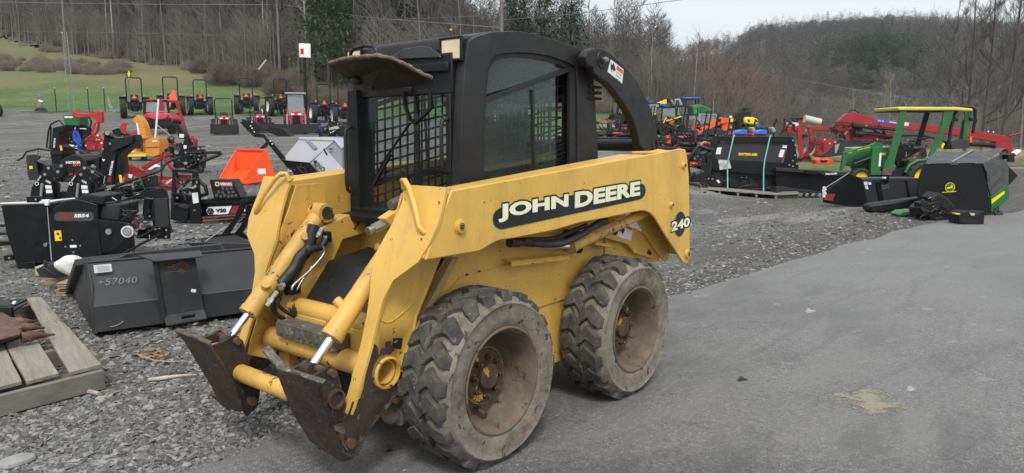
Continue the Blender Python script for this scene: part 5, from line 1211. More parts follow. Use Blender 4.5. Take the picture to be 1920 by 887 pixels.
def kdec(pts, mat, y=-.016, th=.0008, par=BK, nm='decal'): b = MB(); b.prism([ky(*p, y) for p in zb(pts)], (0, -th, 0)); return b.build(nm, mat, par, smooth=0)
YD = YF+.012
lbl = kdec([(465, 272), (598, 260), (606, 318), (472, 332)], M_white, YS(.40)); 
for k in range(5): kdec([(490+k*2, 284+k*8), (580+k*2, 276+k*8), (580+k*2, 279+k*8), (490+k*2, 287+k*8)], M_grey, YS(.40)-.001)
kdec([(1205, 450), (1242, 455), (1236, 478), (1200, 472)], M_white, YF-.0005)
M_rp, p, co, o = newmat('rubbed rust patch'); p.inputs['Base Color'].default_value = (.16, .10, .055, 1); p.inputs['Roughness'].default_value = .8; lk(M_rp, rng(M_rp, noi(M_rp, co, 22, 8, .75, (.4, 1, 1)), .50, .60, 0, .75), p.inputs['Alpha'])
for P in ([(945, 250), (985, 245), (990, 290), (960, 350), (948, 300)], [(985, 262), (1180, 250), (1180, 285), (1110, 300), (1000, 290)], [(1105, 240), (1165, 235), (1170, 330), (1130, 350), (1110, 320)], [(1000, 325), (1200, 305), (1200, 312), (1000, 335)]): kdec(P, M_rp, YF-.0005, .0008)
M_chk = paint('chalk', (.30, .30, .29), .9)
A_, B_ = ky(*zb([(500, 425)])[0], YS(.33)), ky(*zb([(795, 405)])[0], YS(.33))
text('+57040', M_chk, BK, A_, B_-A_, (0, 0, 1), .046, (B_-A_).length, bold=-.012, ws=False, shear=.2, ext=0)
b = MB(); b.tube([ky(*p, YS(.08)) for p in zb([(590, 738), (630, 730), (665, 715), (692, 692)])], .0025, 5); b.build('chalk_mark', M_chk, BK)
# ---------------------------------------------------------------- black blade on a pallet behind it
zq = z1_(5.218, 0, 350)
BL_ = VT('plough', 'long low black plough blade on short pallets between the grey bucket and the snowblower', 'blade', 130, 545, .13)
BL_.pr('blade_face', zq([(420, 745), (560, 735), (1180, 660), (2150, 560), (2200, 640), (860, 760), (560, 790), (440, 800)]), .15, .05, M_gpt)
BL_.pr('base_frame', zq([(350, 810), (430, 770), (1180, 690), (1180, 740), (720, 860), (560, 900), (390, 885)]), -.02, .30, M_gpt)
BL_.pr('end_lug', zq([(418, 735), (432, 720), (445, 740), (450, 790), (425, 790)]), -.03, .03, M_gpt)
BL_.pr('angle_bar', zq([(415, 790), (430, 788), (560, 870), (545, 885)]), -.06, .02, M_gpt)
ra = MB(); ra.sph((0, 0, 0), (.11, .07, .085), 22, 14); ra.v = [tuple(Vector((v[0]+v[2]*.45, v[1], v[2]))*(1+.45*noise.noise(Vector(v)*11+Vector((3, 1, 2))))) for v in ra.v]
tag(ra.build('plastic_bag', paint('white plastic sheet', (.66, .66, .64), .5, var=.1, vs=14, bump=(14, .8, .02)), smooth=50, loc=BL_.P+Vector((0, 0, .0))+(Matrix.Rotation(BL_.rz, 3, 'Z') @ BL_.q(132, 497, -.02))), 'crumpled white plastic bag lying on the black blade', 'bag')
for i, (x0, y0, x1, y1, nl) in enumerate(((83, 517, 118, 535, 2), (105, 530, 150, 556, 6))):
    pb = VT('wood_block', ['two short timber offcuts holding up the left end of the black blade', 'stack of thin plywood pieces under the black blade beside the grey bucket'][i], 'wood', (x0+x1)/2, y1, .13)
    for k in range(nl):
        hh = (y1-y0)/nl; j = rl.uniform(-2, 2); pb.box('board', (x0+j, y1-hh*k-.6), (x1+j, y1-hh*(k+1)), -.02*k % .03, .3, woodm('ply%d%d' % (i, k), (.38-.03*(k % 2), .28, .18), (.24, .16, .10), (2, 20, 20)), bevel=.002)
bl = VT('wood_block', 'pale end of a timber under the left tip of the black blade', 'wood', 75, 520, .1); bl.box('timber', (66, 518), (82, 500), 0, .2, woodm('pale timber', (.5, .42, .3), (.36, .28, .18), (20, 2, 20)))
# ---------------------------------------------------------------- SB54 snowblower
S = VT('snowblower', 'large black skid-mounted snowblower with a white and red side badge, lying across the left foreground', 'snowblower', 120, 503, .08)
hs_ = S.pr('housing', zq([(10, 182), (440, 172), (462, 330), (505, 725), (175, 800), (150, 740), (60, 450)]), .02, .75, M_bpt, bevel=.006)
S.pr('skid_shoe', zq([(170, 750), (345, 735), (350, 790), (175, 812)]), -.01, .04, M_bpt, hs_)
S.pr('side_plate', zq([(465, 320), (490, 255), (540, 195), (640, 140), (730, 125), (800, 130), (950, 175), (960, 320), (985, 560), (1010, 690), (960, 705), (500, 735)]), -.02, .80, M_bpt, bevel=.008)
S.pr('top_edge', zq([(0, 158), (400, 142), (720, 110), (735, 118), (560, 140), (440, 165), (0, 172)]), .0, .02, M_white, hs_)
S.pr('torn_sleeve', zq([(395, 130), (470, 125), (478, 150), (468, 188), (440, 185), (425, 160)]), -.03, .04, M_white, hs_)
S.pr('hitch_lug', zq([(255, 100), (380, 93), (393, 110), (388, 158), (262, 160)]), .0, .05, M_bpt, hs_)
S.pr('tow_beam', zq([(-150, 380), (30, 372), (40, 395), (-150, 402)]), .5, .1, M_bpt); S.pr('tow_beam', zq([(-150, 455), (60, 450), (70, 472), (-150, 480)]), .5, .1, M_bpt); S.pr('tow_beam', zq([(-150, 540), (70, 535), (85, 575), (-150, 590)]), .5, .1, M_bpt)
S.pr('rear_lug', zq([(30, 675), (125, 665), (130, 720), (40, 730)]), .02, .1, M_bpt)
S.pr('chute_base', zq([(730, 122), (850, 72), (905, 80), (1010, 92), (1005, 180), (950, 172), (870, 150)]), .0, .45, M_bpt2, bevel=.01)
S.pr('drum', zq([(985, 178), (1168, 168), (1172, 345), (965, 322)]), .05, .5, M_gpt, bevel=.02)
S.pr('drive_plate', zq([(960, 320), (1310, 365), (1300, 470), (1190, 560), (1090, 640), (1000, 645)]), -.03, .02, M_bpt)
pu = S.disc('pulley', 238.2, 434.5, 11, -.06, .03, M_white); S.disc('pulley_hub', 238.2, 434.5, 5.6, -.075, .02, M_grey, pu); S.disc('pulley_ring', 238.2, 434.5, 8.6, -.066, .008, M_stl, pu, inner=.75)
S.disc('idler', 203, 434.5, 5.4, -.05, .02, M_stl)
S.pr('hitch_frame', zq([(1185, 135), (1290, 95), (1500, 25), (1600, 12), (1628, 40), (1645, 120), (1662, 470), (1655, 512), (1540, 512), (1500, 420), (1480, 250), (1500, 110), (1380, 105), (1300, 120), (1190, 150)]), .08, .03, M_bpt); S.pr('hitch_frame', zq([(1185, 135), (1290, 95), (1500, 25), (1600, 12), (1628, 40), (1645, 120), (1662, 470), (1655, 512), (1540, 512), (1500, 420), (1480, 250), (1500, 110)]), .75, .03, M_bpt)
S.pr('grey_panel', zq([(1507, 115), (1630, 110), (1652, 395), (1520, 398)]), .04, .02, M_gpt)
S.rod('cylinder', (281, 372, .2), (277, 413, .2), .058, M_bpt)
S.pr('gusset', zq([(1172, 205), (1300, 300), (1340, 350), (1180, 345)]), .1, .02, M_bpt); S.pr('cross_arm', zq([(1290, 262), (1400, 255), (1402, 275), (1292, 282)]), .4, .03, M_grey)
S.pr('cross_arm', zq([(1350, 420), (1560, 380), (1600, 480), (1480, 510), (1330, 505)]), .15, .3, M_bpt)
S.disc('gearbox', 267.5, 424, 6.5, .0, .12, M_stl); S.disc('gearbox_cap', 267.5, 424, 3, -.02, .03, M_rusty)
S.pr('gearbox_bracket', zq([(1290, 335), (1350, 320), (1375, 400), (1310, 420)]), .02, .1, M_rusty)
S.rod('strut', (218, 482, -.05), (302, 438, .02), .014, M_bpt)
S.tube('hose', [(250, 440, .0), (262, 444, -.02), (280, 435, 0), (292, 425, .05)], .008, M_hos); S.tube('hose', [(272, 413, .1), (285, 414, .05), (292, 412, .1)], .008, M_hos)
for k in range(2): S.tube('wire_rod', [(243.5+k*5, 380, .3), (245+k*5, 425, .3), (246+k*6, 465, .1), (252, 480, .1)], .006, M_bpt)
bd = S.pr('badge', [(0+x_/5.218, 350+y_/5.218) for x_, y_ in rrect(725, 293, 385, 88, 40)], -.024, .004, paint('badge grey', (.06, .062, .065), .4), bevel=0)
S.prs('emblem', [zq([(582, 322), (600, 262), (640, 262), (655, 290), (680, 262), (708, 262), (688, 292), (715, 322), (680, 322), (668, 305), (652, 322), (636, 322), (628, 296), (615, 322)])], -.027, .003, M_dred, bd, bevel=0)
S.tx('SB54', zq([(724, 302)])[0], zq([(872, 300)])[0], 6.6, -.028, M_white, bd, bold=.05, shear=.2)
S.pr('warning_label', zq([(530, 432), (596, 428), (605, 528), (540, 532)]), -.023, .003, M_lab, bevel=0); S.pr('pictogram', zq([(550, 462), (566, 444), (584, 470), (566, 476)]), -.0245, .0015, M_dec, bevel=0); S.pr('pictogram', zq([(580, 515), (580, 500), (588, 488), (596, 500), (594, 516)]), -.0245, .0015, M_dec, bevel=0)
S.pr('label', zq([(683, 572), (748, 570), (750, 595), (685, 598)]), -.023, .002, M_white, bevel=0)
S.dots('bolt', zq([(710, 523), (642, 587), (787, 578), (720, 640), (350, 124), (1625, 490), (1628, 425), (92, 697)]), 1.8, -.022, M_stl); S.disc('knob', 84.5, 459, 3.4, -.04, .06, M_stl)
S.pr('tie_strap', zq([(458, 200), (466, 200), (510, 722), (498, 724)]), -.024, .002, M_grey, bevel=0)
S.pr('foot', zq([(1200, 560), (1210, 640), (1150, 660), (1000, 650), (1010, 690), (1190, 670), (1215, 620)]), .1, .2, M_bpt)
# ---------------------------------------------------------------- METEOR blower and neighbours
zm = z1_(4.223, 20, 190)
W = VT('snowblower', 'black snowblower with an orange 60 on its round housing and a tall straight chute', 'snowblower', 130, 382, 0)
hz = W.pr('housing', zm([(395, 470), (430, 440), (500, 420), (560, 430), (600, 470), (610, 590), (560, 640), (420, 640), (395, 560)]), 0, .6, M_bpt2, bevel=.02)
W.pr('side_scoop', zm([(120, 430), (180, 420), (228, 432), (226, 455), (195, 470), (225, 590), (222, 620), (150, 625), (135, 590)]), 0, .04, M_gpt); W.pr('label', zm([(147, 512), (172, 510), (174, 535), (149, 537)]), -.01, .005, M_lab, bevel=0)
W.pr('scoop_back', zm([(195, 470), (400, 560), (400, 640), (225, 620)]), .1, .5, M_bpt)
W.pr('chute', zm([(330, 560), (315, 400), (330, 210), (440, 185), (420, 240), (385, 250), (385, 345), (410, 360), (410, 560)]), .1, .3, M_bpt, bevel=.01)
W.pr('chute_collar', zm([(312, 400), (410, 398), (412, 422), (314, 424)]), .05, .4, M_bpt2)
W.tx('METEOR', zm([(350, 368)])[0], zm([(356, 290)])[0], 3.1, .09, M_white, bold=.05)
W.tube('chute_rod', [zm([(55, 468)])[0]+(.1,), zm([(95, 445)])[0]+(.1,), zm([(125, 400)])[0]+(.1,), zm([(220, 376)])[0]+(.15,), zm([(330, 392)])[0]+(.2,)], .016, M_bpt2)
W.tube('wire', [zm([(225, 378)])[0]+(.1,), zm([(210, 430)])[0]+(.1,), zm([(330, 455)])[0]+(.1,)], .006, M_bpt2)
W.pr('red_stripe', zm([(430, 570), (525, 568), (525, 582), (432, 586)]), -.01, .01, M_red, bevel=0); W.pr('label', zm([(388, 350), (402, 352), (410, 388), (394, 390)]), .08, .01, M_lab, bevel=0)
W.tx('METEOR', zm([(438, 495)])[0], zm([(556, 492)])[0], 4.6, -.012, M_white, bold=.05); W.tx('60', zm([(492, 514)])[0], zm([(556, 511)])[0], 5, -.012, M_orange, bold=.03)
X = VT('snowblower', 'tall black blower chute with a slanting white name strip beside the twin grapple arms', 'snowblower', 205, 380, .15)
X.pr('chute_back', zm([(690, 660), (740, 262), (790, 290), (990, 262), (1007, 318), (880, 430), (895, 560), (850, 600), (820, 660)]), .1, .3, M_bpt, bevel=.01)
X.pr('chute_side', zm([(815, 640), (870, 420), (1005, 300), (1007, 325), (900, 440), (890, 560), (850, 640)]), -.02, .1, M_bpt)
X.pr('hood_flap', zm([(790, 300), (960, 278), (965, 330), (800, 400)]), .0, .05, M_bpt2); X.tube('hood_ram', [zm([(745, 250)])[0]+(.05,), zm([(850, 300)])[0]+(.05,), zm([(900, 290)])[0]+(.08,)], .05, M_bpt)
X.disc('ram_pin', 20+763/4.223, 190+252/4.223, 3.8, -.02, .03, M_stl)
sp2 = X.pr('name_strip', zm([(742, 668), (790, 435), (832, 412), (808, 662)]), .05, .04, M_bpt2)
X.tx('METEOR', zm([(793, 588)])[0], zm([(818, 470)])[0], 3.8, .045, M_white, bold=.05); X.prs('emblem', [zm([(765, 640), (770, 600), (800, 595), (795, 640)])], .045, .004, M_dred, bevel=0)
X.pr('label', zm([(856, 582), (878, 584), (884, 640), (864, 645)]), -.03, .01, M_lab, bevel=0); X.pr('label', zm([(722, 455), (748, 460), (735, 478)]), .09, .005, M_white, bevel=0)
X.dots('bolt', zm([(730, 378), (670, 520), (650, 550), (650, 605), (788, 335)]), 2.2, .08, M_stl)
X.pr('auger_housing', zm([(590, 480), (700, 440), (700, 660), (640, 700), (600, 600)]), .1, .6, M_bpt2)
for i, (pp, st, vt) in enumerate((([(150, 770), (165, 680), (240, 560), (285, 505), (330, 510), (345, 545), (410, 500), (420, 590), (335, 640), (345, 770), (245, 800)], 0, 'left'), ([(430, 780), (450, 680), (530, 560), (575, 520), (620, 530), (640, 560), (700, 600), (640, 640), (625, 760), (510, 800)], 285, 'right'))):
    g = VT('grapple_arm', ['black grapple arm with two white stickers, below the straight chute', 'black grapple arm with two white stickers, below the slanting name strip'][i], 'grapple', 20+(240+st)/4.223, 402, 0, 'black grapple arms')
    g.pr('arm_plate', zm(pp), 0, .05, M_bpt, bevel=.008); g.pr('rear_plate', zm([(x_+30, y_-8) for x_, y_ in pp]), .3, .05, M_bpt, bevel=.008)
    g.pr('sticker', zm([(272+st, 664), (322+st, 666), (324+st, 692), (275+st, 692)]), -.008, .004, M_white, bevel=0); g.pr('sticker', zm([(278+st, 700), (328+st, 700), (330+st, 726), (282+st, 728)]), -.008, .004, M_white, bevel=0)
    g.tx('V50', zm([(272+st, 635)])[0], zm([(312+st, 655)])[0], 4.2, -.009, M_white, bold=.04)
    g.pr('name_strip', zm([(190+st*.95, 665), (235+st*.95, 590), (248+st*.95, 600), (212+st*.95, 668)]), -.008, .004, M_bpt2, bevel=0); g.disc('emblem_ring', 20+(206+st*.95)/4.223, 190+652/4.223, 3.6, -.012, .004, M_white, inner=.7)
    g.tx('VIRNIG', zm([(216+st*.95, 636)])[0], zm([(244+st*.95, 592)])[0], 2.6, -.013, M_white, bold=.03)
    g.dots('pin', zm([(300+st, 528), (272+st, 580), (400+st*.88, 512), (375+st*.96, 558)]), 3.0, -.01, M_stl)
    g.tube('hose', [zm([(330+st, 560)])[0]+(.1,), zm([(350+st, 620)])[0]+(-.02,), zm([(390+st, 660)])[0]+(.05,), zm([(380+st, 760)])[0]+(.1,)], .014, M_hos); g.tube('ram', [zm([(240+st, 760)])[0]+(-.03,), zm([(250+st, 650)])[0]+(-.03,)], .022, M_stl)
    g.pr('base', zm([(160+st, 740), (640, 700) if i == 0 else (760, 720), (640, 800) if i == 0 else (760, 800), (160+st, 830)]), .1, .4, M_bpt)
# long drawbar and low frame between them and the SB54
D = VT('auger_drive', 'black post auger drive with a long bent tube, lying on the stone behind the snowblower', 'auger drive', 225, 382, 0)
zr_ = z1_(4.223, 210, 190)
D.tube('long_tube', [zr_([(0, 690)])[0]+(0,), zr_([(120, 640)])[0]+(0,), zr_([(370, 555)])[0]+(.2,), zr_([(400, 530)])[0]+(.25,), zr_([(420, 500)])[0]+(.3,), zr_([(450, 475)])[0]+(.35,), zr_([(545, 442)])[0]+(.4,)], .024, M_bpt2)
D.prs('frame_bar', [zr_([(-100, 720), (300, 690), (300, 712), (-100, 745)]), zr_([(20, 760), (330, 700), (330, 725), (40, 790)]), zr_([(-30, 700), (30, 690), (40, 800), (-20, 800)])], .05, .25, M_bpt)
D.prs('motor', [zr_([(60, 680), (110, 670), (115, 740), (60, 745)]), zr_([(170, 640), (240, 620), (260, 690), (180, 700)]), zr_([(255, 610), (320, 590), (330, 680), (260, 690)])], .0, .2, M_bpt2); D.dots('bolt', zr_([(75, 725), (230, 655), (190, 665), (290, 620)]), 1.5, -.01, M_stl)
D.tube('hose', [zr_([(215, 600)])[0]+(.0,), zr_([(240, 650)])[0]+(-.02,), zr_([(262, 700)])[0]+(0,), zr_([(225, 720)])[0]+(0,)], .012, M_sgrn)
# green and black machine with the red spout behind
E_ = VT('wood_chipper', 'black chipper with green hopper and tubular side guard, farthest left of the attachments', 'chipper', 128, 292, 0)
E_.pr('hopper', zm([(412, 108), (520, 105), (545, 118), (552, 190), (490, 195), (430, 185)]), 0, .5, M_green); E_.pr('hopper_label', zm([(425, 118), (490, 118), (490, 132), (427, 132)]), -.01, .01, M_white, bevel=0)
E_.pr('body', zm([(415, 190), (550, 192), (560, 300), (560, 380), (420, 400), (400, 340), (420, 300)]), .05, .6, M_bpt, bevel=.02); E_.pr('label', zm([(470, 203), (512, 203), (512, 222), (470, 222)]), .03, .01, M_white, bevel=0)
E_.disc('flywheel', 20+580/4.223, 190+245/4.223, 14, .1, .1, M_bpt2)
E_.tube('side_guard', [zm([(420, 190)])[0]+(0,), zm([(385, 150)])[0]+(0,), zm([(320, 180)])[0]+(0,), zm([(300, 230)])[0]+(0,), zm([(285, 360)])[0]+(0,), zm([(310, 380)])[0]+(0,), zm([(320, 200)])[0]+(.1,)], .028, M_bpt)
E_.pr('blue_bracket', zm([(490, 232), (530, 230), (560, 310), (560, 400), (540, 405), (520, 330), (492, 310)]), -.04, .06, M_blue); E_.pr('skid', zm([(410, 370), (620, 365), (620, 390), (412, 395)]), 0, .5, M_bpt)
E_.pr('guard_panel', zm([(330, 350), (420, 330), (560, 360), (560, 384), (420, 360), (340, 372)]), -.02, .02, M_white)
F_ = VT('hay_rake_head', 'bright red machine head with arched black pipe, between green chipper and orange blower', 'hay machine', 182, 293, 0)
F_.tube('arched_pipe', [zm([(500, 105)])[0]+(0,), zm([(560, 110)])[0]+(0,), zm([(620, 122)])[0]+(0,), zm([(640, 160)])[0]+(0,), zm([(625, 230)])[0]+(0,)], .03, M_bpt)
F_.pr('arm', zm([(485, 85), (510, 75), (520, 95), (620, 100), (640, 70), (650, 100), (675, 95), (690, 75), (722, 82), (727, 165), (695, 170), (640, 125), (520, 128), (498, 130)]), -.05, .12, M_red, bevel=.01)
F_.pr('mast', zm([(660, 165), (695, 165), (690, 230), (660, 270), (635, 260)]), 0, .1, M_red); F_.rod('ram', zm([(685, 180)])[0]+(-.06,), zm([(668, 250)])[0]+(-.06,), .02, M_stl)
F_.pr('body', zm([(580, 300), (620, 270), (700, 265), (820, 290), (820, 360), (740, 385), (600, 390)]), 0, .5, M_red, bevel=.03); F_.pr('fender', zm([(750, 390), (770, 300), (800, 270), (830, 300), (800, 400)]), -.08, .1, M_red)
F_.tube('shaft', [zm([(560, 395)])[0]+(-.1,), zm([(620, 430)])[0]+(-.12,), zm([(700, 470)])[0]+(-.1,)], .09, M_bpt2); F_.dots('bolt', zm([(595, 350), (720, 330), (690, 270)]), 2, -.02, M_white)
F_.tube('cable', [zm([(610, 290)])[0]+(-.05,), zm([(650, 270)])[0]+(-.06,), zm([(680, 300)])[0]+(-.05,), zm([(640, 320)])[0]+(-.05,)], .014, M_hos)
F_.pr('tail_fin', zm([(860, 200), (890, 168), (935, 172), (905, 195), (912, 262), (880, 250)]), .1, .05, M_red); F_.pr('tail_fin', zm([(930, 255), (1000, 232), (1000, 262), (960, 275)]), .1, .05, M_red)
F_.pr('dark_cover', zm([(800, 230), (850, 210), (930, 260), (900, 290), (820, 290)]), .2, .3, M_bpt)
# orange snowblower
O = VT('snowblower', 'orange snowblower with a curved discharge chute on a wooden skid', 'snowblower', 258, 302, 0)
M_or2 = paint('mustard orange paint', (.62, .24, .03), .45, var=.1, dust=((.4, .25, .12), .2, 4))
O.pr('chute', zr_([(160, 148), (172, 132), (200, 108), (222, 135), (240, 160), (262, 220), (272, 280), (208, 285), (205, 230), (195, 180), (165, 165)]), 0, .35, M_or2, bevel=.02); O.pr('chute_lining', zr_([(190, 170), (202, 172), (215, 230), (220, 278), (205, 280), (200, 230)]), -.01, .01, M_white, bevel=0)
O.pr('chute_ring', zr_([(200, 280), (282, 276), (284, 292), (202, 296)]), -.02, .4, M_or2)
O.pr('housing', zr_([(262, 305), (360, 280), (378, 330), (378, 425), (320, 442), (262, 430)]), 0, .6, M_or2, bevel=.02); O.pr('housing_seam', zr_([(264, 366), (376, 358), (376, 364), (264, 372)]), -.008, .01, M_rusty, bevel=0)
O.pr('gear_frame', zr_([(150, 320), (265, 296), (262, 410), (130, 415), (130, 385), (175, 375)]), .1, .5, M_or2, bevel=.01); O.disc('gearbox', 210+200/4.223, 190+350/4.223, 5.5, .02, .1, M_bpt); O.rod('gear_shaft', zr_([(235, 320)])[0]+(-.02,), zr_([(236, 400)])[0]+(-.02,), .03, M_gpt)
O.pr('label', zr_([(145, 392), (175, 390), (176, 402), (146, 404)]), .09, .01, M_white, bevel=0); O.pr('nameplate', zr_([(315, 312), (355, 306), (355, 318), (316, 324)]), -.01, .01, M_white, bevel=0)
O.pr('skid_board', zr_([(122, 420), (268, 412), (270, 434), (124, 440)]), -.03, .6, M_yel2, bevel=.003)
for x_ in (130, 225, 250): O.pr('foot', zr_([(x_, 440), (x_+16, 440), (x_+18, 495), (x_+2, 495)]), 0, .08, M_bpt)
# red implement frame
RF = VT('box_scraper', 'dark red angled implement frame in the middle of the black attachments', 'implement', 275, 357, 0)
M_red2 = paint('deep red paint', (.30, .015, .02), .45, var=.15, dust=((.2, .12, .1), .2, 4))
RF.prs('frame_beam', [zr_([(95, 520), (150, 495), (480, 690), (475, 735), (440, 730), (120, 560)])], 0, .12, M_red2); RF.prs('frame_beam', [zr_([(220, 525), (440, 400), (450, 425), (250, 545)])], .4, .1, M_red2)
RF.prs('frame_beam', [zr_([(100, 520), (95, 640), (140, 655), (160, 560)])], .1, .1, M_red2); RF.prs('frame_beam', [zr_([(300, 590), (500, 595), (500, 625), (310, 620)])], .3, .1, M_red2); RF.prs('frame_beam', [zr_([(390, 440), (410, 435), (480, 530), (470, 560)])], .4, .08, M_red2); RF.prs('frame_beam', [zr_([(430, 660), (480, 640), (560, 650), (500, 700), (470, 745), (420, 700)])], .1, .1, M_red)
RF.tx('BUSH HOG', zr_([(270, 590)])[0], zr_([(350, 650)])[0], 3.2, -.01, M_white, bold=.03); RF.pr('label', zr_([(130, 575), (165, 580), (155, 612), (125, 600)]), -.012, .008, M_white, bevel=0)
RF.rod('post', zr_([(392, 480)])[0]+(.3,), zr_([(392, 640)])[0]+(.3,), .02, M_gpt); RF.rod('rod', zr_([(400, 680)])[0]+(.0,), zr_([(480, 620)])[0]+(.2,), .03, M_stl)
BD = VT('scrap_boards', 'pale cartons and plywood offcuts lying among the red frame', 'scrap', 290, 322, 0); BD.pr('sheet', zr_([(260, 520), (310, 500), (345, 520), (300, 545)]), 0, .3, M_white); BD.pr('sheet', zr_([(410, 520), (470, 510), (475, 590), (420, 590)]), .4, .1, woodm('offcut', (.3, .27, .2), (.2, .17, .13)))
# black three-point attachments to the right of the red frame
TP = VT('hydraulic_attachment', 'black hydraulic backhoe-like attachment with looping hoses, right of the red frame', 'attachment', 345, 325, 0)
TP.pr('mast', zr_([(520, 420), (575, 300), (605, 290), (600, 400), (640, 480), (590, 520), (500, 535), (480, 470)]), .0, .2, M_bpt); TP.pr('label', zr_([(566, 348), (590, 348), (590, 375), (568, 375)]), -.01, .01, M_white, bevel=0)
TP.pr('hood', zr_([(470, 178), (530, 185), (575, 260), (580, 300), (535, 295), (520, 270), (515, 230)]), .1, .2, M_bpt); TP.pr('label', zr_([(533, 258), (570, 260), (568, 290), (532, 286)]), .08, .01, M_white, bevel=0)
TP.prs('valve_block', [zr_([(410, 380), (480, 360), (530, 400), (520, 440), (440, 450)]), zr_([(560, 440), (640, 410), (700, 480), (690, 560), (600, 560), (550, 500)]), zr_([(655, 400), (700, 380), (715, 440), (690, 470), (660, 460)])], .05, .3, M_bpt)
TP.rod('ram', zr_([(600, 408)])[0]+(0,), zr_([(860, 404)])[0]+(0,), .035, M_bpt2); TP.rod('ram', zr_([(700, 480)])[0]+(-.1,), zr_([(845, 425)])[0]+(-.1,), .045, M_gpt); TP.rod('ram_eye', zr_([(846, 400)])[0]+(-.03,), zr_([(862, 430)])[0]+(-.03,), .05, M_bpt)
for k, P in enumerate(([(580, 430), (650, 420), (665, 480), (630, 525), (590, 500), (600, 460)], [(430, 380), (480, 350), (540, 390)], [(640, 300), (660, 330), (650, 390)], [(410, 400), (385, 450), (400, 520)], [(690, 400), (720, 440), (740, 470)])): TP.tube('hose', [zr_([p])[0]+(-.05,) for p in P], .018, M_hos)
TP.pr('red_guard', zr_([(610, 300), (640, 270), (665, 300), (668, 350), (640, 360), (645, 310)]), .1, .1, M_red); TP.disc('gauge', 210+510/4.223, 190+400/4.223, 4.5, -.02, .05, M_grey); TP.disc('wheel_plate', 210+680/4.223, 190+545/4.223, 8, 0, .05, M_bpt)
TP.dots('bolt', zr_([(440, 405), (470, 420), (600, 520), (690, 430), (560, 330)]), 1.6, -.02, M_stl)
AG = VT('red_auger', 'red snowblower auger wheel beside the orange blower', 'auger', 305, 288, 0); AG.disc('auger_disc', 210+410/4.223, 190+365/4.223, 9, 0, .25, M_red, n=20); AG.pr('auger_plate', zr_([(360, 285), (410, 290), (415, 330), (370, 335)]), .3, .1, M_red2); AG.disc('hub', 210+410/4.223, 190+365/4.223, 3.5, -.03, .1, M_red2); AG.pr('side_cover', zr_([(450, 335), (530, 335), (540, 360), (460, 370)]), .1, .3, M_red); AG.rod('link', zr_([(360, 190)])[0]+(.4,), zr_([(470, 280)])[0]+(.2,), .012, M_stl)
AG.pr('side_cover', zr_([(350, 285), (470, 300), (480, 330), (400, 345)]), .5, .2, M_bpt)
# ---------------------------------------------------------------- V20 attachment
zv = z1_(3.411, 300, 220)
V_ = VT('power_rake', 'black skid-mounted attachment with a hexagon-pierced guard and large white V20 badge', 'attachment', 360, 419, 0)
up_ = V_.prs('upright_frame', [zv([(78, 332), (238, 338), (240, 352), (80, 348)])], 0, .05, M_bpt)
V_.pr('upright', zv([(78, 340), (105, 342), (98, 480), (85, 650), (65, 655), (72, 480)]), .0, .06, M_bpt); V_.pr('upright', zv([(205, 342), (236, 345), (250, 480), (268, 680), (222, 685), (190, 680), (200, 480)]), -.03, .06, M_bpt)
V_.pr('step_plate', zv([(75, 480), (200, 500), (205, 512), (75, 492)]), -.04, .15, M_bpt); V_.pr('box_guard', zv([(80, 550), (175, 565), (185, 580), (170, 660), (150, 675), (72, 655)]), -.02, .12, M_bpt); V_.pr('box_top', zv([(85, 548), (180, 560), (185, 580), (160, 585), (85, 560)]), -.05, .15, M_gpt)
V_.pr('inner_panel', zv([(95, 490), (200, 510), (200, 660), (90, 640)]), .1, .05, M_bpt); V_.pr('red_warning', zv([(105, 365), (200, 370), (198, 412), (106, 408)]), .08, .01, M_dred)
V_.pr('sticker', zv([(203, 485), (240, 480), (248, 545), (212, 552)]), -.036, .004, M_white, bevel=0); V_.tx('V20', zv([(208, 462)])[0], zv([(236, 442)])[0], 4.5, -.036, M_white, bold=.04)
V_.pr('main_beam', zv([(250, 545), (560, 520), (700, 515), (700, 690), (270, 635)]), .1, .25, M_bpt, bevel=.008); V_.pr('top_plate', zv([(240, 530), (345, 520), (640, 500), (690, 512), (600, 545), (255, 555)]), .05, .4, M_bpt)
gd = V_.pr('guard', zv([(315, 400), (462, 398), (520, 520), (345, 524)]), .02, .3, M_bpt, bevel=.01)
for (gx, gy) in ((375, 478), (402, 480), (428, 458), (455, 455), (388, 505), (414, 500), (440, 480), (467, 478), (362, 500), (484, 500), (402, 455), (460, 502), (436, 505)): V_.disc('hex_hole', 300+gx/3.411, 220+gy/3.411, 3.1, .012, .01, M_hole if 'M_hole' in globals() else paint('hole grey', (.075, .078, .08), .9), gd, n=6)
V_.disc('emblem_ring', 300+366/3.411, 220+427/3.411, 4.4, .008, .008, M_white, inner=.72, n=6); V_.tx('VIRNIG', zv([(384, 436)])[0], zv([(460, 437)])[0], 5.6, .012, M_white, bold=.04)
V_.pr('name_band', zv([(345, 412), (462, 410), (468, 446), (350, 442)]), .014, .004, M_dred, bevel=0)
bdg = V_.pr('badge', zv([(296, 596), (310, 574), (460, 566), (435, 618), (310, 624)]), .09, .008, M_white, bevel=0); V_.pr('badge_stripe', zv([(470, 566), (560, 562), (520, 612), (446, 616)]), .09, .008, M_dred, bevel=0)
V_.disc('emblem_ring', 300+322/3.411, 220+600/3.411, 6.4, .075, .01, M_dec, bdg, inner=.62, n=6); V_.tx('V20', zv([(356, 608)])[0], zv([(424, 606)])[0], 7, .08, M_dec, bdg, bold=.06)
V_.prs('emblem_mark', [zv([(312, 592), (318, 592), (322, 604), (326, 592), (332, 592), (325, 612), (319, 612)])], .074, .01, M_dec, bdg, bevel=0)
V_.tx('EB', zv([(508, 604)])[0], zv([(548, 602)])[0], 8, .08, M_white, bold=.04)
for k in range(2): V_.rod('skid_rail', zv([(262, 645+k*22)])[0]+(.0,), zv([(560, 622+k*18)])[0]+(.0,), .016, M_rusty)
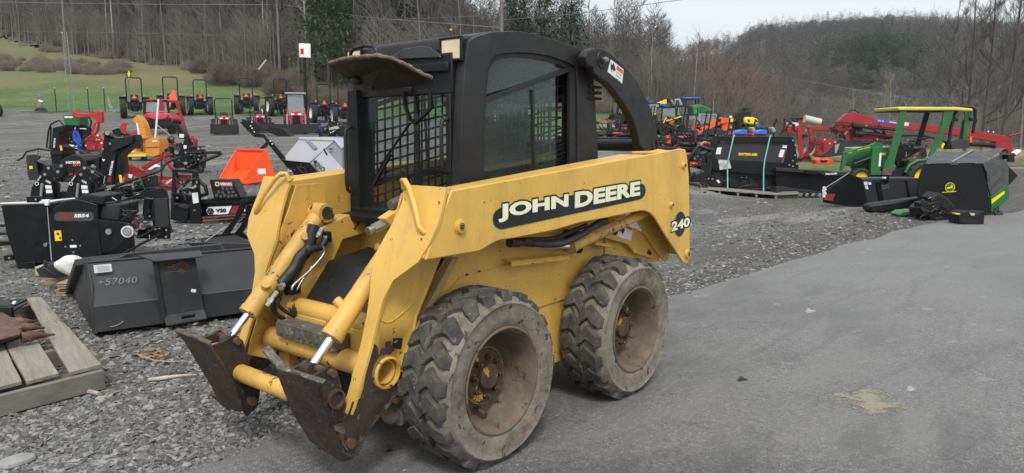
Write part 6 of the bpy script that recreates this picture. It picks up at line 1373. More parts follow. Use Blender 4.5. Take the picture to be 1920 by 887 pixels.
V_.tube('hose', [zv([(245, 400)])[0]+(.1,), zv([(290, 440)])[0]+(.05,), zv([(300, 490)])[0]+(.1,), zv([(260, 500)])[0]+(.1,)], .03, M_hos); V_.tube('hose', [zv([(130, 470)])[0]+(.1,), zv([(180, 460)])[0]+(.0,), zv([(240, 480)])[0]+(.1,)], .025, M_hos)
# ---------------------------------------------------------------- orange bucket
B2 = VT('loader_bucket', 'bright orange open loader bucket with a white label on its side', 'bucket', 462, 346, 0)
M_or3 = paint('vivid orange paint', (.80, .085, .012), .38, var=.05)
B2.pr('back_plate', zv([(490, 196), (670, 205), (700, 300), (560, 330), (470, 330), (440, 300)]), .45, .03, M_or3); 
b = MB(); q0 = B2.qs(zv([(378, 385), (520, 400), (560, 425), (400, 392)]), 0)
P = [B2.q(*zv([(378, 388)])[0], .1), B2.q(*zv([(540, 422)])[0], -.1), B2.q(*zv([(690, 330)])[0], .45), B2.q(*zv([(470, 330)])[0], .5)]
b.prism(P, (0, 0, -.02)); b.build('floor_plate', M_or3, B2.t)
b = MB(); P = [B2.q(*zv([(378, 388)])[0], .1), B2.q(*zv([(488, 198)])[0], .47), B2.q(*zv([(500, 330)])[0], .5), B2.q(*zv([(470, 385)])[0], .3)]; b.prism(P, (.02, 0, 0)); b.build('side_plate', M_or3, B2.t)
B2.pr('side_plate', zv([(520, 405), (545, 380), (668, 205), (685, 215), (735, 370), (730, 395), (560, 428), (525, 422)]), -.1, .03, M_or3, bevel=.006); B2.pr('top_rim', zv([(488, 196), (668, 202), (672, 216), (490, 212)]), .42, .06, M_or3)
B2.pr('cutting_edge', zv([(385, 388), (400, 384), (560, 412), (562, 430), (540, 428)]), -.12, .03, M_or3); B2.pr('label', zv([(624, 330), (675, 327), (677, 362), (626, 364)]), -.106, .005, M_white, bevel=0)
# grey tub with black quick-hitch arm
TB = VT('salt_spreader', 'light grey covered hopper box tipped towards the yard, behind the far loader arm', 'hopper', 590, 335, 0)
M_lg = paint('light grey powder coat', (.50, .52, .56), .4, var=.05, dust=((.4, .4, .4), .15, 3)); M_lg2 = paint('mid grey powder coat', (.27, .28, .31), .45, var=.05)
TB.pr('lid', zv([(888, 128), (1122, 130), (1165, 190), (1160, 205), (1115, 150), (890, 142)]), -.02, .7, M_lg, bevel=.008)
TB.pr('front_panel', zv([(890, 142), (1118, 148), (1075, 185), (955, 290), (805, 275), (800, 250)]), .0, .05, M_lg); TB.pr('end_panel', zv([(955, 290), (1115, 150), (1165, 210), (1168, 350), (1020, 360)]), .02, .05, M_lg2)
TB.pr('end_flap', zv([(970, 290), (1055, 205), (1170, 330), (1168, 352), (1035, 360)]), -.02, .04, M_lg); TB.pr('hopper_body', zv([(830, 260), (1100, 170), (1160, 230), (1165, 350), (1010, 355), (880, 300)]), .1, .5, M_lg2)
TB.pr('handle', zv([(930, 145), (955, 145), (1005, 195), (985, 205)]), -.04, .03, M_lg2); TB.pr('slot', zv([(1042, 200), (1050, 200), (1072, 235), (1062, 240)]), -.045, .01, M_dec, bevel=0); TB.pr('latch', zv([(1080, 198), (1105, 200), (1100, 208), (1082, 206)]), -.045, .02, M_dec)
TB.tx('KNO', zv([(980, 300)])[0], zv([(1040, 352)])[0], 9.5, -.05, M_gpt, bold=.02)
TB.pr('frame', zv([(775, 270), (960, 290), (1010, 355), (860, 370), (830, 320)]), .05, .3, M_bpt)
AR = VT('pallet_fork_arm', 'black flat steel swing arm with bolts, reaching up from the grey hopper box', 'steel arm', 545, 325, 0)
AR.pr('arm', zv([(520, 10), (545, 15), (580, 60), (610, 100), (665, 108), (690, 140), (720, 160), (850, 320), (850, 350), (820, 330), (690, 170), (660, 130), (600, 125), (555, 75), (535, 65)]), -.1, .06, M_bpt); AR.pr('brace', zv([(535, 255), (565, 240), (590, 243), (680, 155), (695, 170), (600, 272), (580, 278)]), -.12, .04, M_bpt)
AR.pr('fork', zv([(510, 30), (525, 28), (570, 75), (560, 85)]), -.05, .03, M_bpt); AR.pr('head_plate', zv([(545, 20), (600, 18), (640, 60), (625, 105), (590, 95)]), -.02, .05, M_bpt2); AR.dots('bolt', zv([(588, 30), (580, 55), (590, 70), (603, 93), (705, 152), (718, 170), (808, 275), (850, 318)]), 1.3, -.11, M_white)
AR.tube('hook', [zv([(848, 325)])[0]+(-.12,), zv([(838, 345)])[0]+(-.12,), zv([(818, 345)])[0]+(-.12,), zv([(825, 332)])[0]+(-.12,)], .015, M_white)
# black tine grapple between V20 and the loader
TG = VT('tine_bucket', 'black skeleton rock bucket with slatted tines and curved arms left of the loader', 'bucket', 425, 462, 0)
for k, P in enumerate(([(395, 745), (470, 650), (520, 530), (555, 520), (530, 600), (440, 745)], [(475, 745), (540, 660), (560, 560), (590, 560), (570, 660), (520, 745)])): TG.pr('arm', zv(P), .1*k, .05, M_bpt)
b = MB()
for k in range(22):
    t = k/21; a_ = TG.q(300+(258+t*215)/3.411, 220+(775-t*22)/3.411, .5-.0*t); c_ = TG.q(300+(330+t*290)/3.411, 220+(838-t*22)/3.411, -.2); b.bar(a_, c_, .02, .012)
for v_ in (.1, .45, .9): 
    a_ = TG.q(300+(258+72*v_)/3.411, 220+(777+60*v_)/3.411, .5-.7*v_); c_ = TG.q(300+(480+145*v_)/3.411, 220+(755+60*v_)/3.411, .5-.7*v_); b.bar(a_, c_, .03, .014)
b.build('tine_floor', M_bpt, TG.t, smooth=0); TG.pr('rear_plate', zv([(300, 755), (530, 735), (610, 800), (600, 830), (420, 800)]), .5, .03, M_bpt); TG.tube('cable', [zv([(290, 795)])[0]+(-.1,), zv([(400, 715)])[0]+(0,), zv([(530, 650)])[0]+(.1,)], .008, M_grey)
TG.tube('white_strap', [zv([(378, 830)])[0]+(-.1,), zv([(400, 820)])[0]+(-.12,), zv([(450, 828)])[0]+(-.1,)], .02, M_white); TG.pr('side_board', zv([(165, 805), (290, 800), (600, 808), (610, 860), (300, 870)]), -.25, .04, M_gpt)
# ================================================================ far tractors, vehicles and yard furniture
def rops(t, w, z0, z1, y, r=.035, mat=None, nm='roll_bar'):
    b = MB(); c = .12; P = [(-w/2, y, z0), (-w/2, y, z1-c), (-w/2+c*.4, y, z1-c*.25), (-w/2+c, y, z1), (w/2-c, y, z1), (w/2-c*.4, y, z1-c*.25), (w/2, y, z1-c), (w/2, y, z0)]
    b.tube(P, r, 8); return b.build(nm, mat or M_bpt2, t, smooth=60)
def whl(t, x, y, r, wd, rim, lugs=14, axis=(1, 0, 0)):
    s = VT.__new__(VT); s.t = t; s.px = 1; s.dp = 1e9; s.q = lambda a, b, dy=0: Vector((a, dy, b)); return s.wheel(x, r, r, y, wd, rim, t, axis, .55, lugs)
def smv(t, x, y, z, s=.34):      # orange slow vehicle triangle
    b = MB(); k = s/2; b.prism([(x-k, y, z-k*.8), (x+k, y, z-k*.8), (x, y, z+k)], (0, .01, 0)); o = b.build('warning_triangle', M_red, t, bevel=.01)
    b = MB(); k *= .74; b.prism([(x-k, y-.006, z-k*.72), (x+k, y-.006, z-k*.72), (x, y-.006, z+k*.92)], (0, .005, 0)); b.build('triangle_face', M_smv, o)
M_dblue = paint('dark blue fender', (.012, .035, .17), .4)
def tractor_rear(name, label, loc, rz, body=M_blue, g=None, arms=False, sc_=1.):
    t = thing(name, label, 'tractor', loc, rz, g, sc_)
    for s in (-1, 1): whl(t, s*.62, .1, .60, .34, M_white, 16); whl(t, s*.55, 1.75, .36, .22, M_white, 10)
    b = MB(); b.bb(-.2, .2, -.1, 1.2, .42, .9); b.bb(-.4, .4, -.05, .25, .5, .95); b.build('axle_housing', M_bpt2, t, bevel=.03)
    b = MB(); b.bb(-.26, .26, .9, 2.15, .6, 1.12); b.build('hood', body, t, bevel=.06)
    for s in (-1, 1): b = MB(); b.bb(s*.42, s*.82, -.25, .45, 1.2, 1.24); b.bb(s*.42, s*.82, .452, .60, 1.1, 1.205); b.build('fender', M_dblue, t, bevel=.02)
    b = MB(); b.bb(-.22, .22, -.02, .4, .95, 1.05); b.bb(-.22, .22, -.12, -.02, .98, 1.38); b.build('seat', M_seat, t, bevel=.04)
    b = MB(); b.cyl((0, .6, 1.0), (0, .55, 1.22), .02); b.tube([(.17*math.cos(i), .55+.05*math.sin(i), 1.25+.08*math.sin(i)) for i in np.arange(0, 6.28, .5)], .013, 6, closed=True); b.build('steering_wheel', M_bpt2, t)
    rops(t, .82, .85, 2.35, -.18); smv(t, 0, -.3, 1.24)
    b = MB()
    for s in (-1, 1): b.bar((s*.25, -.3, .5), (s*.3, -.75, .42), .04, .05); b.cyl((s*.3, -.28, .9), (s*.28, -.6, .45), .02, n=8); b.bar((s*.15, -.2, .9), (s*.28, -.5, .88), .04, .04)
    b.cyl((0, -.25, .5), (0, -.4, .5), .07, n=12); b.bb(-.3, .3, -.3, -.2, .7, .8); b.build('hitch', M_bpt2, t)
    for s in (-1, 1): b = MB(); b.bb(s*.48, s*.56, -.3, -.27, 1.28, 1.36); b.build('tail_lamp', M_smv, t)
    if arms:
        for s in (-1, 1): b = MB(); b.bar((s*.5, .9, .5), (s*.5, 1.0, 1.5), .09, .14); b.bar((s*.5, 1.0, 1.5), (s*.5, 2.6, .9), .09, .12); b.build('loader_arm', body, t, bevel=.01)
        b = MB(); b.pyz([(2.6, .1), (3.2, .1), (2.9, .3), (2.65, .6), (2.55, .6)], -.8, .8); b.build('bucket', M_bpt, t)
    return t
def tractor_front(name, label, loc, rz, body, g=None, sc_=1., cab=False):
    # front faces the viewer (local -Y)
    t = thing(name, label, 'tractor', loc, rz, g, sc_)
    for s in (-1, 1): whl(t, s*.56, 1.35, .42 if not cab else .6, .30, M_red if cab else M_white, 14); whl(t, s*.45, -.1, .29 if not cab else .38, .20, M_red if cab else M_white, 10)
    k = 1 if not cab else 1.25
    b = MB(); b.bb(-.2, .2, -.3, 1.4, .35, .55); b.build('chassis', M_bpt2, t)
    b = MB(); b.prism([(-.25*k, -.35, .52), (.25*k, -.35, .52), (.25*k, -.35, .85*k), (.16*k, -.35, 1.0*k), (-.16*k, -.35, 1.0*k), (-.25*k, -.35, .85*k)], (0, 1.2, .0)); hd = b.build('hood', body, t, bevel=.05, bseg=3)
    b = MB(); b.bb(-.17*k, .17*k, -.365, -.345, .55, .80*k); b.build('grille', M_bpt, hd, bevel=.01)
    for s in (-1, 1): b = MB(); b.prism([(s*.05*k, -.372, .84*k), (s*.21*k, -.372, .80*k), (s*.22*k, -.372, .90*k), (s*.10*k, -.372, .90*k)], (0, .02, 0)); b.build('headlight', M_white, hd)
    b = MB(); b.bb(-.6, .6, 1.1, 1.6, .8*k, .85*k); b.build('fender', M_bpt2 if not cab else M_red, t, bevel=.03)
    b = MB(); b.bb(-.22, .22, 1.1, 1.5, .85, .95); b.bb(-.22, .22, 1.5, 1.6, .9, 1.25); b.build('seat', M_seat, t, bevel=.05)
    if not cab: rops(t, .92, .7, 2.02, 1.65, .03)
    else:
        b = MB()
        for s in (-1, 1): b.bar((s*.5, .75, .9), (s*.46, .8, 2.2), .06, .06); b.bar((s*.55, 1.8, .9), (s*.5, 1.8, 2.2), .06, .06)
        b.build('cab_post', M_bpt2, t); b = MB(); b.bb(-.58, .58, .65, 1.95, 2.2, 2.32); b.build('cab_roof', M_lg2, t, bevel=.04)
        b = MB(); b.prism([(-.47, .76, 1.0), (.47, .76, 1.0), (.44, .79, 2.18), (-.44, .79, 2.18)], (0, .006, 0)); b.build('windscreen', M_glass3, t); b = MB(); b.bb(-.5, .5, 1.79, 1.8, .9, 2.18); b.build('rear_window', M_glass3, t)
        for s in (-1, 1): b = MB(); b.bb(s*.62, s*.76, .6, .64, 1.75, 2.0); b.build('mirror', M_bpt2, t)
    for s in (-1, 1):
        b = MB(); b.bar((s*.36*k, .55, .5), (s*.36*k, .5, 1.15*k), .06, .12); b.bar((s*.36*k, .5, 1.12*k), (s*.37*k, -.35, .85*k), .06, .1); b.bar((s*.37*k, -.35, .87*k), (s*.38*k, -.85, .3), .06, .1); b.build('loader_arm', body if cab else M_bpt2, t, bevel=.01)
        b = MB(); b.cyl((s*.40*k, -.2, .85*k), (s*.40*k, -.8, .45), .025, n=8); b.build('ram', M_stl, t)
    w_ = .72 if not cab else 1.3
    b = MB(); b.pyz([(-.85, .06), (-.80, .5), (-.86, .52), (-.92, .12), (-1.35, .06), (-1.35, .03), (-.9, .02)], -w_, w_); b.build('bucket', M_bpt, t)
    for s in (-1, 1): b = MB(); b.pyz([(-.85, .04), (-.85, .5), (-1.0, .5), (-1.36, .1), (-1.36, .03)], s*w_, s*w_-s*.03); b.build('bucket_side', M_bpt, t)
    return t
M_glass3 = glassm('tractor glass', (.55, .62, .62), (.35, .38, .38), .3, .5, .08)
M_pink = paint('crimson paint', (.48, .02, .05), .35, var=.08)
def FC(px): return VIEW-math.atan((px-960)/1388.6)
SG = 'tractors parked along the grass edge'
tr1 = tractor_rear('tractor', 'dark blue tractor with roll bar seen from behind, leftmost of the row', AT(257, 54), FC(257), M_blue, SG, sc_=1.22)
def cpT(px, d, rz, lb, s=1.): return dup(tr1, AT(px, d), FC(px)+rz, lb, SG, s*1.22)
cpT(325, 56, 0, 'blue tractor with roll bar partly hidden behind the red side-by-side'); cpT(379, 57, .12, 'blue tractor with roll bar between the red side-by-side and the nearest small red tractor', .92)
cpT(466, 58, -.1, 'small blue tractor with roll bar behind the second red tractor', .95); cpT(527, 56, .3, 'blue tractor with raised loader, left of the red cab tractor', .95)
cpT(608, 50, .25, 'blue tractor with roll bar right of the white sign pole', .88); cpT(648, 48, .1, 'blue tractor half hidden behind the front cab post', .85)
bt = tractor_rear('tractor', 'black wheel and rim of a tractor cut by the left picture edge', AT(-12, 55), VIEW+1.2, M_blue, SG, sc_=.8)
tf = tractor_front('tractor', 'small red tractor with black front bucket and roll bar, standing alone on the stone', AT(422, 41), FC(422), M_pink, None, 1.0)
dup(tf, AT(489, 43), FC(489)+.05, 'small red tractor with white headlights behind the raised steel arm')
tractor_front('tractor', 'red cab tractor with a wide black loader bucket below the white sign', AT(557, 41.5), FC(557), M_pink, None, 1.0, True)
BB = VT('loader_bucket', 'spare black bucket lying in front of the red cab tractor', 'bucket', 518, 256, 0); BB.pr('shell', [(502, 238), (528, 240), (545, 255), (528, 258), (508, 250)], 0, .8, M_bpt); BB.pr('plate', [(500, 252), (520, 258), (510, 261), (502, 257)], .3, .3, M_rusty)
# side by side utility vehicle
U = VT('utility_vehicle', 'red side-by-side utility vehicle with a windscreen, facing the viewer', 'utility vehicle', 298, 252, .0)
zu = z1_(6.825, 220, 140)
U.pr('hood', zu([(310, 545), (350, 505), (380, 490), (650, 490), (690, 530), (718, 570), (700, 600), (640, 570), (560, 590), (480, 590), (400, 560), (340, 590)]), -.1, 1.0, M_pink, bevel=.05); U.pr('hood_top', zu([(365, 500), (655, 500), (630, 560), (560, 572), (470, 572), (410, 555)]), -.16, .2, paint('pink red paint', (.62, .04, .09), .35), bevel=.03)
U.pr('front_end', zu([(330, 580), (400, 565), (480, 600), (560, 600), (640, 575), (715, 590), (705, 640), (650, 690), (390, 690), (345, 640)]), -.14, 1.1, M_bpt2, bevel=.03); U.pr('cab_frame', zu([(338, 335), (370, 318), (630, 320), (652, 345), (668, 490), (640, 490), (622, 350), (370, 350), (358, 490), (335, 490)]), .6, .08, M_bpt, bevel=.01)
U.pr('roof', zu([(345, 340), (370, 312), (620, 312), (650, 340)]), .6, 1.5, M_red, bevel=.03); U.pr('windscreen', zu([(358, 352), (630, 352), (655, 482), (358, 482)]), .62, .01, M_glass3, bevel=0)
U.prs('headlight', [zu([(345, 560), (380, 550), (430, 580), (420, 592), (370, 585)])], -.17, .04, M_dec); U.prs('headlight', [zu([(690, 560), (660, 550), (610, 580), (620, 592), (670, 585)])], -.17, .04, M_dec)
for x_ in (372, 700): U.wheel(220+x_/6.825, 140+680/6.825, 10.5, .25, .3, M_bpt2, None, (1, 0, 0), .5, 12); U.wheel(220+x_/6.825, 140+668/6.825, 10.5, 2.1, .3, M_bpt2, None, (1, 0, 0), .5, 12)
U.prs('bumper', [zu([(400, 690), (410, 640), (425, 640), (420, 690)]), zu([(620, 690), (615, 640), (630, 640), (640, 690)]), zu([(400, 636), (640, 636), (640, 648), (400, 648)])], -.25, .05, M_bpt2)
# sickle mower with white guard and red flag
SB = VT('sickle_mower', 'red toothed sickle bar standing upright behind the orange blower', 'mower', 352, 292, 0)
SB.rod('sickle_bar', (330, 188, 0), (351, 252, 0), .05, M_red)
for k in range(14): t = k/13; SB.pr('guard_tooth', [(330+21*t, 190+62*t), (333.5+21*t, 191+62*t), (330.5+21*t, 193+62*t)], -.06, .03, M_dred, bevel=0)
SB.rod('drive_arm', (351, 252, 0), (353, 270, 0), .07, M_bpt); SB.pr('base', [(335, 268), (362, 266), (364, 290), (338, 292)], 0, .3, M_bpt)
WP = VT('white_pole', 'slanting white pole with a dark red pennant beside the red side-by-side', 'pole', 291, 265, 0); WP.rod('pole', (291, 262, 0), (297.5, 186, 0), .045, M_white); WP.pr('pennant', zu([(540, 305), (570, 320), (605, 400), (600, 462), (530, 462)]), -.03, .015, M_dred, bevel=0)
SF = VT('safety_flag', 'large pink-orange triangle panel in front of the second blue tractor', 'flag', 325, 225, 0); SF.pr('triangle_panel', zu([(650, 350), (700, 205), (735, 200), (765, 345)]), -1.0, .03, paint('salmon panel', (.85, .13, .10), .5), bevel=0); SF.pr('hanging_strip', zu([(655, 352), (690, 352), (672, 430)]), -1.0, .03, M_smv, bevel=0)
# ---------------------------------------------------------------- poles, sign, tower, flags
def postxy(px, d): return AT(px, d)
sgn = VT('sign_pole', 'white box sign on a tall black post at the grass edge', 'sign', 573, 215, .35, d=52)
sgn.rod('post', (573.5, 222, 0), (571, 108, 0), .11, M_bpt); b = MB(); A_ = sgn.q(561, 82, 0); B_ = sgn.q(581, 109, 0); b.bb(A_.x-.02, B_.x+.05, -.25, .25, A_.z, B_.z); bx_ = b.build('sign_box', paint('sign white', (.8, .8, .8), .4), sgn.t, bevel=.03)
b = MB(); b.bb(A_.x+.05, A_.x+.26, -.262, -.252, B_.z+.22, B_.z+.60); b.build('sign_panel', M_red, bx_)
mk = VT('marker_post', 'yellow diamond marker on a thin post in the field', 'marker', 242, 165, 0, d=70); mk.rod('post', (242, 172, 0), (241, 140, 0), .03, M_bark3); mk.pr('diamond', [(241.5, 131), (244, 138), (241.5, 149), (239, 138)], -.05, .02, M_yel2, bevel=0)
tw = VT('lattice_tower', 'thin grey lattice mast standing in the grass on the left', 'mast', 139, 206, 0, d=60)
M_galv = paint('galvanised steel', (.30, .30, .29), .5, .5)
for i, (ox, oy) in enumerate(((-.22, 0), (.22, 0), (0, .38))):
    b = MB(); b.cyl((ox, oy, 0), (ox*.8-.1, oy*.8, 6.3), .03, n=6); b.build('leg', M_galv, tw.t)
b = MB()
for k in range(21):
    z = .3*k; t = k/21; P = [Vector((ox*(1-.2*t)-.1*t, oy*(1-.2*t), z)) for ox, oy in ((-.22, 0), (.22, 0), (0, .38))]
    for i in range(3): b.bar(P[i], P[(i+1) % 3]+Vector((0, 0, .3)), .015, .015)
b.build('bracing', M_galv, tw.t)
b = MB(); b.cyl((-.35, 0, 4.2), (.1, 0, 4.2), .03, n=6); b.sph((-.3, 0, 6.2), .10); b.build('fitting', M_galv, tw.t)
M_polew = woodm('utility pole wood', (.22, .20, .17), (.12, .11, .095), (8, 8, 1))
def upole(px, d, h, label, r=.14, arms=(), lean=0):
    P = AT(px, d); t = thing('utility_pole', label, 'utility pole', P, VIEW); b = MB(); b.cyl((0, 0, -.3), (lean, 0, h), r, r*.7, n=12); b.build('pole', M_polew, t, smooth=60)
    for z, w_ in arms:
        b = MB(); b.bb(-w_, w_, -.06, .06, z-.06, z+.06); ar_ = b.build('crossarm', M_polew, t)
        for x_ in (-w_*.9, -w_*.3, w_*.3, w_*.9): b = MB(); b.cyl((x_, 0, z+.05), (x_, 0, z+.25), .04, n=8); b.build('insulator', M_grey, ar_)
    return P
pA = upole(941, 52, 11.5, 'tall wooden utility pole rising behind the cab roof', .15)
pB = upole(530, 84, 18.5, 'wooden utility pole with a crossarm at the wood edge', .16, ((14.2, 1.2),)); pC = upole(137, 105, 24, 'tall grey pole above the lattice mast', .17)
b = MB(); P0_ = AT(530, 84); tt = thing('transformer', 'grey transformer and dark streetlight arm fixed to the pole at the wood edge', 'transformer', P0_, VIEW); b = MB(); b.cyl((.35, 0, 7.6), (.35, 0, 8.5), .28, n=16); b.build('tank', M_gpt, tt, smooth=40); b = MB(); b.bar((.3, 0, 9.0), (1.9, 0, 8.7), .12, .12); b.build('bracket', M_gpt, tt)
lg = VT('leaning_timber', 'pale timber leaning in the thicket below the utility pole', 'timber', 492, 128, 0, d=74); lg.rod('timber', (485, 131, 0), (499, 113, .5), .10, paint('pale timber paint', (.45, .36, .22), .8))
sn_ = VT('sign_board', 'small white board on a trunk in the woods right of the arch', 'sign', 1283, 150, 0, d=64); sn_.pr('board', [(1281.5, 143), (1286, 143), (1286, 151), (1281.5, 151)], 0, .05, M_white)
def ypoint(px, py, d):
    r_ = ray(px, py); return C0+r_*(d/FPX)
def wire(pts, label, r=.03):
    P = [ypoint(*p) for p in pts]; Q = []
    for i in range(len(P)-1):
        for k in range(8): Q.append(P[i].lerp(P[i+1], k/8))
    Q.append(P[-1]); b = MB(); b.tube([q-Q[0] for q in Q], r, 5); tag(b.build('power_line', M_wire, smooth=0, loc=Q[0]), label, 'power line')
M_wire = paint('aluminium cable', (.20, .20, .21), .6, .3)
M_wdark = M_wire
wire([(-200, 0, 96), (0, 4, 92), (260, 8, 88), (530, 9, 84)], 'pale power cable running level across the woods to the crossarm pole', .035); wire([(530, 9, 84), (700, 34, 70), (941, 52, 52)], 'pale power cable dropping from the crossarm pole behind the cab roof', .03)
wire([(-200, 55, 96), (140, 60, 92), (530, 68, 84)], 'thin dark cable across the woods at half height of the grey pole', .018); wire([(530, 32, 84), (660, 40, 75), (900, 30, 60)], 'thin cable running right from the crossarm', .018)
wire([(941, 38, 52), (1080, 26, 45), (1290, -2, 36)], 'single power cable rising to the upper right across the sky', .016); wire([(1100, 95, 90), (1300, 115, 75), (1500, 150, 62), (1700, 185, 56)], 'thin cable sagging across the woods on the right', .02)
FG = 'thin dark fence posts at the grass edge'
fp = thing('fence_post', 'thin dark fence post left of the lattice mast', 'post', AT(110, 60), 0, FG); b = MB(); b.cyl((0, 0, 0), (0, 0, 1.9), .035, n=6); b.build('post', M_bpt2, fp); b = MB(); b.cyl((0, 0, 1.9), (0, 0, 1.96), .04, n=6); b.build('cap', M_white, fp)
dup(fp, AT(171, 60), 0, 'thin dark fence post right of the lattice mast'); dup(fp, AT(201, 60.5), 0, 'thin dark fence post carrying the striped banner')
bn = VT('banner', 'crumpled grey and white feather banner slumped over its base at the grass edge', 'banner', 73, 207, 0, d=60)
bn.pr('cloth', [(70, 169), (73, 175), (78, 182), (82, 190), (77, 194), (80, 203), (72, 206), (66, 204), (70, 196), (69, 185), (71, 176)], 0, .12, paint('banner cloth', (.16, .165, .18), .7, var=.6, vs=4), bevel=.02); bn.pr('base', [(63, 208), (70, 202), (79, 202), (84, 208)], -.1, .4, M_gpt); bn.pr('stripe', [(72, 186), (82, 190), (78, 192), (72, 190)], -.03, .02, M_white, bevel=0)
b3 = VT('banner', 'small green and white striped banner drooping to the ground', 'banner', 210, 212, 0, d=60.5)
b3.pr('cloth', [(201, 178), (205, 186), (209, 198), (213, 207), (217, 211), (210, 212), (205, 204), (202, 192)], 0, .1, paint('banner stripes', (.22, .26, .22), .7, var=.7, vs=6), bevel=.01)
# ================================================================ right side of the yard
zs = z1_(4.929, 1280, 220)
# ---- black snow pusher on a pallet
PU = VT('snow_pusher', 'tall black snow pusher strapped with two turquoise bands on a low pallet', 'snow pusher', 1420, 368, -.10)
ol = PU.pr('back_sheet', zs([(340, 228), (978, 236), (925, 420), (335, 390), (290, 380)]), .0, .03, paint('pusher sheet', (.028, .029, .034), .38, var=.08))
PU.pr('top_rail', zs([(335, 172), (1010, 178), (978, 238), (340, 226)]), -.06, .12, M_bpt, bevel=.01); PU.pr('lower_sheet', zs([(290, 383), (330, 388), (925, 418), (950, 550), (300, 490), (250, 470)]), .0, .06, M_bpt)
PU.pr('base_box', zs([(250, 470), (300, 488), (950, 545), (985, 580), (960, 695), (210, 650)]), .12, .5, M_bpt)
PU.pr('side_plate', zs([(978, 236), (1012, 180), (1035, 200), (1085, 560), (1080, 650), (985, 690), (935, 690), (925, 420)]), -.02, .9, M_bpt, bevel=.008); PU.pr('side_plate', zs([(335, 172), (342, 226), (290, 385), (250, 640), (190, 640), (260, 470)]), -.01, .9, M_bpt)
for k in range(5): PU.pr('rib', zs([(440+k*90, 580), (520+k*90, 583), (520+k*90, 650), (440+k*90, 646)]), .10, .03, M_bpt2)
TP_ = paint('turquoise strap', (.18, .55, .50), .6)
for x0, x1, x2, x3 in ((480, 412, 408, 414), (818, 750, 742, 746)): PU.tube('strap', [zs([(x0, 165)])[0]+(-.09,), zs([(x0-10, 180)])[0]+(-.1,), zs([(x1+8, 395)])[0]+(-.05,), zs([(x2+6, 480)])[0]+(-.05,), zs([(x3+1, 695 if x0 > 500 else 660)])[0]+(-.12,)], .016, TP_)
PU.tx('NEW HOLLAND', zs([(690, 332)])[0], zs([(516, 327)])[0], 5.2, -.012, M_lab, bold=.06)
PU.pr('sticker', zs([(318, 280), (360, 276), (350, 340), (305, 342)]), -.012, .006, M_white, bevel=0); PU.pr('sticker', zs([(905, 298), (945, 300), (925, 370), (885, 366)]), -.012, .006, M_white, bevel=0); PU.pr('sticker', zs([(925, 258), (965, 260), (962, 285), (922, 283)]), -.012, .006, M_white, bevel=0)
PU.pr('red_stripe', zs([(962, 280), (976, 282), (934, 425), (920, 422)]), -.014, .008, M_smv if False else paint('coral red', (.7, .09, .09), .5), bevel=0); PU.pr('papers', zs([(328, 392), (430, 396), (450, 470), (345, 485)]), -.012, .006, paint('papers', (.5, .5, .48), .5, var=.5, vs=12), bevel=0)
PU.dots('bolt', zs([(1020, 213), (1042, 258), (1040, 350), (1018, 400), (1020, 452), (1055, 430), (1055, 488), (1062, 605), (985, 440), (240, 567), (275, 570)]), 1.6, -.025, M_stl); PU.disc('motor', 1280+310/4.929, 220+580/4.929, 13, .0, .3, M_bpt2); PU.pr('motor_plate', zs([(310, 585), (330, 575), (348, 600), (335, 612)]), -.02, .02, M_white)
pl2 = VT('wooden_pallet', 'long grey pallet carrying the black snow pusher', 'pallet', 1420, 372, -.10)
pl2.pr('deck', zs([(170, 652), (870, 708), (1085, 700), (1080, 712), (868, 722), (168, 666)]), -.1, 1.0, M_wood)
for x_ in (180, 330, 500, 670, 850): pl2.pr('stringer', zs([(x_, 664+(x_-180)*.078), (x_+22, 666+(x_-180)*.078), (x_+24, 704+(x_-180)*.078), (x_+2, 702+(x_-180)*.078)]), -.08, .9, M_wood2)
pl2.pr('end_block', zs([(940, 692), (1075, 690), (1072, 750), (870, 770), (868, 720)]), .0, .2, M_wood2); pl2.pr('bottom_board', zs([(168, 700), (870, 760), (870, 772), (168, 712)]), -.1, .1, M_wood2)
# ---- black crane-like thing with cables between the loader and the pusher
CB = VT('backhoe_attachment', 'black post driver with looping cables between the loader and the snow pusher', 'attachment', 1315, 352, 0)
CB.tube('boom', [zs([(45, 400)])[0]+(0,), zs([(120, 310)])[0]+(0,), zs([(200, 225)])[0]+(0,), zs([(222, 232)])[0]+(0,)], .02, M_grey); CB.tube('boom', [zs([(50, 395)])[0]+(0,), zs([(150, 260)])[0]+(0,), zs([(240, 300)])[0]+(0,), zs([(280, 300)])[0]+(0,)], .05, M_bpt)
CB.pr('mast', zs([(160, 330), (240, 320), (255, 380), (240, 470), (190, 480), (180, 400)]), 0, .2, M_bpt, bevel=.02); CB.tube('cable', [zs([p])[0]+(-.05,) for p in [(130, 300), (115, 360), (150, 430), (185, 430), (200, 380)]], .015, M_hos); CB.tube('cable', [zs([p])[0]+(-.05,) for p in [(280, 300), (250, 350), (230, 400), (240, 440)]], .015, M_hos)
CB.pr('motor', zs([(185, 430), (240, 425), (240, 480), (190, 480)]), -.05, .2, M_bpt2); CB.pr('foot_plate', zs([(45, 560), (90, 540), (210, 500), (240, 520), (215, 600), (80, 600)]), .0, .5, M_bpt2); CB.tube('coil', [zs([p])[0]+(-.1,) for p in [(70, 610), (80, 650), (130, 660), (190, 640), (210, 600)]], .02, M_hos); CB.pr('upright', zs([(40, 400), (60, 400), (80, 560), (65, 565)]), .1, .05, M_bpt)
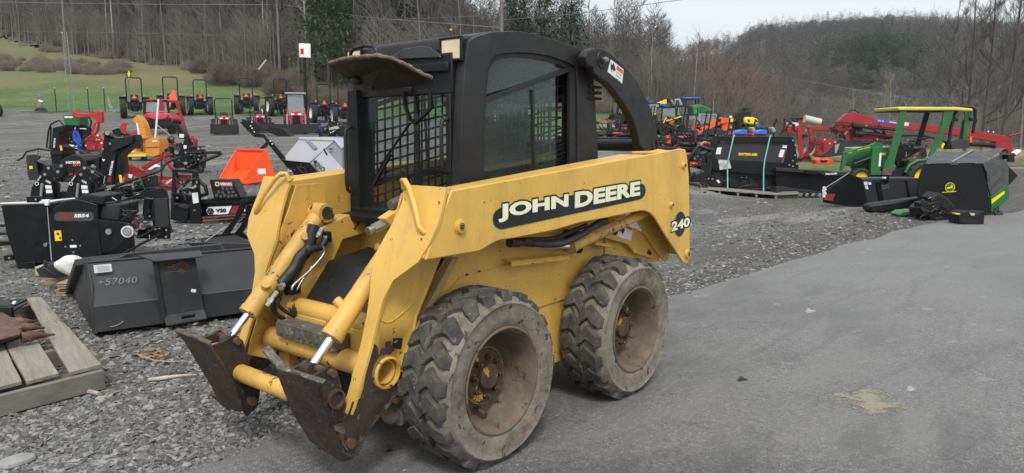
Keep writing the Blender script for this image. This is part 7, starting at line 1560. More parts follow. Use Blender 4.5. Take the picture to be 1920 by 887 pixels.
# ---- long black snow box behind (white name strip), rubber edge
z5 = z1_(3.548, 1500, 180)
PB = VT('snow_pusher', 'low wide black snow pusher with a white name strip, behind the strapped one', 'snow pusher', 1545, 369, 0)
PB.pr('back_sheet', z5([(-160, 490), (40, 505), (320, 515), (215, 600), (150, 660), (-160, 620)]), .0, .1, M_bpt); PB.pr('top_shelf', z5([(-160, 478), (150, 495), (330, 512), (320, 522), (40, 512), (-160, 498)]), -.1, .4, M_gpt)
PB.pr('hitch_bracket', z5([(30, 492), (120, 500), (118, 515), (100, 526), (35, 518)]), -.13, .1, M_bpt); PB.tx('PALADIN', z5([(170, 526)])[0], z5([(246, 522)])[0], 3.6, -.12, M_white, bold=.05); PB.pr('name_panel', z5([(140, 505), (300, 510), (290, 530), (140, 522)]), -.112, .01, M_gpt, bevel=0)
PB.pr('floor_edge', z5([(-160, 600), (160, 640), (150, 668), (-160, 640)]), -.3, .3, M_gpt)
for k in range(5): PB.pr('edge_tooth', z5([(-40+k*42, 648), (-22+k*42, 650), (-32+k*42, 670), (-50+k*42, 666)]), -.34, .2, M_stl)
# ---- big black bucket in front of the spreader
B5 = VT('loader_bucket', 'wide new black bucket with white chalk writing and chained corner, right of the name-strip pusher', 'bucket', 1600, 388, 0)
B5.pr('side_plate', z5([(325, 515), (415, 555), (455, 750), (450, 757), (155, 708), (158, 650), (215, 600)]), .0, .03, M_bpt, bevel=.004); B5.pr('back_sheet', z5([(412, 552), (545, 552), (790, 548), (800, 700), (600, 735), (460, 748)]), .15, .04, paint('new black panel', (.030, .032, .040), .35, var=.08))
B5.pr('inner', z5([(325, 515), (412, 548), (780, 545), (780, 560), (420, 560)]), .3, .5, M_bpt); B5.pr('divider', z5([(505, 570), (535, 565), (560, 700), (530, 708)]), .12, .05, M_bpt); B5.pr('divider', z5([(706, 560), (716, 560), (735, 680), (725, 682)]), .12, .05, M_bpt)
B5.pr('papers', z5([(424, 572), (448, 570), (450, 592), (428, 594)]), .14, .005, M_white, bevel=0); B5.pr('papers', z5([(454, 575), (472, 573), (474, 590), (457, 592)]), .14, .005, M_white, bevel=0); B5.pr('papers', z5([(432, 598), (450, 596), (455, 620), (438, 620)]), .14, .005, M_white, bevel=0)
A_, B_ = z5([(548, 622)])[0], z5([(590, 612)])[0]; B5.tx('5011', A_, B_, 3, .135, M_chk, bold=-.01); A_, B_ = z5([(545, 602)])[0], z5([(590, 598)])[0]; B5.tx('84 STK', A_, B_, 2.6, .135, M_chk, bold=-.01)
B5.pr('corner_marker', z5([(168, 655), (235, 652), (215, 700), (160, 690)]), -.05, .03, M_dred, bevel=0); B5.rod('edge_rod', z5([(172, 610)])[0]+(-.03,), z5([(325, 512)])[0]+(-.02,), .008, M_grey)
for k in range(7): B5.disc('chain_link', 1500+(163+5*math.sin(k*2))/3.548, 180+(612+k*9)/3.548, 2.6, -.06, .03, M_white, inner=.4, n=10)
B5.pr('lug', z5([(560, 535), (595, 535), (590, 575), (565, 578)]), .1, .1, M_bpt)
B5.pr('latch', z5([(552, 540), (575, 540), (573, 552), (556, 552)]), .05, .05, M_white)
# ---- green tractor with loader and yellow-topped cab
GT = VT('tractor', 'green compact tractor with loader and a green-framed canopy cab under a yellow roof', 'tractor', 1640, 346, 0)
GT.pr('roof', z5([(655, 72), (1050, 74), (1152, 84), (1148, 102), (1040, 96), (660, 96), (652, 84)]), -.75, 1.4, M_yroof if 'M_yroof' in globals() else paint('yellow roof', (.66, .54, .08), .5, var=.06, chip=(.7, (.15, .1, .05), 12)), bevel=.03)
GT.pr('dark_underside', z5([(665, 96.5), (1040, 96.5), (1040, 101), (665, 101)]), -.74, 1.38, M_bpt2); GT.pr('cab_panel', z5([(672, 98), (715, 98), (700, 170), (640, 400), (608, 528), (545, 520), (560, 450), (600, 380)]), -.72, .06, M_green, bevel=.01); GT.pr('worn_corner', z5([(556, 478), (612, 470), (608, 528), (545, 522)]), -.727, .005, paint('worn brown', (.12, .06, .04), .8, var=.5, vs=20), bevel=0)  # black panel under the roof is added so its underside looks shaded
GT.pr('rear_panel', z5([(960, 96), (1025, 98), (1010, 160), (960, 250), (880, 420), (855, 400), (920, 260), (950, 160)]), -.72, .06, M_green, bevel=.01); GT.pr('cab_post', z5([(835, 108), (868, 108), (800, 330), (770, 330)]), .55, .06, M_bpt2); GT.pr('rear_post', z5([(1110, 100), (1145, 100), (1110, 290), (1060, 285)]), .5, .06, M_green)
GT.pr('cab_post', z5([(1085, 160), (1098, 160), (1085, 285), (1070, 285)]), .2, .05, M_bpt2); GT.pr('side_window', z5([(718, 112), (835, 108), (780, 262), (672, 262)]), -.70, .01, M_glass4 if 'M_glass4' in globals() else M_glass2, bevel=0); GT.pr('window_sill', z5([(670, 258), (782, 256), (782, 268), (668, 272)]), -.71, .03, M_bpt2); GT.pr('canopy_rail', z5([(715, 98), (960, 98), (955, 110), (712, 112)]), -.71, .04, M_bpt2)
GT.tube('roll_bar', [z5([p])[0]+(d_,) for p, d_ in (((985, 350), -.5), ((1000, 230), -.5), ((1025, 130), -.5), ((1050, 82), -.5), ((1080, 70), -.3), ((1140, 74), .3), ((1165, 90), .5), ((1165, 150), .5), ((1150, 250), .5))], .045, M_bpt2)
GT.pr('roll_bar_bracket', z5([(995, 135), (1020, 130), (1055, 155), (1050, 170), (1000, 160)]), -.56, .08, M_bpt2); GT.pr('roll_bar_bracket', z5([(1130, 140), (1180, 155), (1180, 172), (1135, 165)]), .44, .08, M_bpt2); GT.pr('hood', z5([(345, 360), (350, 350), (480, 345), (600, 330), (610, 440), (560, 480), (345, 470)]), -.25, .5, M_green, bevel=.05)
GT.pr('pale_hood', z5([(350, 345), (360, 342), (600, 334), (600, 345), (420, 362), (350, 365)]), -.28, .56, paint('pale green', (.18, .36, .25), .4), bevel=.02); GT.pr('badge', z5([(530, 380), (570, 378), (570, 392), (532, 396)]), -.27, .01, M_lab, bevel=0)
GT.pr('loader_arm', z5([(290, 375), (470, 325), (500, 310), (550, 312), (552, 340), (520, 345), (330, 400), (300, 460), (285, 500), (268, 500), (280, 440)]), -.6, .09, M_green, bevel=.006); GT.pr('loader_arm', z5([(290, 375), (470, 325), (500, 310), (550, 312), (552, 340), (520, 345), (330, 400), (300, 460), (285, 500), (268, 500), (280, 440)]), .45, .09, M_green)
GT.pr('loader_post', z5([(485, 345), (550, 335), (545, 420), (530, 525), (470, 525), (475, 440)]), -.68, .12, M_green, bevel=.006); GT.pr('white_strip', z5([(530, 378), (543, 378), (536, 468), (522, 468)]), -.69, .008, M_white, bevel=0); GT.rod('ram', z5([(360, 450)])[0]+(-.62,), z5([(500, 400)])[0]+(-.62,), .028, M_gpt)
GT.tx('JOHN DEERE', z5([(382, 366)])[0], z5([(468, 344)])[0], 2.4, -.61, M_lab, bold=.03); GT.tx('410', z5([(322, 386)])[0], z5([(348, 378)])[0], 2.4, -.61, M_lab, bold=.03)
GT.wheel(1500+395/3.548, 180+545/3.548, 19, -.45, .28, M_yel2, None, (0, 1, 0), .6, 14); GT.wheel(1500+395/3.548, 180+545/3.548, 19, .6, .28, M_yel2, None, (0, 1, 0), .6, 14); GT.wheel(1500+800/3.548, 180+540/3.548, 29, -.55, .4, M_yel2, None, (0, 1, 0), .6, 16); GT.wheel(1500+800/3.548, 180+540/3.548, 29, .6, .4, M_yel2, None, (0, 1, 0), .6, 16)
GT.tube('fender', [z5([p])[0]+(-.6,) for p in [(700, 510), (730, 460), (780, 430), (850, 425)]], .05, M_green); GT.pr('floor', z5([(600, 500), (700, 480), (860, 470), (860, 520), (600, 545)]), -.5, 1.0, M_bpt2); GT.pr('engine', z5([(350, 440), (600, 430), (600, 540), (420, 540)]), -.2, .4, M_bpt2)
GT.pr('console', z5([(650, 330), (740, 300), (760, 340), (740, 480), (690, 500), (640, 420)]), -.15, .3, M_bpt2, bevel=.02); GT.tube('steering_wheel', [(1500+(760+45*math.cos(i))/3.548, 180+(315+12*math.sin(i)+10*math.cos(i))/3.548, -.1) for i in np.arange(0, 6.6, .5)], .016, M_bpt2)
GT.pr('seat', z5([(800, 345), (840, 340), (850, 400), (815, 430), (790, 410)]), -.25, .5, M_gpt, bevel=.03); GT.pr('seat_side', z5([(750, 400), (800, 370), (830, 420), (780, 440)]), -.3, .1, paint('brown leather', (.16, .08, .06), .7)); GT.pr('engine_block', z5([(700, 430), (760, 400), (780, 450), (730, 490)]), -.3, .3, paint('dusty engine', (.12, .10, .08), .8, var=.5, vs=20))
GT.pr('amber_lamp', z5([(1130, 270), (1146, 272), (1144, 310), (1132, 312)]), .3, .05, M_smv); GT.pr('rear_box', z5([(1005, 300), (1060, 285), (1130, 290), (1128, 345), (1010, 355)]), -.3, .4, M_gpt2, bevel=.01); GT.pr('warning_strip', z5([(940, 330), (955, 310), (965, 320), (945, 352)]), -.5, .02, M_lab, bevel=0)
# ---- grass collector (hopper) with tarpaulin
HO = VT('grass_collector', 'black material collector trailer with grey tarpaulin and a yellow-striped green chassis', 'trailer', 1750, 405, 0)
fr = HO.pr('front_panel', z5([(830, 448), (1180, 446), (1215, 450), (1240, 560), (1275, 785), (1040, 775), (780, 670), (790, 560)]), .0, .05, M_bpt, bevel=.01)
HO.pr('green_rail', z5([(1268, 670), (1385, 590), (1388, 685), (1275, 780)]), .05, .08, M_green, bevel=.004); HO.pr('yellow_stripe', z5([(1275, 690), (1360, 632), (1362, 648), (1276, 718)]), .04, .01, M_lab, bevel=0); HO.pr('hopper_side', z5([(1215, 450), (1380, 420), (1385, 590), (1270, 665), (1240, 560)]), .06, .05, paint('grey mesh cloth', (.07, .072, .07), .8, var=.3, vs=12))
HO.pr('corner_post', z5([(1375, 460), (1388, 458), (1390, 688), (1378, 692)]), .4, .05, M_green)
b = MB(); M_tarp = paint('dull grey tarpaulin', (.055, .057, .060), .5, var=.15, vs=3, bump=(7, .9, .05))
gx = 26; gy = 12; V = []
for j in range(gy+1):
    for i in range(gx+1):
        u_, v_ = i/gx, j/gy; lo = (830+390*u_, 448); hi = (915+460*u_, 362+10*math.sin(u_*5)); x_ = lo[0]+(hi[0]-lo[0])*v_; y_ = lo[1]+(hi[1]-lo[1])*v_**.8
        p = HO.q(1500+x_/3.548, 180+y_/3.548, -.03+1.3*v_); V.append(p+Vector((0, 0, .05*noise.noise(Vector((u_*5, v_*4, 2)))+.025*noise.noise(Vector((u_*14, v_*9, 2))))))
b.add(V, [(j*(gx+1)+i, j*(gx+1)+i+1, (j+1)*(gx+1)+i+1, (j+1)*(gx+1)+i) for j in range(gy) for i in range(gx)])
V = []
for j in range(9):
    for i in range(17):
        u_, v_ = i/16, j/8; top_ = (1218+150*u_, 448-80*u_**.9); bt_ = (1248+135*u_, 540+15*math.sin(u_*9)+(20 if u_ < .4 else 0)); x_ = top_[0]+(bt_[0]-top_[0])*v_; y_ = top_[1]+(bt_[1]-top_[1])*v_; V.append(HO.q(1500+x_/3.548, 180+y_/3.548, -.02+1.2*u_)+Vector((.05*noise.noise(Vector((u_*6, v_*5, 7)))*v_, -.08*abs(noise.noise(Vector((u_*9, v_*3, 7)))), 0)))
b.add(V, [(j*17+i, (j+1)*17+i, (j+1)*17+i+1, j*17+i+1) for j in range(8) for i in range(16)])
b.build('tarpaulin', M_tarp, HO.t, smooth=60); HO.rod('tie_cord', z5([(1010, 438)])[0]+(-.05,), z5([(1150, 360)])[0]+(1.1,), .012, M_grey); HO.pr('side_flap', z5([(1380, 460), (1450, 530), (1395, 590), (1385, 560)]), .5, .03, M_bpt2)
HO.wheel(1500+1285/3.548, 180+800/3.548, 14, .15, .22, M_yel2, None, (.85, .5, 0), .5, 0); HO.tube('hose', [z5([p])[0]+(.02,) for p in [(1295, 750), (1318, 730), (1322, 770), (1300, 800)]], .015, M_hos)
HO.rod('rope', z5([(1262, 640)])[0]+(-.02,), z5([(1365, 500)])[0]+(.1,), .01, M_hos); HO.pr('exhaust', z5([(1385, 390), (1425, 385), (1430, 440), (1390, 440)]), .8, .2, M_bpt2); HO.pr('white_cap', z5([(1425, 378), (1465, 355), (1475, 365), (1440, 395)]), .8, .1, M_white)
dl = HO.disc('emblem', 1500+999/3.548, 180+608/3.548, 9, -.012, .008, M_lab, inner=.90, n=24, par=fr); HO.disc('emblem', 1500+999/3.548, 180+608/3.548, 8, -.008, .004, M_green, par=fr)
HO.prs('deer_mark', [z5([(976, 612), (990, 606), (1000, 608), (1008, 596), (1004, 590), (1012, 592), (1018, 600), (1012, 606), (1022, 618), (1010, 612), (998, 614), (984, 620)])], -.014, .004, M_lab, dl, bevel=0)
HO.tx('JOHN DEERE', z5([(945, 648)])[0], z5([(1040, 640)])[0], 2.5, -.012, M_lab, fr, bold=.03)
# ---- blower and chute lying in front
BW = VT('blower_housing', 'round black plastic blower housing with a chute, lying before the collector', 'blower', 1760, 413, 0)
BW.pr('housing', z5([(875, 680), (925, 640), (985, 680), (1030, 730), (1040, 785), (1010, 830), (940, 842), (860, 830), (800, 800), (790, 750), (830, 720), (900, 700)]), .0, .35, M_gpt3 if 'M_gpt3' in globals() else M_bpt2, bevel=.03); BW.disc('fan_plate', 1500+930/3.548, 180+780/3.548, 20, -.03, .05, M_bpt2, inner=.3); BW.disc('hub', 1500+940/3.548, 180+790/3.548, 6, -.04, .05, M_rub); BW.pr('opening', z5([(885, 685), (925, 650), (935, 668), (898, 695)]), -.01, .02, M_dec, bevel=0)
BW.prs('engine', [z5([(790, 745), (850, 725), (880, 760), (840, 800), (800, 790)]), z5([(800, 710), (850, 700), (855, 740), (805, 745)])], -.06, .2, M_bpt2)
for k in range(4): BW.tube('hose', [(1500+(800+k*10)/3.548, 180+(735+k*8)/3.548, -.08), (1500+(830+k*12)/3.548, 180+(790-k*6)/3.548, -.1), (1500+(870+k*4)/3.548, 180+(770)/3.548, -.06)], .012, M_hos)
CH = VT('discharge_chute', 'long black plastic chute lying flat on the stone before the new black bucket', 'chute', 1690, 398, 0)
CH.pr('chute_body', z5([(458, 735), (480, 720), (700, 692), (860, 670), (900, 668), (890, 690), (870, 715), (560, 778), (470, 775)]), -.15, .3, M_bpt2, bevel=.04)
CH.pr('curved_outlet', z5([(940, 660), (1040, 628), (1075, 660), (1085, 700), (1030, 720), (985, 690)]), .35, .3, M_bpt2, bevel=.03); GD = VT('green_deck', 'green mower deck piece under the black chute', 'mower deck', 1700, 408, 0); GD.pr('deck', z5([(650, 790), (690, 765), (860, 760), (780, 785), (665, 806)]), .1, .3, M_green, bevel=.02)
GD.pr('deck_rail', z5([(1030, 700), (1110, 655), (1115, 690), (1040, 720)]), .3, .1, M_green)
WB = VT('wheel_bracket', 'black steel bracket box with a pale wooden wedge beside the collector wheel', 'bracket', 1821, 422, 0); WB.pr('bracket', z5([(1060, 795), (1080, 770), (1130, 765), (1130, 810), (1200, 768), (1230, 770), (1225, 855), (1195, 862), (1060, 850)]), .0, .3, M_bpt2, bevel=.01); WB.pr('cavity', z5([(1075, 818), (1185, 828), (1180, 845), (1075, 840)]), -.005, .01, M_dec, bevel=0); WB.pr('wedge', z5([(1135, 780), (1165, 782), (1163, 796), (1137, 798)]), -.01, .1, M_stick); WB.pr('wedge', z5([(1035, 778), (1065, 782), (1065, 792), (1036, 788)]), -.01, .1, M_lab)
# ---- red windrower (mower conditioner) with long boom
z6 = z1_(4.174, 1460, 190)
WR = VT('mower_conditioner', 'large red mower conditioner with a long boom carrying a blue and white name strip', 'farm implement', 1600, 305, 0)
WR.pr('boom', z6([(440, 195), (470, 150), (530, 95), (610, 88), (660, 105), (760, 130), (1000, 165), (1500, 225), (1810, 275), (1815, 320), (1700, 318), (1500, 285), (1200, 240), (900, 210), (640, 185), (560, 200), (520, 190), (480, 250), (450, 240)]), 0, .35, M_red2 if 'M_red2' in globals() else M_red, bevel=.02)
WR.pr('boom_end', z6([(1700, 318), (1830, 325), (1840, 400), (1800, 430), (1790, 380), (1700, 370)]), 0, .5, M_red2, bevel=.02); st_ = WR.pr('blue_strip', z6([(752, 132), (945, 158), (940, 182), (752, 158)]), -.01, .01, paint('strip blue', (.03, .09, .42), .4), bevel=0); WR.tx('NEW HOLLAND', z6([(868, 168)])[0], z6([(945, 178)])[0], 3, -.022, M_white, st_, bold=.04); WR.pr('blue_strip', z6([(985, 162), (1020, 168), (1016, 192), (982, 190)]), -.01, .01, M_white, bevel=0); WR.tx('313', z6([(775, 156)])[0], z6([(820, 162)])[0], 2.8, -.022, M_white, st_)
WR.pr('tongue', z6([(150, 190), (230, 195), (260, 190), (450, 195), (470, 260), (430, 235), (270, 225), (240, 205)]), .1, .3, M_red2, bevel=.02); WR.pr('hitch_plate', z6([(150, 200), (200, 205), (195, 400), (170, 430), (155, 380)]), .0, .1, M_red2); WR.pr('side_frame', z6([(232, 205), (262, 210), (275, 290), (290, 350), (260, 400), (170, 455), (165, 440), (230, 380), (250, 300)]), .1, .15, M_red2, bevel=.01)
WR.pr('cutter_end', z6([(285, 285), (380, 290), (465, 305), (380, 400), (320, 435), (270, 430), (300, 350)]), -.05, .1, M_red2, bevel=.01); WR.pr('cutter_shield', z6([(460, 300), (890, 310), (890, 335), (700, 350), (520, 420), (350, 440), (320, 430)]), .0, 1.2, M_gpt, bevel=.02); WR.pr('scratched_panel', z6([(440, 340), (480, 330), (455, 400), (440, 410)]), -.02, .02, M_chk, bevel=0)
WR.prs('lift_frame', [z6([(480, 190), (560, 190), (560, 300), (530, 300)])], .1, .3, M_red2); WR.prs('lift_frame', [z6([(820, 230), (900, 240), (900, 300), (880, 300)])], .2, .2, M_red2); WR.pr('rear_body', z6([(560, 215), (820, 240), (900, 300), (560, 300)]), .5, .3, M_red2); WR.pr('name_plate', z6([(665, 218), (785, 226), (785, 240), (665, 236)]), .48, .01, M_white, bevel=0)
for (a_, c_, r_) in (((600, 195), (920, 225), .10), ((620, 245), (930, 285), .10), ((1130, 270), (1220, 290), .08), ((1500, 335), (1690, 345), .16)): WR.rod('drive_shaft', z6([a_])[0]+(-.15,), z6([c_])[0]+(-.15,), r_*.7, M_bpt2)
WR.rod('shaft_guard', z6([(575, 190)])[0]+(-.16,), z6([(650, 202)])[0]+(-.16,), .16, M_bpt2); WR.rod('shaft_guard', z6([(590, 250)])[0]+(-.16,), z6([(660, 260)])[0]+(-.16,), .17, M_bpt2); WR.tube('hose_guard', [z6([p])[0]+(.1,) for p in [(545, 95), (560, 72), (600, 68), (625, 90)]], .03, M_bpt2)
WR.wheel(1460+205/4.174, 190+470/4.174, 14, .3, .35, M_red2, None, (.3, 1, 0), .5, 0); WR.rod('hook', z6([(1800, 270)])[0]+(0,), z6([(1900, 250)])[0]+(0,), .05, M_red2); WR.dots('bolt', z6([(1640, 236), (1680, 240), (400, 330), (360, 300)]), 1.3, -.05, M_white)
WR.rod('tail_pipe', z6([(1790, 440)])[0]+(-.1,), z6([(1870, 400)])[0]+(-.1,), .12, M_bpt2)
ML = VT('aerial_lift', 'red machine with a white tank and white tube, left of the red mower conditioner', 'machine', 1500, 262, 0, d=44)
ML.pr('body', z6([(50, 215), (160, 205), (165, 240), (60, 245)]), 0, .8, M_red, bevel=.02); ML.pr('tank', z6([(85, 165), (160, 165), (160, 200), (90, 200)]), -.05, .6, M_white, bevel=.05); ML.pr('frame', z6([(50, 215), (85, 155), (95, 155), (70, 220)]), -.06, .1, M_red); ML.pr('cover', z6([(105, 130), (190, 125), (200, 145), (180, 160), (140, 160)]), .1, .4, M_bpt2); ML.rod('tube', z6([(200, 135)])[0]+(.1,), z6([(325, 165)])[0]+(.1,), .22, paint('dirty white', (.5, .5, .46), .5)); ML.disc('lamp', 1460+200/4.174, 190+152/4.174, 3, -.1, .1, M_smv)
RM = VT('disc_mower', 'low bright red mower on the grass in front of the mower conditioner', 'mower', 1545, 306, 0, d=31); RM.pr('deck', z6([(290, 455), (330, 450), (360, 460), (420, 450), (428, 480), (400, 495), (295, 490)]), 0, .5, M_smv2 if 'M_smv2' in globals() else paint('signal red', (.75, .05, .02), .4), bevel=.02); RM.pr('deck_top', z6([(330, 462), (380, 458), (385, 470), (335, 474)]), -.05, .3, M_bpt)
# ---- bunch of machines seen beyond the rear arm
zr = z1_(4.8, 1100, 170)
M_mred = paint('mower red', (.42, .022, .022), .4, var=.1)
def zturn(px, d, label, rz=0., sc_=1.):
    t = thing('riding_mower', label, 'mower', AT(px, d), VIEW+rz, 'riding mowers in a row', sc_)
    for s in (-1, 1): whl(t, .55, s*.5, .28, .24, M_bpt2, 0, (0, 1, 0)); whl(t, -.75, s*.38, .16, .12, M_bpt2, 0, (0, 1, 0))
    b = MB(); b.bb(-.55, .15, -.5, .5, .14, .26); b.build('deck', M_mred, t, bevel=.05); b = MB(); b.bb(-.9, .75, -.22, .22, .3, .44); b.build('frame', M_bpt2, t, bevel=.03); b = MB(); b.bb(.35, .85, -.3, .3, .42, .75); b.build('engine', M_bpt2, t, bevel=.08)
    b = MB(); b.bb(-.15, .3, -.25, .25, .46, .6); st = b.build('seat', M_seat, t, bevel=.06); b = MB(); b.bb(.24, .36, -.25, .25, .55, 1.0); b.build('backrest', M_seat, st, bevel=.06)
    b = MB(); b.tube([(.2, -.3, .5), (-.1, -.3, .95), (-.3, -.1, 1.0)], .02, 6); b.tube([(.2, .3, .5), (-.1, .3, .95), (-.3, .1, 1.0)], .02, 6); b.build('control_bar', M_bpt2, t)
    b = MB(); b.tube([(.6, -.35, .5), (.75, -.35, 1.6), (.75, .35, 1.6), (.6, .35, .5)], .025, 6); b.build('roll_bar', M_bpt2, t); b = MB(); b.bb(.3, .7, -.64, -.30, .5, .6); b.build('fender', M_mred, t, bevel=.04); b = MB(); b.bb(.3, .7, .30, .64, .5, .6); b.build('fender', M_mred, t, bevel=.04); return t
z0_ = zturn(1128, 29, 'red riding mower, leftmost of the mowers seen under the black arch', .1)
for px, d, lb, rz in ((1165, 28.5, 'red riding mower, second from the left under the black arch', .05), (1190, 31, 'riding mower almost hidden by the lower end of the black arch', 0), (1268, 30, 'riding mower in the second row right of the arch', .3), (1308, 29, 'riding mower in the second row left of the snow pusher', -.2), (1146, 34, 'riding mower in the second row under the arch', .2), (1248, 26, 'red riding mower just right of the black arch', .0), (1285, 24.5, 'red riding mower in the middle of the row right of the arch', -.05), (1325, 23, 'red riding mower nearest the strapped snow pusher', -.1)): dup(z0_, AT(px, d), VIEW+rz, lb)
def skid(px, d, label, rz=0., body=None, sc_=1.):
    body = body or M_bpt2; t = thing('skid_steer_loader', label, 'skid steer', AT(px, d), VIEW+rz, 'far skid steer loaders', sc_)
    for x in (-.55, .55):
        for s in (-1, 1): whl(t, x, s*.65, .4, .28, M_bpt2, 12, (0, 1, 0))
    b = MB(); b.bb(-.95, 1.1, -.5, .5, .35, .95); b.build('body', body, t, bevel=.06); b = MB(); b.bb(.5, 1.25, -.45, .45, .9, 1.35); b.build('engine_hood', body, t, bevel=.1)
    b = MB(); P = [(-.7, .95), (-.6, 1.95), (.4, 2.0), (.5, .95)]
    for s in (-.42, .42):
        for (a0_, a1_) in zip(P[:-1], P[1:]): b.bar((a0_[0], s, a0_[1]), (a1_[0], s, a1_[1]), .07, .07, up=(0, 1, 0))
    b.bb(-.65, .45, -.46, .46, 1.95, 2.03); b.build('cab_frame', M_bpt2, t); b = MB(); b.bb(-.62, .42, -.43, -.42, 1.0, 1.95); b.bb(-.66, -.65, -.4, .4, 1.0, 1.95); b.build('cab_glass', M_glass3, t)
    for s in (-1, 1): b = MB(); b.bar((1.2, s*.6, 1.45), (-.6, s*.6, .95), .1, .18); b.bar((-.6, s*.6, .98), (-1.15, s*.6, .35), .1, .16); b.build('lift_arm', M_bpt2, t, bevel=.02); b = MB(); b.bar((.9, s*.655, 1.38), (-.4, s*.655, 1.02), .01, .09); b.build('arm_stripe', M_lab, t)
    b = MB(); b.pxz([(-1.2, .05), (-1.2, .55), (-1.28, .55), (-1.3, .12), (-1.75, .08), (-1.75, .04)], -.85, .85); b.build('bucket', M_bpt, t); return t
s0 = skid(1250, 40, 'skid steer with yellow arms right behind the black arch', .25, None, .74)
dup(s0, AT(1298, 38), VIEW+.2, 'skid steer with yellow arms left of the orange track loader'); dup(s0, AT(1275, 47), VIEW+.35, 'skid steer in the gap between the two with yellow arms'); dup(s0, AT(1165, 48), VIEW+.3, 'pale skid steer with wood chips in its bucket seen under the black arch')
dup(s0, AT(1222, 46), VIEW+.2, 'skid steer hidden mostly by the black arch')
tg = tractor_rear('tractor', 'blue-roofed machine behind the skid steers', AT(1292, 52), VIEW, M_blue, sc_=.85); b = MB(); b.bb(-.7, .7, -.4, .9, 2.35, 2.5); b.build('roof', M_blue, tg, bevel=.05)
b = MB()
for s in (-1, 1):
    for y in (-.3, .8): b.bar((s*.6, y, 1.1), (s*.6, y, 2.35), .08, .08)
b.build('cab_post', M_bpt2, tg)
GB = VT('grain_box', 'green seed box machine standing behind the skid steers', 'machine', 1318, 245, 0, d=46); GB.pr('box', zr([(955, 135), (1000, 122), (1020, 125), (1015, 215), (965, 215)]), 0, .9, M_green2 if 'M_green2' in globals() else paint('leaf green', (.03, .22, .06), .45), bevel=.02); GB.pr('hood', zr([(1015, 125), (1075, 140), (1130, 170), (1130, 205), (1020, 210)]), .1, .8, M_green, bevel=.06); GB.pr('frame', zr([(960, 210), (1130, 205), (1120, 330), (980, 330)]), .2, .5, M_bpt2)
TL = VT('track_loader', 'orange compact track loader with a mesh-framed cab', 'track loader', 1335, 262, 0, d=36)
for pts in ([(1010, 215), (1020, 205), (1170, 210), (1185, 270), (1175, 278), (1160, 222), (1025, 218), (1018, 330), (1005, 330)], [(1095, 215), (1110, 215), (1112, 330), (1097, 330)]): TL.pr('cab_frame', zr(pts), 0, .08, M_lg2)
TL.pr('lift_arm', zr([(1015, 380), (1030, 330), (1100, 300), (1185, 245), (1210, 240), (1280, 248), (1290, 262), (1250, 290), (1120, 340), (1050, 365), (1035, 385)]), -.1, .15, M_orange, bevel=.01); TL.pr('rear_body', zr([(1200, 290), (1290, 280), (1300, 330), (1250, 380), (1215, 360)]), 0, .9, M_orange, bevel=.05); TL.pr('body', zr([(1010, 300), (1200, 300), (1210, 350), (1050, 370)]), .1, .7, M_bpt2, bevel=.05); TL.pr('track', zr([(1040, 370), (1080, 340), (1210, 335), (1240, 360), (1220, 400), (1060, 405)]), -.15, .35, M_rub, bevel=.04); TL.pr('glass', zr([(1022, 220), (1160, 222), (1160, 300), (1020, 320)]), .05, .02, M_glass3, bevel=0); TL.pr('quick_attach', zr([(960, 350), (975, 305), (990, 305), (985, 345), (1015, 350), (1010, 370)]), -.1, .5, M_orange)
RO_ = VT('road_roller', 'black and bright yellow compact roller behind the blue covered mowers', 'roller', 1402, 246, 0, d=42)
RO_.pr('engine_hood', zr([(1415, 245), (1440, 236), (1500, 240), (1535, 250), (1548, 275), (1545, 305), (1480, 308), (1415, 295)]), 0, 1.2, M_yel2, bevel=.08); RO_.pr('grille', zr([(1447, 260), (1460, 258), (1472, 278), (1455, 285)]), -.01, .02, M_bpt, bevel=0); RO_.pr('cab', zr([(1380, 190), (1480, 186), (1500, 196), (1478, 205), (1480, 240), (1420, 240), (1405, 300), (1350, 310), (1345, 250)]), .1, .9, M_bpt2, bevel=.03); RO_.pr('chassis', zr([(1350, 300), (1530, 305), (1500, 350), (1360, 350)]), .1, 1.0, M_bpt2); RO_.wheel(1100+1400/4.8, 170+325/4.8, 7, -.1, .4, M_bpt2, None, (0, 1, 0), .5, 10); RO_.wheel(1100+1290/4.8, 170+320/4.8, 8, 0, .4, M_grey, None, (0, 1, 0), .5, 10); RO_.pr('yellow_arm', zr([(1280, 262), (1310, 245), (1340, 260), (1330, 290), (1285, 285)]), 0, .8, M_lab, bevel=.03); RO_.disc('lamp', 1100+1298/4.8, 170+236/4.8, 2.4, 0, .1, M_white)
for i, (x0, lb) in enumerate(((1400, 'blue covered mower seat left of the other, above the strapped snow pusher'), (1580, 'blue covered mower seat behind the right strap of the snow pusher'))):
    q_ = VT('riding_mower', lb, 'mower', 1100+x0/4.8, 258, 0, 'blue covered mowers', d=26); q_.pr('cover', zr([(x0-65, 385), (x0-50, 365), (x0, 350), (x0+45, 352), (x0+50, 385), (x0+30, 395), (x0-60, 396)]), 0, .5, paint('blue cover', (.03, .14, .55), .4), bevel=.04); q_.pr('body', zr([(x0-100, 385), (x0-40, 375), (x0+40, 380), (x0+60, 430), (x0-90, 430)]), .1, .5, M_red, bevel=.05); q_.tube('roll_bar', [zr([(x0+100, 420)])[0]+(.3,), zr([(x0+110, 300)])[0]+(.3,), zr([(x0+120, 262)])[0]+(.3,), zr([(x0+135, 280)])[0]+(.5,)], .03, M_bpt2); q_.pr('seat', zr([(x0+80, 330), (x0+110, 325), (x0+130, 370), (x0+95, 385)]), .2, .4, M_grey, bevel=.04)
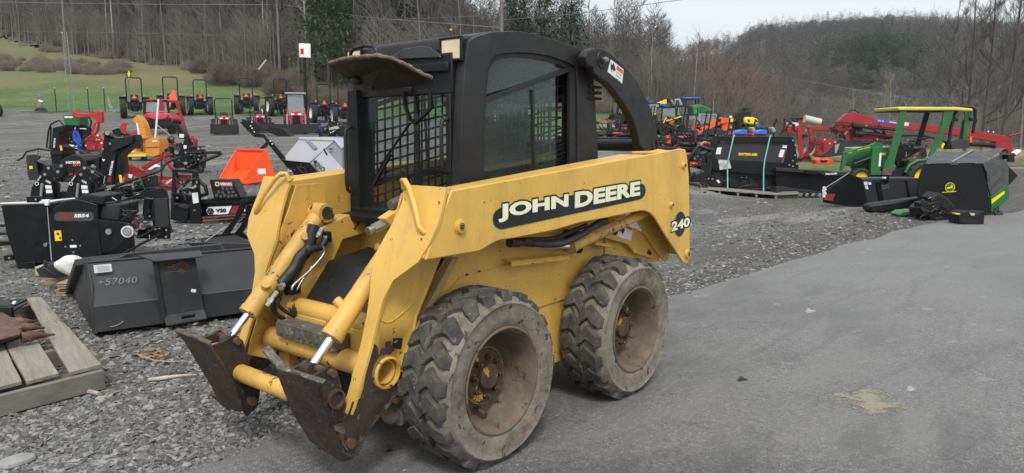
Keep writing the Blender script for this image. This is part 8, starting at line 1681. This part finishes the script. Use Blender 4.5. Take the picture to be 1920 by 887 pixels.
DB = VT('black_tractor', 'dark machine with curved roll bars left of the red machine with the white tank', 'machine', 1456, 262, 0, d=34); DB.pr('body', zr([(1560, 330), (1640, 320), (1700, 350), (1690, 385), (1570, 385)]), 0, .7, M_bpt2, bevel=.05); DB.tube('roll_bar', [zr([p])[0]+(0,) for p in [(1670, 380), (1690, 310), (1700, 262), (1712, 255)]], .04, M_bpt2); DB.tube('roll_bar', [zr([p])[0]+(.2,) for p in [(1740, 395), (1775, 340), (1785, 280), (1775, 250)]], .04, M_bpt2); DB.pr('blue_hood', zr([(1535, 320), (1560, 305), (1580, 330), (1560, 350)]), .1, .3, M_blue)
LB = VT('wood_pile', 'heap of pale boards lying beyond the black arch', 'boards', 1140, 240, 0, d=44); LB.pr('board_stack', zr([(100, 275), (130, 250), (260, 268), (300, 290), (280, 305), (110, 292)]), 0, .8, paint('brown boards', (.22, .13, .08), .9, var=.4, vs=8)); LB.pr('tarp', zr([(95, 285), (110, 300), (300, 310), (310, 330), (100, 325)]), -.3, .6, M_lg2)
LF = VT('loader_boom', 'raised grey and yellow loader boom with a fork, above the skid steers', 'loader', 1262, 235, 0, d=50)
LF.pr('boom', zr([(600, 135), (620, 115), (730, 72), (755, 85), (750, 110), (640, 140), (610, 155)]), 0, .3, M_lab, bevel=.03); LF.pr('boom_pad', zr([(720, 72), (750, 68), (760, 105), (725, 115)]), -.05, .4, M_bpt2); LF.tube('grapple', [zr([p])[0]+(.1,) for p in [(755, 85), (790, 130), (800, 85), (830, 80), (850, 130)]], .10, M_lg2); LF.pr('blue_top', zr([(560, 88), (590, 86), (598, 120), (600, 180), (580, 180), (562, 130)]), 0, .6, M_blue); LF.pr('chassis', zr([(590, 140), (700, 130), (780, 170), (760, 300), (600, 300)]), .1, .8, M_bpt2, bevel=.04); LF.pr('blue_hood', zr([(640, 118), (680, 116), (730, 130), (735, 145), (650, 135)]), -.1, .4, M_blue); LF.pr('dark_canopy', zr([(795, 150), (830, 138), (890, 145), (880, 162), (810, 162)]), .0, .8, M_bpt2)

# ================================================================ air between the yard and the hill
hz = MB(); hz.bb(-950, 500, -950, 500, -2, 112)
m = bpy.data.materials.new('haze'); m.use_nodes = True; m.node_tree.nodes.clear(); o_ = m.node_tree.nodes.new('ShaderNodeOutputMaterial'); v_ = m.node_tree.nodes.new('ShaderNodeVolumePrincipled')
v_.inputs['Color'].default_value = (.86, .91, .97, 1); v_.inputs['Density'].default_value = .00025; v_.inputs['Anisotropy'].default_value = .2; lk(m, v_.outputs[0], o_.inputs['Volume'])
tag(hz.build('haze', m, smooth=0), 'thin grey spring haze over the yard and the hill', kind='stuff')
# ================================================================ small fittings, hoses and labels on the machines
def clutter(V, x0, y0, x1, y1, n, dy=-.04, mats=None, seed=1, hoses=3):
    r = random.Random(seed); mats = mats or [M_bpt2, M_bpt, M_gpt, M_stl]
    for i in range(n):
        px, py = r.uniform(x0, x1), r.uniform(y0, y1); c = V.q(px, py, dy-r.random()*.06); s = V.px*r.uniform(1.5, 4.5); b = MB(); k = r.random()
        if k < .35: b.box(c, (s*r.uniform(.6, 2), s, s*r.uniform(.6, 1.8)), rz=r.uniform(-.6, .6)); b.build('bracket', r.choice(mats), V.t, bevel=.003)
        elif k < .7:
            a = r.uniform(0, 3.14); e = Vector((math.cos(a), r.uniform(-.3, .3), math.sin(a)))*s*r.uniform(1, 2.2); b.cyl(c-e, c+e, s*.28, n=8); b.build('rod', r.choice(mats), V.t, smooth=40)
        else: b.cyl(c, c+Vector((0, -.02, 0)), s*.35, n=8); b.build('bolt', M_stl if r.random() < .6 else M_rusty, V.t)
    for i in range(hoses):
        P = []; px, py = r.uniform(x0, x1), r.uniform(y0, y1)
        for j in range(6): P.append((px, py, dy-.03-.05*r.random())); px += r.uniform(-.3, .3)*(x1-x0); py += r.uniform(-.3, .3)*(y1-y0); px = min(x1, max(x0, px)); py = min(y1, max(y0, py))
        Q = []; W_ = [V.q(*p) for p in P]
        for j in range(5):
            p0, p1, p2, p3 = W_[max(0, j-1)], W_[j], W_[j+1], W_[min(5, j+2)]
            for k in range(4): t = k/4; Q.append(.5*((2*p1)+(-p0+p2)*t+(2*p0-5*p1+4*p2-p3)*t*t+(-p0+3*p1-3*p2+p3)*t**3))
        b = MB(); b.tube(Q, V.px*.9+.003, 6); b.build('hose', M_hos, V.t, smooth=60)
clutter(S, 225, 395, 300, 470, 16, seed=2); clutter(S, 150, 372, 232, 384, 6, seed=3, hoses=1); clutter(D, 215, 335, 300, 380, 22, seed=4); clutter(TP, 315, 275, 385, 320, 30, seed=5, hoses=6)
clutter(W, 95, 320, 165, 370, 16, seed=6); clutter(X, 165, 320, 200, 375, 16, seed=7, hoses=2); clutter(F_, 150, 255, 215, 290, 14, seed=8, mats=[M_red, M_bpt2, M_stl]); clutter(V_, 330, 335, 375, 400, 12, seed=9); clutter(E_, 115, 235, 160, 280, 8, seed=10)
clutter(AG, 290, 255, 340, 300, 16, seed=11, mats=[M_red2, M_bpt2, M_bpt]); clutter(RF, 240, 310, 330, 352, 10, seed=12, mats=[M_red2, M_rusty, M_gpt]); clutter(TB, 545, 300, 600, 335, 5, seed=13, hoses=1)
clutter(BW, 1725, 370, 1790, 415, 16, seed=14); clutter(GT, 1670, 260, 1740, 330, 26, dy=-.35, seed=15, hoses=5); clutter(GT, 1600, 300, 1660, 335, 8, dy=-.3, seed=16); clutter(WR, 1560, 225, 1670, 268, 20, dy=-.06, seed=17, mats=[M_red2, M_bpt2, M_stl], hoses=5); clutter(WR, 1500, 240, 1545, 290, 8, dy=-.1, seed=18, mats=[M_red2, M_bpt2])
clutter(CB, 1300, 290, 1335, 350, 12, seed=19); clutter(PU, 1345, 330, 1475, 356, 12, dy=.08, seed=20); clutter(TL, 1310, 225, 1360, 255, 10, seed=21, mats=[M_orange, M_bpt2]); clutter(ML, 1475, 225, 1500, 250, 8, seed=22, mats=[M_red, M_bpt2])
CJ = VT('implement_jumble', 'low jumble of red and black mower decks and frames right of the black arch', 'implements', 1290, 278, 0, d=25)
CJ.pr('frame', zr([(690, 500), (1180, 500), (1180, 530), (700, 535)]), 0, .5, M_bpt2); clutter(CJ, 1238, 245, 1345, 275, 46, seed=23, mats=[M_mred, M_bpt2, M_bpt2, M_bpt, M_orange], hoses=6)
CK = VT('implement_jumble', 'row of small machines and booms in front of the skid steers', 'implements', 1265, 262, 0, d=37); CK.pr('frame', zr([(680, 400), (1180, 400), (1180, 425), (690, 430)]), 0, .5, M_bpt2); clutter(CK, 1240, 218, 1345, 255, 40, seed=24, mats=[M_bpt2, M_lab, M_bpt2, M_gpt, M_orange, M_lg2], hoses=6)
BJ = VT('attachment_pile', 'dark pile of attachments with a black wheel, just left of the loader cab', 'attachments', 632, 258, 0, d=34); BJ.pr('base', [(595, 240), (645, 236), (648, 256), (598, 256)], 0, .5, M_bpt2); BJ.disc('wheel', 610, 246, 10, -.1, .15, M_rub, inner=.6); BJ.pr('wood_block', [(616, 240), (632, 236), (636, 241), (618, 244)], -.15, .2, M_stick); clutter(BJ, 596, 226, 646, 256, 26, seed=25, mats=[M_bpt2, M_blue, M_bpt, M_stl], hoses=5)
